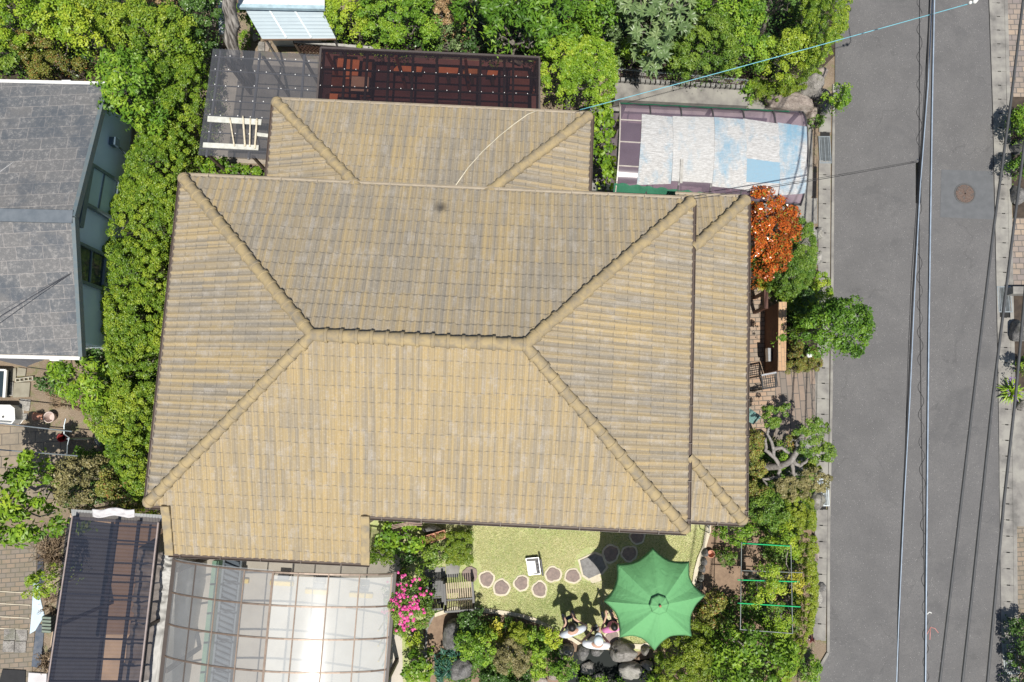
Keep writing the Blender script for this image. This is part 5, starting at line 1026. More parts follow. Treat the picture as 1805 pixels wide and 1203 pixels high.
plant('azalea', 'low bright clipped azalea around the dark shrub foot, above the brick wall', 'shrub', [(1358, 510), (1385, 525), (1405, 520), (1400, 545), (1378, 548), (1360, 530)], .05, .8, G_H, leaf=(.045, .022), dens=3.4, clump=.1)
def spiky(label, px, z, n, L, mat, name='spiky_plant', cat='plant', wd=.02, col=None):
    c = P(*px, z); t = E(name, (c.x, c.y, 0), label, cat); rr = random.Random(int(px[0])); mb = MB()
    for i in range(n):
        a = rr.uniform(0, 6.28); el = rr.uniform(.15, 1.2); d = Vector((math.cos(a) * math.cos(el), math.sin(a) * math.cos(el), math.sin(el))); s = Vector((-math.sin(a), math.cos(a), 0)); l_ = L * rr.uniform(.7, 1.1); p = Vector((c.x, c.y, z * .3)); o = len(mb.v)
        m1 = p + d * l_ * .55; e = p + d * l_ * .95 - Vector((0, 0, l_ * .25)); mb.v += [tuple(p - s * wd * .4), tuple(p + s * wd * .4), tuple(m1 + s * wd * .5), tuple(m1 - s * wd * .5), tuple(e)]; mb.f += [(o, o + 1, o + 2, o + 3), (o + 3, o + 2, o + 4)]
    q_ = obj('leaves', mb, mat, t); a_ = q_.data.attributes.new('tint', 'FLOAT', 'POINT'); a_.data.foreach_set('value', [rr.random() for _ in range(len(q_.data.vertices))]); return t
spiky('spiky yellow striped plant at the foot of the red tree', (1351, 498), .5, 60, .34, G_YB)
plant('lime_shrub', 'lime green shrub spilling over the kerb stones', 'shrub', [(1398, 530), (1425, 505), (1438, 480), (1450, 470), (1458, 500), (1461, 530), (1455, 565), (1435, 590), (1412, 585), (1400, 560)], .05, .9, G_LIME, leaf=(.05, .028), dens=3.2, clump=.12, lump=.1, tbias=.0)
plant('dark_shrub', 'shaded dark shrub between the lime shrub and the brick wall', 'shrub', ell(1412, 540, 24, 20), .1, 1.1, G_D, leaf=(.06, .03), dens=3.2, clump=.1, tbias=.1)
plant('street_tree', 'spreading deep green tree overhanging the road edge', 'tree', [(1378, 600), (1395, 570), (1420, 562), (1432, 545), (1462, 533), (1495, 533), (1522, 552), (1533, 585), (1520, 612), (1505, 624), (1475, 622), (1440, 625), (1415, 600)], 1.0, 2.6, G_B, leaf=(.085, .034), dens=3.8, clump=.16, lump=.16, flat=.5, tbias=-.28, base=(1420, 590))
plant('azalea', 'low azalea cushion with a few pink flowers around the globe lamp', 'shrub', [(1387, 600), (1405, 605), (1435, 615), (1445, 632), (1440, 650), (1415, 656), (1388, 655)], .05, .6, G_O, leaf=(.035, .018), dens=4, clump=.09, tbias=.0)
# hedges south-east
plant('clipped_hedge', 'clipped hedge with a golden green top along the kerb right of the trellis', 'hedge', [(1378, 880), (1400, 862), (1420, 870), (1429, 920), (1431, 1000), (1428, 1060), (1420, 1110), (1405, 1150), (1385, 1190), (1362, 1235), (1345, 1230), (1375, 1170), (1395, 1110), (1400, 1040), (1398, 960), (1380, 920)], .05, 1.1, G_MOSS, leaf=(.04, .02), dens=5, clump=.09, lump=.03, flat=.9, tbias=.3, edge=.6)
plant('shrub', 'loose green shrub at the south-east roof corner', 'shrub', [(1318, 870), (1345, 865), (1375, 875), (1385, 905), (1365, 935), (1330, 928), (1312, 900)], .3, 1.4, G_M, leaf=(.055, .03), dens=2.8, clump=.14, lump=.12, tbias=.15, gap=.2)
plant('shrub', 'yellow green shrub behind the trellis top', 'shrub', [(1350, 925), (1385, 920), (1400, 960), (1398, 985), (1365, 965)], .3, 1.3, G_Y, leaf=(.055, .03), dens=2.4, clump=.14, gap=.3)
plant('shrub', 'green bushy shrub under the south gutter of the lower roof', 'shrub', [(1255, 928), (1275, 920), (1318, 925), (1325, 940), (1300, 958), (1268, 955)], .1, 1.1, G_B, leaf=(.055, .032), dens=2.8, clump=.11, tbias=-.05)
plant('small_shrub', 'small feathery shrub on the bare soil beside the lawn kerb', 'shrub', ell(1280, 982, 14, 16), .02, .5, G_M, leaf=(.05, .02), dens=2.4, clump=.08)
plant('conifer_shrub', 'broad olive clipped conifer below the green parasol', 'shrub', [(1160, 1160), (1170, 1128), (1195, 1115), (1222, 1088), (1245, 1095), (1255, 1130), (1252, 1175), (1240, 1230), (1175, 1230), (1160, 1190)], .1, 1.5, G_MOSS, leaf=(.045, .022), dens=4.2, clump=.13, lump=.10, flat=.4, tbias=.15)
plant('shrub', 'mixed green shrub at the right of the parasol', 'shrub', [(1235, 1060), (1255, 1040), (1275, 1050), (1278, 1085), (1255, 1110), (1232, 1090)], .1, 1.0, G_O, leaf=(.06, .035), dens=2.6, clump=.13, tbias=.05)
plant('bushy_tree', 'big leaved citrus shrub filling the corner below the trellis', 'shrub', [(1262, 1110), (1290, 1085), (1320, 1095), (1345, 1120), (1375, 1115), (1400, 1140), (1385, 1185), (1360, 1235), (1255, 1235), (1258, 1160)], .3, 1.7, G_LIME, leaf=(.10, .055), dens=2.4, clump=.19, lump=.2, tbias=-.35)
plant('leafy_tree', 'young tree with pale leaves growing up inside the trellis', 'tree', [(1325, 1000), (1345, 985), (1370, 995), (1360, 1020), (1378, 1040), (1350, 1052), (1325, 1070), (1322, 1045), (1340, 1025)], .9, 2.0, G_Y, leaf=(.06, .03), dens=1.8, clump=.13, gap=.4)
plant('leafy_tree', 'young pale tree in the lower right of the trellis', 'tree', [(1350, 1080), (1375, 1070), (1392, 1090), (1388, 1115), (1362, 1118)], .8, 1.8, G_Y, leaf=(.05, .025), dens=2.0, clump=.12, tbias=-.1)
plant('leafy_tree', 'golden leafed young tree at the right upright of the trellis', 'tree', [(1380, 1010), (1400, 1000), (1412, 1020), (1405, 1045), (1385, 1040)], .7, 1.7, G_YB, leaf=(.055, .028), dens=1.5, clump=.12, gap=.2, tbias=-.2)
plant('fern', 'feathery bright fern by the kerb at the bottom', 'fern', [(1408, 1168), (1425, 1150), (1445, 1165), (1440, 1195), (1415, 1203)], .02, .5, G_B, leaf=(.11, .02), dens=3, clump=.1)
spiky('purple flowering tuft growing through the kerb stones at the bottom', (1434, 1130), .2, 30, .14, G_PUR)
# --- south garden
plant('hydrangea_shrub', 'lush broad leaved shrub below the south gutter beside the clay planter', 'shrub', [(662, 935), (690, 920), (730, 922), (745, 945), (742, 965), (700, 972), (665, 962)], .1, 1.0, G_B, leaf=(.10, .075), dens=2.6, clump=.13, tbias=.02)
plant('shrub', 'small leaved bright bush at the corner of the roof extension', 'shrub', [(653, 970), (675, 960), (695, 972), (696, 992), (655, 995)], .1, .9, G_B, leaf=(.05, .03), dens=3, clump=.1, tbias=.1)
plant('shrub', 'shaded dark bush left of the wooden chairs', 'shrub', [(696, 965), (735, 965), (742, 990), (700, 995)], .05, .7, G_D, leaf=(.06, .035), dens=2.4, clump=.1)
plant('shrub', 'leafy shrub below the clay planter', 'shrub', [(742, 965), (772, 958), (788, 970), (790, 995), (752, 1000)], .05, .8, G_M, leaf=(.06, .035), dens=2.8, clump=.12, tbias=.25)
plant('clipped_shrub', 'square clipped box shrub on the lawn corner', 'shrub', [(786, 942), (795, 938), (833, 938), (834, 988), (825, 992), (790, 992)], .05, .8, G_MOSS, leaf=(.03, .016), dens=5, clump=.07, lump=.012, flat=1.0, edge=.25, skirt=.9)
rb = plant('rose_bush', 'rose bush covered in pink flowers beside the arched carport', 'rose bush', [(676, 1035), (705, 1010), (728, 1020), (740, 1000), (752, 1040), (768, 1070), (752, 1100), (725, 1116), (690, 1108), (678, 1070)], .3, 1.8, G_M, leaf=(.055, .03), dens=2.6, clump=.13, lump=.15, tbias=.2)
PINK = leafmat('petal_pink', (.55, .03, .22), (.78, .06, .33), (.88, .22, .50), tr=.2)
fl = [P(u, v, 1.5) for u, v in [(rnd.gauss(716, 22), rnd.gauss(1062, 27)) for _ in range(150)]]
rr_ = np.random.default_rng(4); C = []; Nn = []
for p in fl:
    if not inside(np.array([p.x]), np.array([p.y]), [tuple(P(u, v, 1.5))[:2] for u, v in ell(718, 1060, 44, 56, wob=.02)])[0]: continue
    z = 1.35 + .75 * math.exp(-(((p.x + 2.6) / .6) ** 2 + ((p.y + 4.0) / .75) ** 2)) + rnd.uniform(-.05, .1); pr = rnd.choice([.022, .035, .035, .05])
    for k in range(9): d = rr_.normal(size=3); d[2] = abs(d[2]); d /= np.linalg.norm(d); C.append(np.array([p.x, p.y, z]) + d * pr * .8); Nn.append(d * .6 + np.array([0, 0, .6]))
C = np.array(C); Nn = np.array(Nn); Nn /= np.linalg.norm(Nn, axis=1)[:, None]; setp(leaves_mesh('flowers', C, Nn, .045, .04, rr_.random(len(C)), PINK, rb, rr_, .1), kind='stuff')
plant('shrub', 'low loose plant below the rose bush', 'plant', [(712, 1108), (738, 1108), (745, 1140), (730, 1150), (715, 1135)], .02, .5, G_Y, leaf=(.05, .03), dens=1.8, clump=.1, gap=.3)
plant('round_shrub', 'round bright broad leaved shrub near the bottom beside the carport', 'shrub', ell(737, 1172, 26, 28), .1, 1.1, G_LIME, leaf=(.085, .065), dens=3.2, clump=.12, tbias=-.3)
plant('shrub', 'dark shaded shrub just inside the lawn kerb', 'shrub', [(802, 1075), (850, 1073), (858, 1095), (850, 1120), (815, 1115)], .1, .9, G_D, leaf=(.06, .028), dens=3, clump=.1, tbias=.1)
plant('shrub', 'leafy bright shrub beside the large grey boulder', 'shrub', [(800, 1125), (820, 1110), (855, 1105), (875, 1125), (868, 1160), (850, 1175), (830, 1165), (805, 1150)], .15, 1.3, G_B, leaf=(.06, .034), dens=3, clump=.13, lump=.12, tbias=.0)
plant('yellow_plant', 'yellow leaved low plant in the middle of the rock garden', 'plant', ell(877, 1122, 20, 12), .05, .55, G_YB, leaf=(.06, .025), dens=2.6, clump=.1, tbias=-.1)
plant('variegated_plant', 'white edged plant beside the lawn kerb', 'plant', ell(872, 1098, 12, 10), .05, .5, G_YB, leaf=(.09, .03), dens=2, clump=.08, tbias=.5)
plant('round_shrub', 'round clipped yellow green shrub behind the lawn kerb', 'shrub', ell(914, 1116, 19, 18), .05, .8, G_MOSS, leaf=(.032, .018), dens=4.5, clump=.08, lump=.02, tbias=.45)
plant('round_shrub', 'round brownish olive shrub at the heart of the rock garden', 'shrub', ell(904, 1155, 33, 30), .1, 1.1, G_OB, leaf=(.04, .018), dens=4, clump=.11, tbias=.05)
plant('shrub', 'bright leafy plant right of the round shrubs', 'plant', [(932, 1112), (955, 1108), (962, 1135), (958, 1165), (960, 1190), (935, 1188), (930, 1150)], .05, .8, G_B, leaf=(.055, .035), dens=3.2, clump=.1, tbias=.15)
plant('yellow_plant', 'small yellow green tuft near the standing man in grey', 'plant', ell(974, 1122, 14, 16), .05, .7, G_Y, leaf=(.05, .03), dens=3, clump=.09, tbias=.2)
plant('shrub', 'green shrub in front of the pond', 'shrub', [(972, 1160), (990, 1150), (1012, 1158), (1020, 1175), (1000, 1192), (985, 1195), (970, 1180)], .1, .9, G_B, leaf=(.05, .026), dens=3, clump=.1, tbias=-.15)
plant('fern', 'dark teal fern in the shade below the large boulder', 'fern', [(765, 1150), (795, 1140), (812, 1160), (815, 1200), (775, 1200)], .02, .4, G_TEAL, leaf=(.16, .03), dens=2.6, clump=.12)
plant('shrub', 'dark shrub in the shade at the bottom of the rock garden', 'shrub', [(850, 1180), (890, 1182), (930, 1185), (935, 1230), (850, 1230)], .05, .5, G_D, leaf=(.06, .03), dens=2.6, clump=.12)
plant('shrub', 'bright small leaved shrub at the bottom edge under the conifer', 'shrub', [(1138, 1190), (1165, 1183), (1185, 1195), (1190, 1230), (1135, 1230)], .1, 1.0, G_LIME, leaf=(.055, .032), dens=3, clump=.1, tbias=-.2)
plant('shrub', 'leafy shrub at the bottom edge left of the waterfall stones', 'shrub', [(1025, 1196), (1050, 1192), (1100, 1196), (1105, 1230), (1025, 1230)], .05, .6, G_B, leaf=(.05, .03), dens=2.6, clump=.1)
# --- right edge of the picture
plant('round_shrub', 'clipped green shrub on dark rocks at the right edge, the upper one', 'shrub', [(1790, 190), (1815, 185), (1850, 200), (1850, 250), (1800, 248), (1784, 225)], .3, 1.1, G_B, leaf=(.05, .03), dens=3.4, clump=.1, tbias=.0)
plant('round_shrub', 'clipped green shrub on dark rocks at the right edge, the lower one', 'shrub', [(1792, 275), (1820, 268), (1850, 280), (1850, 310), (1800, 312), (1780, 300)], .3, 1.1, G_B, leaf=(.05, .03), dens=3.4, clump=.1, tbias=-.2)
plant('shrub', 'bright feathery shrub at the right edge above the purple flowers', 'shrub', [(1792, 640), (1815, 630), (1850, 640), (1850, 665), (1800, 662)], .2, .9, G_LIME, leaf=(.07, .022), dens=2.6, clump=.1, tbias=-.2)
plant('shrub', 'dark bushy shrub at the bottom right corner', 'shrub', [(1788, 1100), (1815, 1095), (1850, 1110), (1850, 1230), (1788, 1230)], .05, .9, G_D, leaf=(.06, .035), dens=3, clump=.12, tbias=.3)
a = spiky('agapanthus with strap leaves and purple flowers leaning over the far gutter', (1790, 690), .3, 70, .46, G_LIME, 'agapanthus', 'flower', .045)
mb = MB()
for i in range(14):
    p = P(1775 + rnd.uniform(0, 24), 680 + rnd.uniform(-14, 26), .5)
    for k in range(5): mb.ball((p.x + rnd.uniform(-.03, .03), p.y + rnd.uniform(-.05, .05), .5 + rnd.uniform(-.03, .03)), .014, 4)
obj('flowers', mb, M('petal_violet', (.36, .22, .5), (.25, .15, .4), 9, .6), a)
def cover_patch(label, poly, z1, mat, leaf=(.055, .032), dens=1.6, tb=0):
    c = P(sum(p[0] for p in poly) / len(poly), sum(p[1] for p in poly) / len(poly), 0); t = bpy.data.objects.new('ground_cover', None); COL.objects.link(t); t.location = c
    o = crown('ground_cover', poly, .01, z1, mat, t, leaf=leaf, dens=dens, clump=.12, lump=.04, flat=.95, skirt=.2, seed=int(c.x * 10 + 200), tbias=tb); o.parent = None; o.location = c; bpy.data.objects.remove(t); setp(o, label, 'ground cover', None, 'stuff')
cover_patch('low green undergrowth filling the rock garden between shrubs and stones', [(770, 1160), (800, 1150), (800, 1095), (830, 1082), (870, 1088), (910, 1095), (950, 1105), (985, 1135), (1000, 1160), (985, 1203), (960, 1185), (930, 1203), (840, 1203), (770, 1203)], .30, G_M, tb=-.1)
cover_patch('low undergrowth beneath the trellis and along the hedge', [(1225, 1055), (1260, 1045), (1300, 1055), (1330, 1000), (1345, 960), (1320, 930), (1400, 900), (1412, 1000), (1405, 1110), (1370, 1215), (1240, 1215), (1225, 1120)], .35, G_M, tb=-.05)
cover_patch('undergrowth beneath the trees along the north boundary', [(590, 30), (640, 5), (960, 5), (1330, 10), (1460, 10), (1440, 100), (1330, 132), (1090, 105), (960, 100), (800, 92), (600, 72)], .35, G_D, leaf=(.08, .045), dens=1.2, tb=-.15)  # leaf tint lowered to paint deeper shade in the gaps under the trees
cover_patch('undergrowth beneath the north-west thicket', [(-20, 0), (380, 0), (345, 120), (330, 200), (230, 210), (180, 135), (-20, 128)], .3, G_D, leaf=(.08, .045), dens=1.2, tb=-.15)  # lowered tint again paints the dark gaps between the crowns
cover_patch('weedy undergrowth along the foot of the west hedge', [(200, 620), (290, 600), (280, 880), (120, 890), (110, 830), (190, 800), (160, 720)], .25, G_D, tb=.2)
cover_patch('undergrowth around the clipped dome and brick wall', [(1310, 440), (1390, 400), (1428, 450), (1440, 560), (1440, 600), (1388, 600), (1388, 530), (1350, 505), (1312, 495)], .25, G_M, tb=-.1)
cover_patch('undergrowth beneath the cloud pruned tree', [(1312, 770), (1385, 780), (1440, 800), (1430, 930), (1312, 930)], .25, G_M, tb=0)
print('leaves', NLEAF)

# ------------------------------------------------------------------ stones
def stonem(name, a, b, c, moss=.3):
    q = N(name); k = q.noise(5, 9, rough=.75); k2 = q.noise(26, 6, rough=.8); q.set(Roughness=.92)
    cc = q.ramp(k, [(.36, b), (.5, a), (.64, c)]); cc = q.mix(cc, tuple(x * .45 for x in b), q.math('MULTIPLY', q.ramp(k2, [(.36, (1, 1, 1)), (.46, (0, 0, 0))]), .7)); cc = q.mix(cc, tuple(min(.8, x * 1.35) for x in c), q.math('MULTIPLY', q.ramp(k2, [(.6, (0, 0, 0)), (.7, (1, 1, 1))]), .6))
    cc = q.mix(cc, (.10, .12, .04), q.math('MULTIPLY', q.ramp(q.noise(3.1, 5), [(.54, (0, 0, 0)), (.62, (1, 1, 1))]), moss)); q.col(cc); q.bump(k2, 1, .03, q.bump(k, .8, .06)); return q.m
STG = stonem('grey_stone', (.31, .29, .265), (.19, .18, .165), (.42, .40, .37)); STD = stonem('dark_stone', (.19, .185, .18), (.10, .10, .10), (.32, .31, .30), .2)
STP = stonem('pinkish_stone', (.38, .32, .28), (.25, .205, .18), (.48, .43, .38), .15); STW = stonem('pale_stone', (.40, .385, .35), (.25, .24, .22), (.50, .48, .44), .15)
def rock(label, px, ry_px, h, mat, group=None, rot=0, seed=None, name='boulder', rough=.28, z0=0.0):
    u, v = px; rx, ry = ry_px; zc = h * .4; c = P(u, v, z0 + zc); sx = abs(P(u + rx, v, z0 + zc).x - P(u - rx, v, z0 + zc).x) / 2; sy = abs(P(u, v + ry, z0 + zc).y - P(u, v - ry, z0 + zc).y) / 2
    bm = bmesh.new(); bmesh.ops.create_icosphere(bm, subdivisions=4, radius=1); sd = seed if seed is not None else u * 1.7 + v
    co, si = math.cos(R(-rot)), math.sin(R(-rot)); pl_ = [(Vector((math.cos(a_ * 2.4 + sd), math.sin(a_ * 2.4 + sd), .25 + .5 * math.sin(a_ * 1.9 + sd))).normalized(), .78 + .14 * math.sin(a_ * 5.1 + sd)) for a_ in range(9)]
    for vt in bm.verts:
        p = vt.co.copy(); k = 1 + rough * mnoise.noise(p * 1.5 + Vector((sd, 0, 0))) + rough * .6 * mnoise.noise(p * 3.7 + Vector((0, sd, 0))) + .10 * mnoise.noise(p * 9)
        p = p * k
        for n_, d_ in pl_:
            o_ = p.dot(n_) - d_
            if o_ > 0: p -= n_ * o_ * .8
        x, y, z = p.x * sx, p.y * sy, p.z; z = (z * h * .62 + h * .40) ; x, y = x * co - y * si, x * si + y * co; vt.co = Vector((x * 1.05, y * 1.05, max(z, -.02)))
    me = bpy.data.meshes.new(name); bm.to_mesh(me); bm.free(); o = link(name, me, mat, None, (c.x, c.y, z0 + .0), True); return setp(o, label, 'stone', group)
for a in [
    ('large dark grey boulder with pale veins at the west side of the rock garden', (800, 1118), (23, 27), .75, STD), ('dark craggy rock at the bottom left of the rock garden', (812, 1180), (26, 20), .55, STD, None, -35),
    ('grey round topped stone in front of the standing man in white, half shaded', (996, 1147), (17, 12), .4, STG), ('dark round stone at the edge of the pond', (1052, 1147), (12, 11), .35, STD),
    ('grey diamond shaped stone in the shaded pond', (1037, 1178), (12, 14), .18, STG, None, 20), ('round dark stone at the bottom of the pond', (1057, 1194), (11, 9), .15, STG),
    ('big pale grey boulder below the parasol, beside the pond', (1097, 1150), (24, 20), .55, STG), ('rough white streaked rock below the big pale boulder', (1110, 1182), (24, 15), .4, STW),
    ('small pale pointed stone under the parasol tip', (1137, 1147), (7, 9), .3, STG), ('angular stone in the dark hollow left of the conifer', (1142, 1173), (11, 9), .35, STG),
    ('dark stone between the kerb and the pond', (1028, 1150), (11, 15), .3, STD), ('flat tan stone at the bottom of the rock garden', (954, 1198), (12, 9), .15, STP), ('brown stone next to the flat tan stone', (976, 1192), (10, 9), .2, STP),
    ('dark rock in the bed behind the clay planter', (762, 934), (20, 9), .35, STD), ('dark flat rock in shade below the leafy bright shrub', (870, 1188), (18, 10), .2, STD),
    ('broad pinkish wedge shaped boulder at the corner of the mauve carport', (1395, 184), (46, 16), .7, STP, None, 8), ('grey craggy boulder above the pinkish wedge', (1425, 156), (26, 18), .8, STG), ('small pink stone at the tip of the moss bank', (1443, 131), (15, 11), .5, STP, None, 30),
    ('dark fissured rock between the wedge boulder and the street shrub', (1448, 178), (15, 24), .6, STD, None, -20), ('brown upright stone at the carport corner', (1430, 203), (10, 14), .4, STP),
    ('long pale rock slab below the mauve carport, by the clipped dome', (1424, 425), (17, 36), .45, STW), ('small rounded pale stone right of the long slab', (1443, 412), (9, 12), .3, STW), ('small pale stone below the end of the slab', (1441, 455), (9, 12), .25, STW),
    ('grey boulder by the half hidden gutter grate', (1435, 881), (16, 18), .5, STG), ('pinkish flat stone along the kerb below the grey boulder', (1437, 965), (7, 24), .2, STP), ('pale stone with rusty stains along the lower kerb', (1440, 1050), (9, 17), .25, STW),
    ('round pale stone low down beside the clipped hedge', (1432, 1092), (6, 12), .25, STG), ('dark small stone on the verge near the pale stone', (1448, 1035), (7, 8), .15, STD),
    ('dark rock between the two clipped shrubs at the right edge', (1797, 258), (12, 12), .5, STD), ('dark rock low at the right edge beneath the lower clipped shrub', (1796, 345), (13, 18), .35, STD), ('dark rock at the right edge below the steel grate', (1795, 585), (11, 22), .5, STD), ('grey rock at the right edge beside the purple flowers', (1802, 715), (9, 10), .3, STG)]:
    rock(*a)
for i, (u, v) in enumerate([(1243, 975), (1240, 990), (1238, 1003), (1235, 1018), (1233, 1033), (1231, 1047)]): rock('dark edging stone in the short row outside the white lawn kerb', (u, v), (6, 8), .22, STD, 'dark edging stones outside the lawn kerb', seed=i * 3.1, name='edging_stone')
for i, (u, v) in enumerate([(741, 1113), (742, 1125), (743, 1138), (745, 1150)]): rock('small whitish edging stone in the row below the rose bush', (u, v), (4, 5), .12, STW, 'whitish edging stones below the rose bush', seed=i * 2.7, name='edging_stone')
STEP = M('stepping_stone', (.30, .23, .20), (.20, .16, .145), 14, .9, bump=.5, bsc=50, c=(.27, .22, .19)); STEPG = M('stepping_stone_grey', (.24, .235, .23), (.17, .165, .16), 14, .9, bump=.5, bsc=50)
steps = [(858, 1021, 11, 13, 'first stepping stone from the bench'), (884, 1036, 12, 13, 'second stepping stone from the bench'), (919, 1028, 11.5, 11.5, 'third stepping stone from the bench'), (951, 1039, 11.5, 12, 'fourth stepping stone from the bench, lowest of the middle ones'), (975, 1012.5, 12, 12, 'stepping stone just below the open case'),
         (1009.5, 1015.5, 11.5, 11.5, 'stepping stone between the open case and the large grey slab'), (1043, 997, 22, 22, 'large grey angular slab half in the parasol shadow'), (1076.5, 976, 12.5, 13.5, 'stepping stone in the parasol shadow right of the grey slab'), (1109, 976, 12, 12, 'stepping stone partly under the parasol tip'), (1123.5, 946, 11.5, 11.5, 'stepping stone in shadow near the roof gutter'), (1079, 1124, 11, 13, 'round stepping stone beside the man in white'), (829, 1012, 13, 14, 'brown stone beside the bench, without pale ring')]
for i, (u, v, rx, ry, lab) in enumerate(steps):
    c = P(u, v, 0); t = E('stepping_stone', (c.x, c.y, 0), lab, 'stepping stone', 'stepping stones across the lawn'); pts = PP(ell(u, v, rx, ry, 0, 18, .09, i + 3)); 
    if rx > 20: pts = PP([(1022, 988), (1048, 976), (1061, 981), (1068, 1000), (1060, 1010), (1038, 1020), (1028, 1013)])
    mb = MB(); mb.prism(pts, 0, .04); bev(obj('stone', mb, STEPG if rx > 20 else STEP, t), .012, 1)
    if i != 11:
        mb = MB(); ou = [c + (p - c) * (1.27 if rx < 20 else 1.17) for p in pts]; n = len(pts); o0 = [Vector((p.x, p.y, .022)) for p in ou]; i0 = [Vector((p.x, p.y, .024)) for p in pts]; ob = [Vector((p.x, p.y, .0)) for p in ou]
        mb.add(ob + o0 + i0, [(k, (k + 1) % n, n + (k + 1) % n, n + k) for k in range(n)] + [(n + k, n + (k + 1) % n, 2 * n + (k + 1) % n, 2 * n + k) for k in range(n)]); obj('mortar_ring', mb, MORT, t)
setp(struct('path', MB().prism(PP([(1046, 1012), (1058, 1016), (1062, 1028), (1072, 1042), (1070, 1055), (1066, 1062), (1078, 1090), (1092, 1112), (1095, 1138), (1082, 1142), (1078, 1110), (1064, 1080), (1053, 1060), (1055, 1042), (1040, 1024)]), .0, .018), MORT))
sheet('pond', PP([(1012, 1150), (1040, 1142), (1080, 1145), (1120, 1165), (1150, 1160), (1160, 1203), (1150, 1235), (990, 1235), (1005, 1180)]), .011, N('pond_water').col((.010, .014, .013)).set(Roughness=.5, Specular_IOR_Level=.06).m)
# pavers by the bench
for i, (qd, lab) in enumerate([([(749, 997), (765, 997), (765, 1018), (749, 1018)], 'grey paver behind the black table by the bench'), ([(766, 1000), (785, 1000), (785, 1020), (766, 1020)], 'grey paver between the table and the clipped box shrub'), ([(786, 992), (812, 992), (808, 1018), (786, 1018)], 'large grey paver north of the bench'), ([(750, 1020), (785, 1021), (785, 1052), (750, 1050)], 'pale paver below the black table')]):
    mb = MB(); mb.prism(PP(qd, .02), 0, .035); setp(bev(obj('paver', mb, CONCD), .005, 1), lab, 'paver', 'pavers by the bench')
# bench and table
SLAT = M('pale_slat_wood', (.46, .38, .27), (.36, .29, .2), 10, .7)
def slat_bench(u, v, wd, label):
    c = P(u, v, 0); t = E('bench', (c.x, c.y, 0), label, 'bench'); a = R(4); ax = Vector((math.cos(a), math.sin(a), 0)); ay = Vector((-ax.y, ax.x, 0)); X = lambda x, y, z: c + ax * x + ay * y + Vector((0, 0, z))
    mb = MB()
    for k in range(12): x = -wd / 2 + .04 + k * (wd - .08) / 11; mb.bar(X(x, -.12, .42), X(x, .28, .43), .032, .02)
    obj('seat', mb, SLAT, t); mb = MB()
    for k in range(12): x = -wd / 2 + .04 + k * (wd - .08) / 11; mb.bar(X(x, -.15, .45), X(x, -.33, .82), .03, .02, (0, -1, .4))
    obj('backrest', mb, SLAT, t); mb = MB(); mb.bar(X(-wd / 2, -.34, .84), X(wd / 2, -.34, .84), .05, .03); mb.bar(X(-wd / 2, -.15, .45), X(wd / 2, -.15, .45), .05, .04); obj('rail', mb, BLACKM, t)
    for s in (-1, 1):
        mb = MB(); mb.bar(X(s * wd / 2, -.22, .62), X(s * wd / 2, .30, .62), .055, .03); obj('armrest', mb, BLACKM, t)
        mb = MB(); mb.bar(X(s * wd / 2, -.2, 0), X(s * wd / 2, -.24, .62), .05, .04); mb.bar(X(s * wd / 2, -.24, .62), X(s * wd / 2, -.34, .84), .05, .04); obj('leg', mb, BLACKM, t)
        mb = MB(); mb.bar(X(s * wd / 2, .27, 0), X(s * wd / 2, .27, .61), .05, .04); obj('leg', mb, BLACKM, t)
    return t
slat_bench(812, 1040, .72, 'small slatted wooden bench with black arms on the lawn edge')
b2 = slat_bench(767, 1038, .50, 'dark slatted seat standing left of the wooden bench, in shade')
for ch in b2.children: ch.data.materials[0] = BLACKM
p = P(775, 1061, 0); mb = MB(); mb.lathe([(0, 0), (.04, 0), (.055, .1), (.045, .1), (.04, .08), (0, .08)], p, 16); setp(obj('pot', mb, M('dark_glaze', (.05, .05, .055), rough=.4), None, True), 'tiny dark pot on the grass below the bench', 'pot')
c = P(762, 1067, 0); t = E('drain_grate', (c.x, c.y, 0), 'rusty square mesh drain grate beside the rose bush', 'drain grate'); mb = MB()
for k in range(5): mb.bar(P(757, 1057 + k * 5, .03), P(767, 1057 + k * 5, .03), .014, .015)
for k in range(3): mb.bar(P(757 + k * 5, 1057, .034), P(757 + k * 5, 1077, .034), .014, .015)
obj('bars', mb, M('rusty_bars', (.22, .13, .10), rough=.8), t); mb = MB(); mb.prism(PP([(755, 1055), (769, 1055), (769, 1079), (755, 1079)]), 0, .02); obj('tray', mb, DARKGAP, t)
# clay planter
TC = M('terracotta', (.55, .27, .18), (.45, .21, .14), 9, .8); pc = [P(742, 947, .5), P(785, 934, .5), P(787, 949, .5), P(744.5, 962, .5)]; cc = sum(pc, Vector()) / 4
t = E('planter', (cc.x, cc.y, 0), 'rectangular terracotta planter on a block under the south gutter', 'planter'); mb = MB()
inn = [cc + (p - cc) * .84 for p in pc]; bt = [Vector((*(cc + (p - cc) * .86).xy, .28)) for p in pc]; lo_ = [Vector((p.x, p.y, .44)) for p in inn]
mb.add(pc + inn + bt + lo_, [(i, (i + 1) % 4, 4 + (i + 1) % 4, 4 + i) for i in range(4)] + [(8 + i, 8 + (i + 1) % 4, (i + 1) % 4, i) for i in range(4)] + [(4 + i, 4 + (i + 1) % 4, 12 + (i + 1) % 4, 12 + i) for i in range(4)] + [(8, 9, 10, 11), (12, 13, 14, 15)]); obj('trough', mb, TC, t)
mb = MB(); mb.box((cc.x, cc.y, .139), (.4, .16, .278), R(16)); obj('block', mb, CONC, t); crown('plants', [(746, 949), (784, 938), (784, 947), (747, 959)], .42, .56, G_O, t, leaf=(.03, .02), dens=2.2, clump=.04, lump=.01, seed=3)['kind'] = 'stuff'
mb = MB()
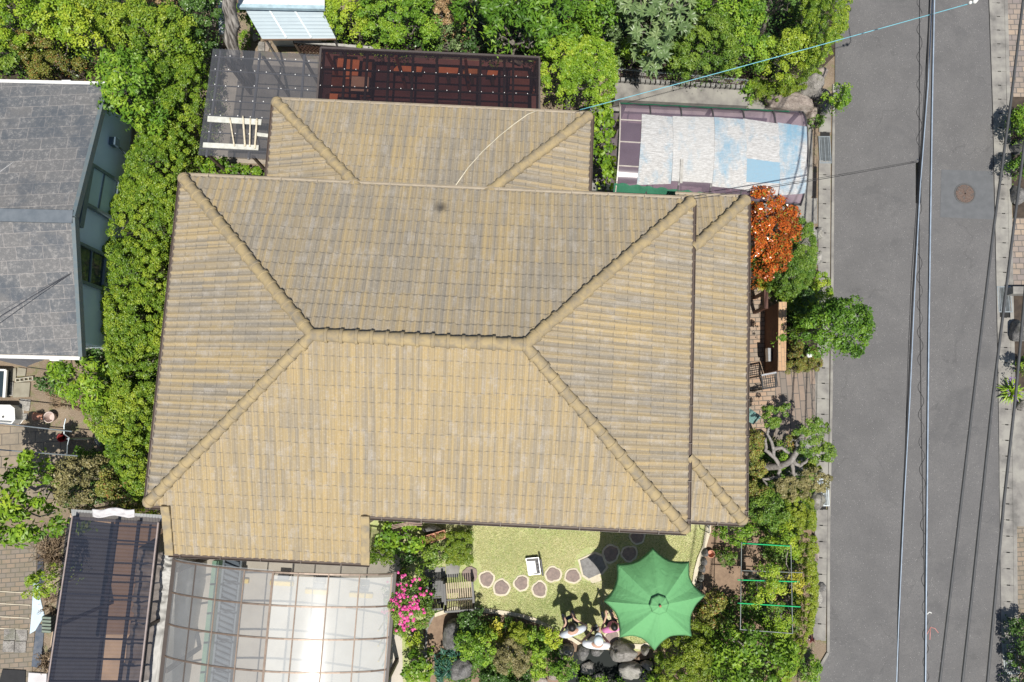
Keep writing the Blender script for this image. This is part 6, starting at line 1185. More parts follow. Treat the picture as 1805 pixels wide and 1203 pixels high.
for k in range(3): mb.tube([P(690, 927 + k * 3, .9), P(715, 922 + k * 2, .95), P(744, 920 + k * 3, .9)], .012, 5)
mb.tube([P(692, 925, .9), P(692, 925, 0)], .015, 5); mb.tube([P(743, 922, .9), P(743, 922, 0)], .015, 5); setp(obj('plant_rail', mb, M('old_pink_wood', (.4, .28, .24), rough=.8)), 'low wooden plant rail in the shrubs under the south gutter', 'rail')
# open case
c = P(942, 998, 0); t = E('equipment_case', (c.x, c.y, 0), 'open hard case with a white lid panel lying on the lawn', 'case'); z = .16
SILV = M('case_silver', (.55, .56, .57), rough=.35, metal=.4); q4_ = [P(927, 985, z), P(949, 983, z), P(953, 1012, z), P(932, 1014, z)]; mb = MB(); mb.prism(q4_, .008, z); bev(obj('base', mb, DKPL, t), .012)
mb = MB(); mb.prism([P(927.5, 990, z), P(943, 989, z), P(946, 1010, z), P(931, 1013, z)], z + .001, z + .012); obj('white_panel', mb, WHITEPL, t)
mb = MB()
for i in range(4): mb.bar(q4_[i] + Vector((0, 0, .004)), q4_[(i + 1) % 4] + Vector((0, 0, .004)), .014, .012)
obj('rim', mb, SILV, t); mb = MB(); l0 = [P(949, 983, z + .01), P(953, 1012, z + .01)]; mb.bar(l0[0] + Vector((.05, 0, .13)), l0[1] + Vector((.05, 0, .13)), .05, .26, (0, 0, 1)); bev(obj('lid', mb, DKPL, t), .01)
mb = MB()
for k in range(4): p = P(946.5 + k, 990 + k * 6, z); mb.ball((p.x, p.y, z + .005), .022, 6)
obj('gear', mb, M('gear_grey', (.12, .12, .13), rough=.4), t)
for k, (u, v) in enumerate([(935, 982), (957, 984)]): pass
# terracotta pot by lawn edge, west yard pots
def pot(label, px, r, h, mat, tilt=None):
    p = P(*px, h * .5); mb = MB(); ax = tilt or (0, 0, 1); b = Vector((p.x, p.y, 0 if not tilt else r)); mb.lathe([(0, 0), (r * .68, 0), (r * .92, h * .85), (r, h * .86), (r, h), (r * .88, h), (r * .6, h * .1), (0, h * .1)], b, 22, ax); o = obj('flower_pot', mb, mat, None, True); return setp(auto(o), label, 'flower pot')
pot('orange clay pot by the white lawn kerb under the roof corner', (1252, 976), .10, .18, TC); pot('pale pink round pot standing in the west yard', (90, 736), .15, .2, M('pale_pink_pot', (.62, .50, .45), rough=.7))
pot('orange clay pot lying on its side beside the pale pink pot', (76, 735), .11, .24, TC, (-1, .05, .1)); pot('dark red pot under the drying poles', (112, 772), .12, .2, M('red_pot', (.35, .04, .04), rough=.6))
p = P(183, 608, .2); mb = MB(); mb.lathe([(0, 0), (.09, 0), (.12, .24), (.11, .24), (.085, .02), (0, .02)], (p.x, p.y, 0), 20); setp(obj('bucket', mb, M('blue_plastic', (.03, .10, .5), rough=.4), None, True), 'blue bucket beside the hedge below the slate house', 'bucket')
# west yard
def slab_obj(name, qd, z, h, mat, label, cat, group=None): mb = MB(); mb.prism(PP(qd, z + h), z, z + h); return setp(bev(obj(name, mb, mat), .006, 1), label, cat, group)
SLC = M('mossy_slab', (.30, .28, .22), (.24, .22, .17), 5, .9, bump=.4)
slab_obj('slab', [(14, 650), (28, 649), (28, 672), (14, 672)], 0, .05, SLC, 'narrow brown slab right of the dark cold frame', 'slab'); slab_obj('slab', [(31, 648), (46, 650), (44, 663), (29, 663)], 0, .05, SLC, 'small square slab above the hollow block', 'slab')
slab_obj('slab', [(24, 675), (53, 674), (51, 700), (22, 701)], 0, .05, SLC, 'large square slab below the hollow block', 'slab'); slab_obj('slab', [(10, 673), (23, 673), (22, 698), (8, 698)], 0, .05, STW, 'half whitened slab left of the large square slab', 'slab')
slab_obj('slab', [(35, 703), (54, 705), (51, 725), (32, 723)], 0, .03, STW, 'white stone tile between the large slab and the clay pots', 'slab'); slab_obj('slab', [(28, 731), (48, 729), (48, 739), (30, 744)], 0, .03, STW, 'broken grey tile beside the white sink', 'slab')
t = E('concrete_block', P(42, 668, 0), 'hollow concrete block lying between the slabs', 'block'); a, b = P(27, 671, .1), P(58, 667, .1); d = (b - a).normalized(); s = Vector((-d.y, d.x, 0)); mb = MB()
for o in (-.045, .045): mb.bar(a + s * o - Vector((0, 0, .05)), b + s * o - Vector((0, 0, .05)), .022, .1)
for k in range(5): p = a.lerp(b, .02 + .24 * k); mb.bar(p - s * .034 - Vector((0, 0, .05)), p + s * .034 - Vector((0, 0, .05)), .022, .1)
obj('body', mb, M('block_cream', (.48, .45, .36), rough=.9), t)
t = E('cold_frame', P(4, 675, 0), 'dark glazed cold frame with a white edge cut by the left picture edge', 'cold frame'); mb = MB(); mb.prism(PP([(-40, 652), (8, 654), (5, 700), (-40, 698)], .3), 0, .28); obj('box', mb, GLASS, t); mb = MB(); mb.bar(P(11, 653, .3), P(8, 701, .3), .07, .06); mb.bar(P(-40, 651, .3), P(11, 653, .3), .05, .05); obj('frame', mb, WHITEPL, t)
t = E('sink', P(8, 730, 0), 'white enamel sink basin on the ground at the left edge', 'sink'); z = .35; mb = MB(); ou = PP([(-30, 714), (18, 714), (26, 720), (27, 740), (21, 748), (-30, 745)], z); c = sum(ou, Vector()) / 6; inn = [c + (p - c) * .86 for p in ou]; dn_ = [Vector((*(c + (p - c) * .76).xy, z - .14)) for p in ou]; ob = [Vector((*(c + (p - c) * .95).xy, 0)) for p in ou]; n = 6
mb.add(ou + inn + dn_ + ob, [(i, n + i, n + (i + 1) % n, (i + 1) % n) for i in range(n)] + [(n + i, 2 * n + i, 2 * n + (i + 1) % n, n + (i + 1) % n) for i in range(n)] + [tuple(2 * n + i for i in range(n)), tuple(3 * n + i for i in range(n))] + [(3 * n + i, 3 * n + (i + 1) % n, (i + 1) % n, i) for i in range(n)]); bev(obj('basin', mb, WHITEPL, t), .01); p = P(6, 735, .2); mb = MB(); mb.lathe([(.035, .0), (.03, .012), (0, .014)], (p.x, p.y, z - .138), 16); obj('drain', mb, M('drain_dark', (.12, .12, .12), rough=.4), t)
t = E('drying_rack', P(115, 775, 0), 'steel laundry drying rack with two long poles over the patio', 'drying rack'); STL = M('steel_pole', (.42, .47, .50), rough=.3, metal=.6)
for a, b in (((-40, 742, 1.7), (127, 761, 1.7)), ((-40, 790, 1.7), (137, 804, 1.7))): mb = MB(); mb.tube([P(*a), P(*b)], .016, 8); obj('pole', mb, STL, t)
for pts in ([(116, 738, 1.72), (113, 750, 1.68), (113, 765, 1.62), (122, 772, 1.6), (119, 785, 1.6), (118, 805, 1.68)],): mb = MB(); mb.tube([P(*p) for p in pts], .014, 8); obj('arm', mb, STL, t)
p = P(119, 774, 1.6); mb = MB(); mb.tube([p, Vector((p.x, p.y, .05))], .022, 8); obj('upright', mb, STL, t); mb = MB(); mb.lathe([(0, .021), (.2, .021), (.2, .07), (.04, .1), (0, .1)], (p.x, p.y, 0), 20); obj('foot', mb, CONC, t)
t = E('awning', P(20, 632, 0), 'small dark grey mesh awning under the south gutter of the slate house', 'awning'); mb = MB(); mb.add([P(-40, 622, 2.45), P(78, 635, 2.45), P(62, 640, 2.2), P(46, 647, 2.0), P(0, 636, 2.2), P(-40, 628, 2.3)], [(5, 4, 3, 2, 1, 0)]); o = obj('mesh', mb, M('grey_mesh', (.12, .12, .13), (.10, .10, .11), 8, .7), t); o.modifiers.new('t', 'SOLIDIFY').thickness = .01
mb = MB(); p = P(46, 647, 1.98); mb.tube([p, Vector((p.x, p.y, 0))], .012, 6); obj('pole', mb, ALU, t)
# items along the strip left of the dark carport
slab_obj('board', [(58, 1028), (68, 1028), (72, 1060), (78, 1085), (62, 1112), (52, 1118), (56, 1075)], 0, .04, M('pale_blue_board', (.55, .66, .74), (.46, .57, .66), 3, .6), 'pale blue board lying beside the patio edge', 'board')
slab_obj('board', [(50, 1186), (82, 1188), (80, 1240), (46, 1240)], 0, .06, CLOTH, 'white board at the bottom beside the dark carport', 'board')
slab_obj('plastic_sheet', [(64, 1100), (78, 1102), (72, 1180), (55, 1175)], 0, .03, M('blue_black_sheet', (.07, .09, .12), (.14, .15, .17), 8, .35), 'blue black plastic sheet on the ground by the green crate', 'plastic sheet')
slab_obj('plastic_sheet', [(66, 975), (76, 985), (78, 1025), (68, 1038), (65, 1010)], 0, .03, M('black_sheet', (.03, .035, .045), (.10, .11, .13), 10, .3), 'crumpled black plastic under the dry stems by the patio', 'plastic sheet')
t = E('crate', P(82, 1100, 0), 'small green slatted crate beside the dark carport', 'crate'); mb = MB()
for k in range(5): mb.bar(P(74, 1089 + k * 6, .35), P(90, 1090 + k * 6, .35), .05, .02)
obj('slats', mb, M('green_grey_slats', (.20, .24, .19), (.15, .19, .15), 8, .7), t); mb = MB(); mb.prism(PP([(75, 1086), (90, 1087), (88, 1116), (73, 1116)], .33), 0, .33); obj('box', mb, M('crate_dark', (.07, .08, .07), rough=.8), t)
for i, (u, v) in enumerate([(17, 1119), (38, 1120), (15, 1140), (36, 1141)]): slab_obj('paver', [(u - 10, v - 10), (u + 10, v - 10), (u + 9, v + 10), (u - 11, v + 10)], .02, .03, STG, 'square grey paver in the block of four on the patio', 'paver', 'square grey pavers on the patio')
slab_obj('grate_lid', [(4, 1180), (45, 1182), (43, 1235), (-10, 1235)], .02, .03, M('black_rubber_mat', (.02, .02, .022), rough=.8), 'black rubber mat at the bottom of the patio', 'mat')
for u0, v0, u1, v1 in ((0, 1042, 55, 1046), (0, 1064, 54, 1067), (0, 1087, 52, 1090), (0, 1108, 50, 1110)): 
    mb = MB(); mb.bar(P(u0 - 60, v0 - 3, .03), P(u1, v1, .03), .02, .02); struct('patio_joint', mb, MORT)
# ------------------------------------------------------------------ gate side
q = N('split_brick'); mp = q.n('Mapping'); mp.inputs['Rotation'].default_value = (0, 0, R(90)); q.l(q.co('World'), mp.inputs[0]); b = q.n('TexBrick'); b.inputs['Scale'].default_value = 1; b.inputs['Brick Width'].default_value = .24; b.inputs['Row Height'].default_value = .08; b.inputs['Mortar Size'].default_value = .006
for k, cc_ in (('Color1', (.50, .33, .19)), ('Color2', (.42, .26, .15)), ('Mortar', (.22, .17, .12))): b.inputs[k].default_value = (*cc_, 1)
q.l(mp.outputs[0], b.inputs[0]); q.col(b.outputs[0]); q.set(Roughness=.85); BRW = q.m
gw = E('brick_gate_wall', P(1360, 595, 0), 'low tan brick gate wall with a letter slot beside the entrance path', 'wall'); z = 1.1
q1 = [P(1373, 533, z), P(1386, 533, z), P(1385, 653, z), P(1372, 653, z)]; mb = MB(); mb.prism(q1, 0, z - .06); obj('wall', mb, M('brown_brick_face', (.16, .085, .05), (.12, .06, .04), 8, .85), gw); mb = MB(); c = sum(q1, Vector()) / 4; mb.prism([c + (p - c) * 1.01 + Vector(((p - c).x * .06, 0, 0)) for p in q1], z - .058, z); obj('coping', mb, BRW, gw)
p = PV(1363, 626, (q1[0].x - .02, 0, 0), (1, 0, 0)); mb = MB(); mb.box((q1[3].x - .05, p.y, p.z), (.10, .36, .20)); bev(obj('letter_box', mb, ALU, gw), .01)
gt = E('gate', P(1355, 672, 0), 'black lattice entrance gate leaf at the end of the brick wall', 'gate'); g0, g1 = P(1342, 662, 1.0), P(1368, 657, 1.0); h0, h1 = P(1345, 686, 1.0), P(1368, 682, 1.0)
gd = g1 - g0; hd_ = h0 - g0; mb = MB(); 
for k in range(8): a = g0 + gd * (k / 7); mb.bar(a, a + hd_, .012, .02)
for k in range(7): a = g0 + hd_ * (k / 6); mb.bar(a, a + gd, .012, .02)
obj('lattice', mb, BLACKM, gt); mb = MB()
for a, b in ((g0, g1), (g1, h1), (h1, h0), (h0, g0)): mb.bar(a, b, .035, .03)
obj('frame', mb, BLACKM, gt); mb = MB(); mb.bar(g0 + (0.0 * gd), g1, .04, .045); obj('top_rail', mb, ALU, gt)
for p in (g0, g1, h0, h1): mb = MB(); mb.box((p.x, p.y, .5), (.035, .035, 1.0)); obj('leg', mb, BLACKM, gt)
mb = MB(); mb.bar(P(1349, 512, .9), P(1349, 545, .9), .10, .14); mb.box((P(1349, 515, .9).x, P(1349, 515, .9).y, .42), (.08, .08, .83)); mb.box((P(1349, 542, .9).x, P(1349, 542, .9).y, .42), (.08, .08, .83)); setp(obj('wood_rail', mb, M('dark_red_timber', (.10, .04, .025), rough=.6)), 'short dark timber rail above the brick path by the spiky plant', 'rail')
p = P(1426.5, 626, .9); t = E('garden_lamp', (p.x, p.y, 0), 'white globe garden lamp rising from the azalea cushion', 'lamp'); mb = MB(); mb.lathe([(0, 0), (.03, 0), (.022, .1), (.022, .8), (.05, .82), (.05, .84), (0, .84)], (p.x, p.y, 0), 14); obj('pole', mb, BLACKM, t, True); mb = MB(); mb.ball((p.x, p.y, .9), .075, 14); obj('globe', mb, N('opal_globe').col((.85, .85, .83)).set(Roughness=.25).m, t, True)
p = P(1322, 735, .3); mb = MB(); nn = 14
for k in range(nn):
    a = -.9 + k * .13; mb.bar(P(1314, 716, 1.2) + Vector((0, -k * .02, -k * .03)), P(1342 - k * .6, 735 + k, .8) + Vector((0, 0, -k * .02)), .02, .01)
setp(obj('net', mb, M('teal_net', (.09, .2, .19), (.2, .33, .3), 30, .6)), 'folded dark teal net hanging at the east wall by the terrace', 'net')
# cloud pruned pine
pn = E('cloud_pine', P(1385, 820, 0), 'old cloud pruned garden tree with grey twisted limbs and leaf pads', 'tree'); mb = MB(); sk = [((1330, 835, .0), (1345, 825, .55), (1375, 822, .95), (1395, 812, 1.25), (1405, 795, 1.4), (1408, 775, 1.5), (1425, 760, 1.6)), ((1375, 822, .95), (1364, 805, 1.1), (1362, 785, 1.3), (1352, 765, 1.35), (1358, 750, 1.5)), ((1364, 805, 1.1), (1350, 795, 1.1), (1350, 775, 1.1), (1355, 760, 1.3)),
      ((1362, 792, 1.2), (1378, 790, 1.25), (1393, 800, 1.2), (1395, 812, 1.25)), ((1395, 812, 1.25), (1410, 822, 1.2), (1420, 815, 1.3), (1430, 800, 1.4)), ((1345, 825, .6), (1332, 815, .8), (1322, 800, .9)), ((1375, 822, .9), (1372, 842, .9), (1345, 845, .85), (1355, 862, .95)), ((1395, 815, 1.1), (1400, 840, 1.0), (1410, 860, 1.0))]
for i, s_ in enumerate(sk): 
    r0 = .11 if i == 0 else .055; pts = [P(*p) for p in s_]; den = []
    for a, b in zip(pts, pts[1:]): den += [a.lerp(b, k / 4) + Vector((rnd.uniform(-.015, .015), rnd.uniform(-.015, .015), 0)) for k in range(4)]
    den.append(pts[-1]); mb.tube(den, [r0 * (1 - .6 * k / len(den)) for k in range(len(den))], 8)
obj('trunk', mb, M('silver_bark', (.30, .28, .26), (.17, .155, .14), 16, .95, bump=.8, bsc=40, c=(.12, .10, .09)), pn, True)
for i, (pl_, z0, z1, mt_, tb) in enumerate([([(1340, 722), (1355, 714), (1372, 718), (1388, 712), (1390, 728), (1378, 736), (1372, 752), (1358, 758), (1345, 748)], 1.4, 1.75, G_M, .15), ([(1400, 752), (1420, 740), (1440, 737), (1455, 745), (1470, 755), (1458, 768), (1435, 765), (1415, 768), (1400, 765)], 1.5, 1.85, G_M, .15), ([(1405, 778), (1430, 765), (1455, 775), (1472, 795), (1462, 812), (1430, 812), (1412, 800)], 1.35, 1.7, G_M, .25),
          ([(1385, 768), (1402, 762), (1405, 785), (1395, 795), (1386, 785)], 1.0, 1.3, G_O, .1), ([(1316, 765), (1335, 757), (1345, 775), (1340, 800), (1328, 812), (1312, 800)], .9, 1.3, G_O, .1), ([(1372, 800), (1390, 795), (1392, 808), (1380, 815)], .9, 1.15, G_B, .0), ([(1408, 835), (1430, 825), (1455, 835), (1465, 845), (1452, 868), (1425, 860), (1408, 850)], .95, 1.3, G_OB, .15), ([(1365, 850), (1395, 838), (1420, 850), (1425, 875), (1395, 885), (1370, 872)], .9, 1.25, G_OB, .15),
          ([(1315, 850), (1345, 845), (1360, 865), (1350, 885), (1318, 880)], .7, 1.2, G_O, .05), ([(1405, 808), (1440, 812), (1445, 828), (1415, 832)], .5, .9, G_MOSS, .1), ([(1318, 822), (1336, 812), (1350, 826), (1340, 842), (1320, 842)], .7, 1.1, G_O, .05), ([(1362, 815), (1380, 808), (1384, 828), (1368, 836)], .5, .8, G_B, -.1)]):
    crown('leaf_pad', pl_, z0, z1, mt_, pn, leaf=(.05, .026), dens=3.4, clump=.09, lump=.05, seed=40 + i, tbias=tb, skirt=.3)['kind'] = 'stuff'
# trellis
t = E('trellis_frame', P(1350, 1035, 0), 'thin steel garden frame with bright green cross poles over young trees', 'trellis'); z = 1.7; k4 = [P(1307, 957, z), P(1394, 962, z), P(1397, 1117, z), P(1305, 1110, z)]; TS = M('dull_steel', (.14, .16, .16), rough=.5, metal=.5); GP = M('green_pole', (.02, .50, .17), rough=.4)
mb = MB()
for a, b in zip(k4, k4[1:] + k4[:1]): mb.tube([a, b], .011, 6)
mb.tube([P(1306, 1006, z), P(1415, 1010, z)], .010, 6); obj('frame', mb, TS, t)
for a, b in (((1309, 958), (1392, 963)), ((1300, 1022.5), (1409, 1026)), ((1300, 1063.5), (1411, 1070))): mb = MB(); mb.tube([P(*a, z + .03), P(*b, z + .03)], .014, 8); obj('green_pole', mb, GP, t)
for p in k4: mb = MB(); mb.tube([p, Vector((p.x, p.y, 0))], .012, 6); obj('post', mb, TS, t)
mb = MB(); mb.tube([P(1249, 905, .9), P(1250, 940, .9)], .012, 6); mb.tube([P(1249, 905, .9), Vector((*P(1249, 905, .9).xy, 0))], .012, 6); mb.tube([P(1250, 940, .9), Vector((*P(1250, 940, .9).xy, 0))], .012, 6); mb.tube([P(1244, 925, .85), P(1252, 925, .85)], .01, 6); setp(obj('hand_rail', mb, TS), 'thin steel rail beside the lawn kerb under the roof corner', 'rail')
# north fences, wall, trunk
t = E('lattice_fence', P(590, 85, 0), 'brown diagonal lattice fence between the shed and the brown lean-to', 'fence'); a, b, c_, d_ = P(518, 73, 1.25), P(668, 86, 1.25), P(668, 98, .35), P(528, 95, .35); mb = MB()
nn = 22
for k in range(-4, nn):
    s0 = max(0, k / nn); s1 = min(1, (k + 4) / nn); mb.bar(a.lerp(b, s0).lerp(d_.lerp(c_, s0), (s0 - k / nn) * nn / 4), a.lerp(b, s1).lerp(d_.lerp(c_, s1), (s1 - k / nn) * nn / 4), .022, .01, (0, 1, .2)); mb.bar(a.lerp(b, s1).lerp(d_.lerp(c_, s1), 1 - (s1 - k / nn) * nn / 4) + Vector((0, .012, 0)), a.lerp(b, s0).lerp(d_.lerp(c_, s0), 1 - (s0 - k / nn) * nn / 4) + Vector((0, .012, 0)), .022, .01, (0, 1, .2))
obj('lattice', mb, M('lattice_brown', (.16, .085, .06), rough=.8), t); mb = MB(); mb.bar(a, b, .07, .04); obj('top_rail', mb, WOODG, t); 
for p in (a, b, a.lerp(b, .5)): mb = MB(); mb.box((p.x, p.y, .61), (.06, .06, 1.22)); obj('post', mb, M_SOFFIT, t)
mb = MB(); a, b = P(410, 104, 1.2), P(404, -40, 3.2); pts = []; rs = []
for k in range(25): pts.append(a.lerp(b, k / 24) + Vector((.03 * math.sin(k * .7), 0, .0))); rs.append(.165 + .012 * math.sin(k * 1.3) + .008 * math.sin(k * 3.1))
bs = Vector((a.x + .05, a.y - .1, 0)); pts = [bs, bs.lerp(a, .6)] + pts; rs = [.21, .185] + rs; mb.tube(pts, rs, 18); t = E('tree', bs, 'thick bare grey tree trunk leaning out past the top edge', 'tree'); q = N('furrowed_bark'); m_ = q.n('Mapping'); m_.inputs['Scale'].default_value = (9, 1.6, 1.5); q.l(q.co('World'), m_.inputs[0]); x_ = q.n('TexNoise'); x_.inputs['Scale'].default_value = 2; x_.inputs['Detail'].default_value = 7; q.l(m_.outputs[0], x_.inputs[0]); q.col(q.ramp(x_.outputs[0], [(.4, (.09, .08, .07)), (.5, (.24, .22, .20)), (.65, (.40, .37, .33))])); q.set(Roughness=.95); q.bump(x_.outputs[0], 1, .06); obj('trunk', mb, q.m, t, True)
crown('crown', [(380, -160), (440, -160), (450, -60), (370, -60)], 3.0, 4.2, G_M, t, leaf=(.08, .04), dens=2, clump=.2)
p = P(397, 63, .2); mb = MB(); mb.lathe([(0, 0), (.2, 0), (.22, .12), (.18, .14), (0, .14)], (p.x, p.y, 0), 22); setp(obj('clay_lid', mb, M('brown_clay', (.26, .13, .09), rough=.8), None, True), 'round brown clay dish half hidden behind the bare trunk', 'dish')
slab_obj('board', [(383, -30), (394, -30), (394, 60), (386, 62)], 0, .5, M('pale_grey_board', (.5, .53, .55), (.42, .45, .47), 5, .7), 'narrow pale board fence left of the bare trunk', 'board')
slab_obj('slab', [(455, 73), (466, 74), (466, 90), (454, 90)], 0, .08, STG, 'upright grey slab in the gravel by the grey lean-to', 'slab'); slab_obj('slab', [(468, 73), (477, 74), (473, 90), (467, 90)], 0, .08, STP, 'pinkish slab next to the grey one in the gravel', 'slab'); rock('flat pale stone beside the shed corner', (452, 66), (7, 8), .12, STW)
t = E('garden_wall', P(1200, 155, 0), 'low stained concrete wall with a row of cap blocks above the mauve carport', 'wall'); z = .5; mb = MB(); mb.prism(PP([(1084, 146), (1316, 160), (1318, 187), (1084, 176)], z), 0, z); obj('wall', mb, CONC, t); mb = MB(); z = .62
for k in range(26):
    s = k / 26; a = P(1086 + 230 * s, 139.5 + 14 * s, z); mb.box((a.x + .05, a.y, z - .09), (.105, .10, .18), R(-4))
obj('cap_blocks', mb, CONCD, t)
t = E('net_fence', P(1190, 125, 0), 'rusty wire fence hidden under the shrubs above the concrete wall', 'fence'); a, b = P(1086, 122, .8), P(1318, 142, .8); mb = MB(); mb.tube([a, b], .018, 6); dwn = Vector((0, 0, -.7)); mb.tube([a + dwn, b + dwn], .012, 6); obj('rail', mb, GALV, t); mb = MB()
for k in range(60): p = a.lerp(b, k / 59); mb.tube([p, p + dwn], .005, 4)
for k in range(8): mb.tube([a + dwn * (k / 8), b + dwn * (k / 8)], .005, 4)
obj('mesh', mb, M('rusty_wire', (.14, .08, .06), rough=.8), t)
for k in (0, .33, .66, 1): p = a.lerp(b, k); mb = MB(); mb.tube([p, Vector((p.x, p.y, 0))], .02, 6); obj('post', mb, GALV, t)
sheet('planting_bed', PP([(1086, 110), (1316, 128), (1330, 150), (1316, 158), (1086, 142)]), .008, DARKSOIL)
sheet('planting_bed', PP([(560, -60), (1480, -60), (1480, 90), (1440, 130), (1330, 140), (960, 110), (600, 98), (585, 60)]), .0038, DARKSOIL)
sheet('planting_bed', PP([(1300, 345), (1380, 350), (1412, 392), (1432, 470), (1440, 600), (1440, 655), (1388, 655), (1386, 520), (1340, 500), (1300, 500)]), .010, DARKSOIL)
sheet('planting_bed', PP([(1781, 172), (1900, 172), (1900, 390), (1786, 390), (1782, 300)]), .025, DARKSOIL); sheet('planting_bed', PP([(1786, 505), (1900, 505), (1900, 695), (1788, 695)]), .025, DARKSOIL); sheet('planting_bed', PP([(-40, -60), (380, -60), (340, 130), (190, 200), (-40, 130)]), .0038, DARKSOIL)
slab_obj('gate_wall', [(1786, 505), (1900, 505), (1900, 518), (1786, 518)], 0, .35, CONC, 'low concrete edge at the right of the far gutter grate', 'wall')
# cable ends, house side pipes behind the roof
mb = MB(); mb.bar(P(1262, 341, 2.5), P(1268, 341, 2.5), .1, .05); 
# ------------------------------------------------------------------ overhead cables
def sag(a, b, s, n=24): return [Vector(a).lerp(Vector(b), k / n) - Vector((0, 0, s * 4 * (k / n) * (1 - k / n))) for k in range(n + 1)]
WB = M('cable_black', (.022, .022, .025), rough=.5); WL = M('cable_pale_blue', (.36, .44, .54), rough=.35); WG = M('cable_grey', (.075, .078, .082), rough=.6)
def wire(label, px, z, r, mat, n=8):
    pts = [P(u, v, z) for u, v in px]; a, b = pts[0], pts[-1]; pts = [a + (a - pts[1]) .normalized() * 14] + pts + [b + (b - pts[-2]).normalized() * 14]; out = []
    for p0, p1 in zip(pts, pts[1:]): out += [p0.lerp(p1, k / 6) for k in range(6)]
    out.append(pts[-1]); mb = MB(); mb.tube(out, r, n); return setp(obj('overhead_cable', mb, mat, None, True), label, 'cable')
wire('pale overhead cable on the left of the pair along the road', [(1645, -40), (1636, 150), (1622, 330), (1612, 520), (1604, 700), (1594, 880), (1584, 1100), (1579, 1240)], 4.8, .011, WL)
wire('thick black cable twisted beside the left pale cable', [(1640, -40), (1633, 150), (1620, 330), (1609, 520), (1601, 700), (1592, 880), (1584, 1050), (1581, 1240)], 4.77, .017, WB)
wire('thin black wire looping left of the left pale cable', [(1641, -40), (1630, 150), (1620, 300), (1607, 480), (1601, 620), (1596, 780), (1590, 930), (1582, 1240)], 4.75, .007, WB)
wire('straight pale overhead cable on the right of the pair along the road', [(1648, -40), (1644, 150), (1640, 400), (1637, 600), (1635, 800), (1633, 1000), (1631, 1240)], 4.9, .014, WL)
wire('dark cable hugging the straight pale cable', [(1645, -40), (1642, 150), (1638, 400), (1635, 600), (1633, 800), (1631, 1000), (1629, 1240)], 4.88, .010, WB)
cpx = [(1621, -40), (1620, 280), (1620, 420), (1622, 600), (1624, 750), (1627, 900), (1630, 1050), (1633, 1240)]
wire('thin straight support wire between the two pale cables', cpx, 4.5, .009, WB)
mb = MB(); pts = []
for k in range(900):
    s = k / 899; v = -30 + 1260 * s; u = np.interp(v, [c[1] for c in cpx], [c[0] for c in cpx]); a = k * .55; p = P(u, v, 4.44); pts.append(p + Vector((.055 * math.sin(a * .33), 0, .04 * math.cos(a * .33))))
mb.tube(pts, .005, 4); setp(obj('overhead_cable', mb, WB), 'spiral hanger wire wound loosely round the support wire', 'cable')
mb = MB(); mb.tube([P(1619, 288, 4.42), P(1619, 358, 4.42)], .055, 14); t = E('cable_closure', P(1619, 322, 4.37), 'black tubular splice box hanging on the overhead wires', 'splice box'); obj('body', mb, BLACKM, t, True); mb = MB(); mb.tube([P(1615, 280, 4.45), P(1621, 284, 4.45), P(1625, 284, 4.5)], .012, 6); obj('clamp', mb, ALU, t)
wire('dark grey overhead line slanting across the road, leftmost of the three', [(1806, -20), (1783, 170), (1752, 400), (1716, 700), (1676, 1040), (1652, 1240)], 9.0, .020, WG)
wire('dark grey overhead line slanting across the road, middle of the three', [(1838, 0), (1787, 400), (1750, 700), (1712, 1060), (1692, 1240)], 9.1, .020, WG)
wire('dark grey overhead line slanting across the road, rightmost of the three', [(1826, 300), (1808, 500), (1790, 700), (1770, 880), (1737, 1240)], 9.2, .020, WG)
def wire2(label, pts, r, mat, sg=.15): mb = MB(); mb.tube(sag(pts[0], pts[1], sg), r, 6); return setp(obj('service_wire', mb, mat, None, True), label, 'wire')
wire2('light blue service wire running from the road to the tiled roof', (P(1722, 3, 5.0), P(1022, 194, 3.2)), .009, M('service_blue', (.15, .48, .58), rough=.4), .05)
mb = MB(); mb.ball(tuple(P(1718, 3, 5.0)), .05, 8); mb.ball(tuple(P(1710, 5, 5.0)), .04, 8); mb.tube([P(1722, 3, 5.0), P(1728, -6, 5.02), P(1724, -40, 5.05)], .012, 6); setp(obj('insulator', mb, WHITEPL, None, True), 'white insulator on the light blue service wire at the top edge', 'insulator')
wire2('upper thin black wire from the splice box to the mauve carport side', (P(1616, 284, 4.5), P(1270, 342, 3.4)), .006, WB, .06); wire2('lower thin black wire from the splice box to the tiled roof', (P(1616, 286, 4.5), P(1215, 352, 3.75)), .008, WB, .12)
mb = MB(); a = P(1634, 1083, 4.8); mb.tube([a, P(1638, 1079, 4.8), P(1642, 1081, 4.8)], .012, 6); setp(obj('cable_tag', mb, WHITEPL, None, True), 'small white tag hanging from the right overhead cable near the bottom', 'tag')
mb = MB(); mb.tube([P(1634, 1118, 4.8), P(1640, 1106, 4.7), P(1648, 1108, 4.7), P(1654, 1116, 4.7)], .008, 6); mb.tube([P(1640, 1106, 4.7), P(1639, 1128, 4.7)], .008, 6); setp(obj('cable_loop', mb, M('pink_wire', (.6, .25, .22), rough=.5), None, True), 'small loop of pink wire on the right overhead cable', 'wire')

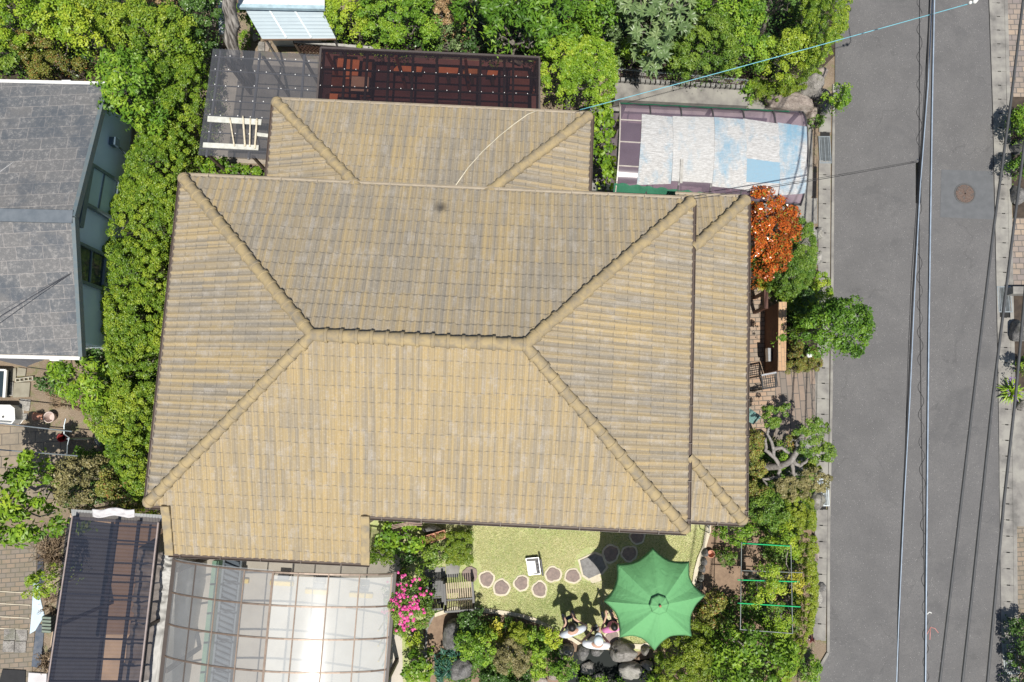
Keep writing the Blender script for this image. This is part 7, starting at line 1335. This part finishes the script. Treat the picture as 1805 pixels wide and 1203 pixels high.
# ------------------------------------------------------------------ parasol
um = P(1160, 1063, 2.3); um = Vector((um.x, um.y, 0)); t = E('parasol', um, 'open eight sided green garden parasol over the lawn edge', 'parasol')
q = N('green_canvas'); at = q.n('TexWave'); at.inputs['Scale'].default_value = 60; q.l(q.co('World'), at.inputs[0]); q.col(q.mix((.155, .43, .175), (.185, .475, .20), q.noise(2, 3))); q.set(Roughness=.75); tb = q.n('BsdfTranslucent'); tb.inputs[0].default_value = (.07, .36, .1, 1); mx = q.n('MixShader'); mx.inputs[0].default_value = .18; q.l(q.b.outputs[0], mx.inputs[1]); q.l(tb.outputs[0], mx.inputs[2]); q.l(mx.outputs[0], q.o.inputs[0]); q.bump(q.noise(5, 4, dist=.8), .5, .04); CANV = q.m
tips = [P(*p, 1.98) for p in [(1150, 965), (1215, 990), (1243, 1050), (1219, 1122), (1154, 1147), (1092, 1124), (1064, 1060), (1087, 994)]]; cen = sum(tips, Vector()) / 8; apx = Vector((cen.x, cen.y, 2.62)); um = Vector((cen.x, cen.y, 0))
def canopy(r0, r1, zoff, nseg=10, nr=12, scal=.13, flare=1.0):
    mb = MB(); rows = []
    for j in range(nr + 1):
        r = r0 + (r1 - r0) * j / nr; row = []
        for k in range(8):
            A_, B_ = tips[k], tips[(k + 1) % 8]
            for i in range(nseg):
                s = i / nseg; e = A_.lerp(B_, s); pull = 1 - scal * 4 * s * (1 - s) * r * r; p = apx.lerp(e, r); p = Vector((apx.x + (p.x - apx.x) * pull * flare, apx.y + (p.y - apx.y) * pull * flare, p.z)); p.z -= .075 * 4 * s * (1 - s) * r + .010 * r * math.sin(s * 17 + k * 2) - zoff - .05 * math.sin(math.pi * r); row.append(tuple(p))
        rows.append(row)
    n = 8 * nseg; mb.v = [v for row in rows for v in row]
    for j in range(nr):
        for k in range(n): mb.f.append((j * n + k, j * n + (k + 1) % n, (j + 1) * n + (k + 1) % n, (j + 1) * n + k)[::-1])
    return mb
o = obj('canopy', canopy(.10, 1.0, 0), CANV, t, False); o.modifiers.new('t', 'SOLIDIFY').thickness = .004; auto(o, 5)
o = obj('vent_cap', canopy(.0, .20, .055, 10, 5, .10, .95), CANV, t, False); o.modifiers.new('t', 'SOLIDIFY').thickness = .004; auto(o, 20)
WD = M('parasol_wood', (.40, .18, .11), rough=.5); mb = MB(); mb.tube([Vector((um.x, um.y, .1)), Vector((um.x, um.y, 2.64))], .022, 12); obj('pole', mb, WD, t, True); mb = MB(); mb.ball((apx.x, apx.y, 2.70), .032, 8); obj('finial', mb, WD, t, True)
for k in range(8): mb = MB(); mb.bar(Vector((apx.x, apx.y, 2.585)), tips[k] - Vector((0, 0, .02)), .018, .012); rb_ = obj('rib', mb, WD, t); mb = MB(); mb.bar(Vector((apx.x, apx.y, 2.1)), apx.lerp(tips[k], .5) - Vector((0, 0, .03)), .014, .01); obj('strut', mb, WD, rb_)
mb = MB(); mb.lathe([(0, .007), (.26, .007), (.26, .05), (.06, .09), (.05, .3), (.03, .3), (0, .3)], (um.x, um.y, 0), 28); obj('base', mb, BLACKM, t, True)

# ------------------------------------------------------------------ people
SKIN = M('skin', (.52, .33, .24), (.48, .30, .22), 6, .5); HAIR = M('black_hair', (.012, .010, .009), rough=.45); NAVY = M('navy_cloth', (.03, .04, .07), (.02, .028, .05), 12, .8); WHT = M('white_shirt', (.80, .81, .82), (.74, .75, .78), 5, .8); GRYS = M('pale_grey_shirt', (.62, .66, .72), (.52, .56, .62), 5, .8); GTR = M('grey_trousers', (.17, .16, .15), (.12, .115, .11), 10, .85); PNKS = M('pink_shirt', (.72, .26, .48), (.62, .2, .4), 8, .8); EYEM = N('eye').col((.02, .015, .012)).set(Roughness=.2).m; SHOE = M('white_sole_shoe', (.55, .55, .58), (.05, .05, .08), 22, .6)
def skin(name, pts, edges, rad, mat, parent, lv=1):
    me = bpy.data.meshes.new(name); me.from_pydata([tuple(p) for p in pts], edges, []); o = link(name, me, mat, parent); m = o.modifiers.new('skin', 'SKIN'); m.use_smooth_shade = True
    for i, v in enumerate(me.skin_vertices[0].data): r = rad[i]; v.radius = (r, r) if not hasattr(r, '__len__') else r
    me.skin_vertices[0].data[0].use_root = True; s = o.modifiers.new('sub', 'SUBSURF'); s.levels = lv; s.render_levels = lv + 1; return o
def person(label, px, rz, shirt, trous, hairm, cap=False, hgt=1.68, reach=(.30, .30), handz=1.12, headfwd=.10, longhair=False, holds=None, sp=.13):
    p0 = P(*px, 0); t = E('person', (p0.x, p0.y, 0), label, 'person'); t.rotation_euler = (0, 0, rz); k = hgt / 1.68; V = lambda x, y, z: Vector((x * k, y * k, z * k))
    hf = headfwd; J = dict(pel=V(0, -.02, .93), wst=V(0, -.01, 1.06), chs=V(0, .0, 1.24), uch=V(0, .01, 1.36), nek=V(0, .03 + hf * .3, 1.45), hd0=V(0, .05 + hf * .8, 1.50), hd1=V(0, .05 + hf, 1.56), hd2=V(0, .03 + hf, 1.62))
    for s, n_, rc_ in ((-1, 'l', reach[0]), (1, 'r', reach[1])):
        J['sh' + n_] = V(s * .185, .0, 1.375); J['el' + n_] = V(s * .33, -.02, 1.14); J['wr' + n_] = V(s * .11, rc_, handz); J['pm' + n_] = V(s * .085, rc_ + .06, handz + .005)
        J['hp' + n_] = V(s * .09, -.02, .90); J['kn' + n_] = V(s * (sp - .02), .01, .49); J['an' + n_] = V(s * sp, -.03, .09); J['to' + n_] = V(s * (sp + .02), .12, .035)
    names = list(J); idx = {n_: i for i, n_ in enumerate(names)}; pts = [J[n_] for n_ in names]
    rad = dict(pel=(.13, .10), wst=(.115, .09), chs=(.13, .095), uch=(.12, .085), nek=.05, hd0=.055, hd1=(.072, .085), hd2=(.07, .08)); 
    for n_ in 'lr': rad.update({'sh' + n_: .052, 'el' + n_: .038, 'wr' + n_: .026, 'pm' + n_: (.034, .018), 'hp' + n_: .082, 'kn' + n_: .055, 'an' + n_: .036, 'to' + n_: .034})
    ed = [('pel', 'wst'), ('wst', 'chs'), ('chs', 'uch'), ('uch', 'nek'), ('nek', 'hd0'), ('hd0', 'hd1'), ('hd1', 'hd2')]
    for n_ in 'lr': ed += [('uch', 'sh' + n_), ('sh' + n_, 'el' + n_), ('el' + n_, 'wr' + n_), ('wr' + n_, 'pm' + n_), ('pel', 'hp' + n_), ('hp' + n_, 'kn' + n_), ('kn' + n_, 'an' + n_), ('an' + n_, 'to' + n_)]
    E_ = [(idx[a], idx[b]) for a, b in ed]; Rd = [rad[n_] for n_ in names]; Rd = [tuple(x * k for x in r) if hasattr(r, '__len__') else r * k for r in Rd]
    for s, n_ in ((-1, 'l'), (1, 'r')):          # fingers and thumb grow out of the palm
        pm = J['pm' + n_]
        for q_ in range(4):
            a = pm + V((q_ - 1.5) * .017, .028, 0); ln = (.062, .075, .070, .055)[q_]; b = a + V(-s * .006, ln * .5, -.004); c = b + V(-s * .010, ln * .38, -.026); i0 = len(pts); pts += [a, b, c]; Rd += [.0095, .0088, .0075]; E_ += [(idx['pm' + n_], i0), (i0, i0 + 1), (i0 + 1, i0 + 2)]
        a = pm + V(-s * .034, -.012, .004); b = a + V(-s * .02, .03, .004); i0 = len(pts); pts += [a, b]; Rd += [.011, .009]; E_ += [(idx['pm' + n_], i0), (i0, i0 + 1)]
    body = skin('body', pts, E_, Rd, SKIN, t)
    sub = lambda nm, ns, es, rs, mt_: skin(nm, [J[n_] for n_ in ns], [(ns.index(a), ns.index(b)) for a, b in es], [tuple(x * k for x in r) if hasattr(r, '__len__') else r * k for r in rs], mt_, t)
    J['ell2'] = J['shl'].lerp(J['ell'], .75); J['elr2'] = J['shr'].lerp(J['elr'], .75)
    sub('shirt', ['pel', 'wst', 'chs', 'uch', 'shl', 'ell2', 'shr', 'elr2'], [('pel', 'wst'), ('wst', 'chs'), ('chs', 'uch'), ('uch', 'shl'), ('shl', 'ell2'), ('uch', 'shr'), ('shr', 'elr2')], [(.17, .14), (.16, .135), (.17, .135), (.155, .115), .088, .075, .088, .075], shirt)
    J['pel2'] = J['pel'] - V(0, 0, .02)
    for n_ in 'lr': J['ak' + n_] = J['an' + n_] + V(0, 0, .05)
    sub('trousers', ['pel2', 'hpl', 'knl', 'akl', 'hpr', 'knr', 'akr'], [('pel2', 'hpl'), ('hpl', 'knl'), ('knl', 'akl'), ('pel2', 'hpr'), ('hpr', 'knr'), ('knr', 'akr')], [(.14, .115), .098, .075, .058, .098, .075, .058], trous)
    for s, n_ in ((-1, 'l'), (1, 'r')):
        a = J['an' + n_]; mb = MB(); mb.ball((a.x, a.y + .06 * k, .048), .055, 10, (.95, 2.5, .85)); 
        sh_ = MB(); sh_.v = [tuple(Vector(v) + p0) for v in mb.v]; sh_.f = mb.f; obj('shoe', sh_, SHOE, t, True)
    hc = (J['hd1'] + J['hd2']) * .5; F = lambda m: (setattr(m, 'v', [tuple(Vector(v) + p0) for v in m.v]), m)[1]
    for s in (-1, 1):
        mb = MB(); mb.ball((hc.x + s * .032 * k, hc.y + .088 * k, hc.z - .002), .011 * k, 6); obj('eye', F(mb), EYEM, t, True); mb = MB(); mb.ball((hc.x + s * .08 * k, hc.y - .01, hc.z - .01), .028 * k, 6, (.35, .7, 1)); obj('ear', F(mb), SKIN, t, True)
    mb = MB(); mb.ball((hc.x, hc.y + .10 * k, hc.z - .03 * k), .016 * k, 6, (.8, 1.1, 1.3)); obj('nose', F(mb), SKIN, t, True); mb = MB(); mb.ball((hc.x, hc.y + .088 * k, hc.z - .065 * k), .02 * k, 6, (1.1, .4, .3)); obj('mouth', F(mb), M('lips', (.4, .16, .13), rough=.5), t, True)
    mb = MB(); mb.ball((hc.x, hc.y - .018 * k, hc.z + .018 * k), .105 * k, 12, (.9, 1.02, .98)); 
    if longhair: mb.ball((hc.x, hc.y - .07 * k, hc.z - .09 * k), .10 * k, 10, (.95, .7, 1.5))
    if not cap: obj('hair', F(mb), hairm, t, True)
    else:
        obj('hair', F(mb), hairm, t, True); mb = MB(); prof = [(.112 * k, -.01), (.113 * k, .02), (.104 * k, .06 * k), (.075 * k, .095 * k), (.03 * k, .112 * k), (0, .115 * k)]; mb.lathe(prof, (hc.x, hc.y - .01, hc.z + .02), 24); br = MB(); mb.prism([Vector((hc.x + .085 * math.cos(a), hc.y + .06 + .115 * math.sin(a), 0)) for a in [R(x) for x in range(0, 181, 20)]], hc.z + .008, hc.z + .018); obj('cap', F(mb), M('pale_cap', (.72, .80, .84), rough=.8), t, True)
    if holds:
        pm = (J['pml'] + J['pmr']) * .5; mb = MB(); mb.box((pm.x, pm.y + .035, pm.z + .03), holds[0]); h = bev(obj(holds[1], F(mb), holds[2]), .008); h.location = (h.location.x - p0.x, h.location.y - p0.y, h.location.z); loc = Matrix.Rotation(rz, 3, 'Z') @ h.location; h.location = loc + Vector((p0.x, p0.y, 0)); h.rotation_euler = (0, 0, rz); setp(h, holds[3], holds[4])
    return t
person('standing man in a white shirt and pale cap looking down at his hands', (1041, 1110), R(-4), WHT, GTR, HAIR, cap=True, hgt=1.76, headfwd=.14, handz=1.02, reach=(.19, .19), holds=((.16, .09, .03), 'remote_control', DKPL, 'small dark remote control held by the man in the white shirt', 'remote control'))
person('standing person with black hair in a pale grey shirt looking north', (1003, 1089), R(18), GRYS, NAVY, HAIR, headfwd=.16, reach=(.20, .24), handz=1.2, longhair=True, hgt=1.72, holds=((.13, .07, .09), 'camera', NAVY, 'dark camera held by the person in the pale grey shirt', 'camera'))
person('person in a pink shirt standing half under the parasol edge', (1071, 1086), R(14), PNKS, NAVY, HAIR, headfwd=.08, hgt=1.52, reach=(.30, .22))

# ------------------------------------------------------------------ lawn grass
GRASS = leafmat('grass', (.38, .46, .17), (.62, .61, .31), (.82, .76, .48), tr=.35)
lp = [(656, 905), (1249, 935), (1238, 985), (1222, 1036), (1222, 1110), (1150, 1140), (1085, 1135), (1040, 1132), (1000, 1110), (945, 1088), (880, 1074), (820, 1068), (765, 1072), (760, 1050), (845, 1045), (850, 1000), (838, 985), (838, 940), (790, 935), (740, 915), (656, 915)]
rg = np.random.default_rng(77); pw = [tuple(P(*p))[:2] for p in lp]; xs, ys = zip(*pw); x = rg.uniform(min(xs), max(xs), 260000); y = rg.uniform(min(ys), max(ys), 260000); k = inside(x, y, pw)
for st_ in steps: c_ = P(st_[0], st_[1]); k &= np.hypot(x - c_.x, y - c_.y) > st_[2] / 64 * 1.32
x, y = x[k][:110000], y[k][:110000]; gn = hnoise(x, y, 6, 5) + .7 * hnoise(x, y, 17, 6); k = rg.random(len(x)) < (.55 + .4 * np.tanh(gn)); x, y, gn = x[k], y[k], gn[k]
nr = rg.normal(size=(len(x), 3)); nr[:, 2] = np.abs(nr[:, 2]) * .8 + .5; nr /= np.linalg.norm(nr, axis=1)[:, None]; gt_ = bpy.data.objects.new('g', None); COL.objects.link(gt_); gt_.location = P(1000, 1000); nr = nr * .5 + np.array([0, 0, .5]); nr /= np.linalg.norm(nr, axis=1)[:, None]
o = leaves_mesh('grass', np.stack([x, y, rg.uniform(.018, .035, len(x))], 1), nr, .055, .010, .45 + .18 * hnoise(x, y, 2.0, 8) + rg.normal(0, .2, len(x)), GRASS, gt_, rg, .1); o.parent = None; o.location = gt_.location.copy(); bpy.data.objects.remove(gt_); setp(o, 'short sun bleached lawn grass around the stepping stones', 'grass', None, 'stuff')
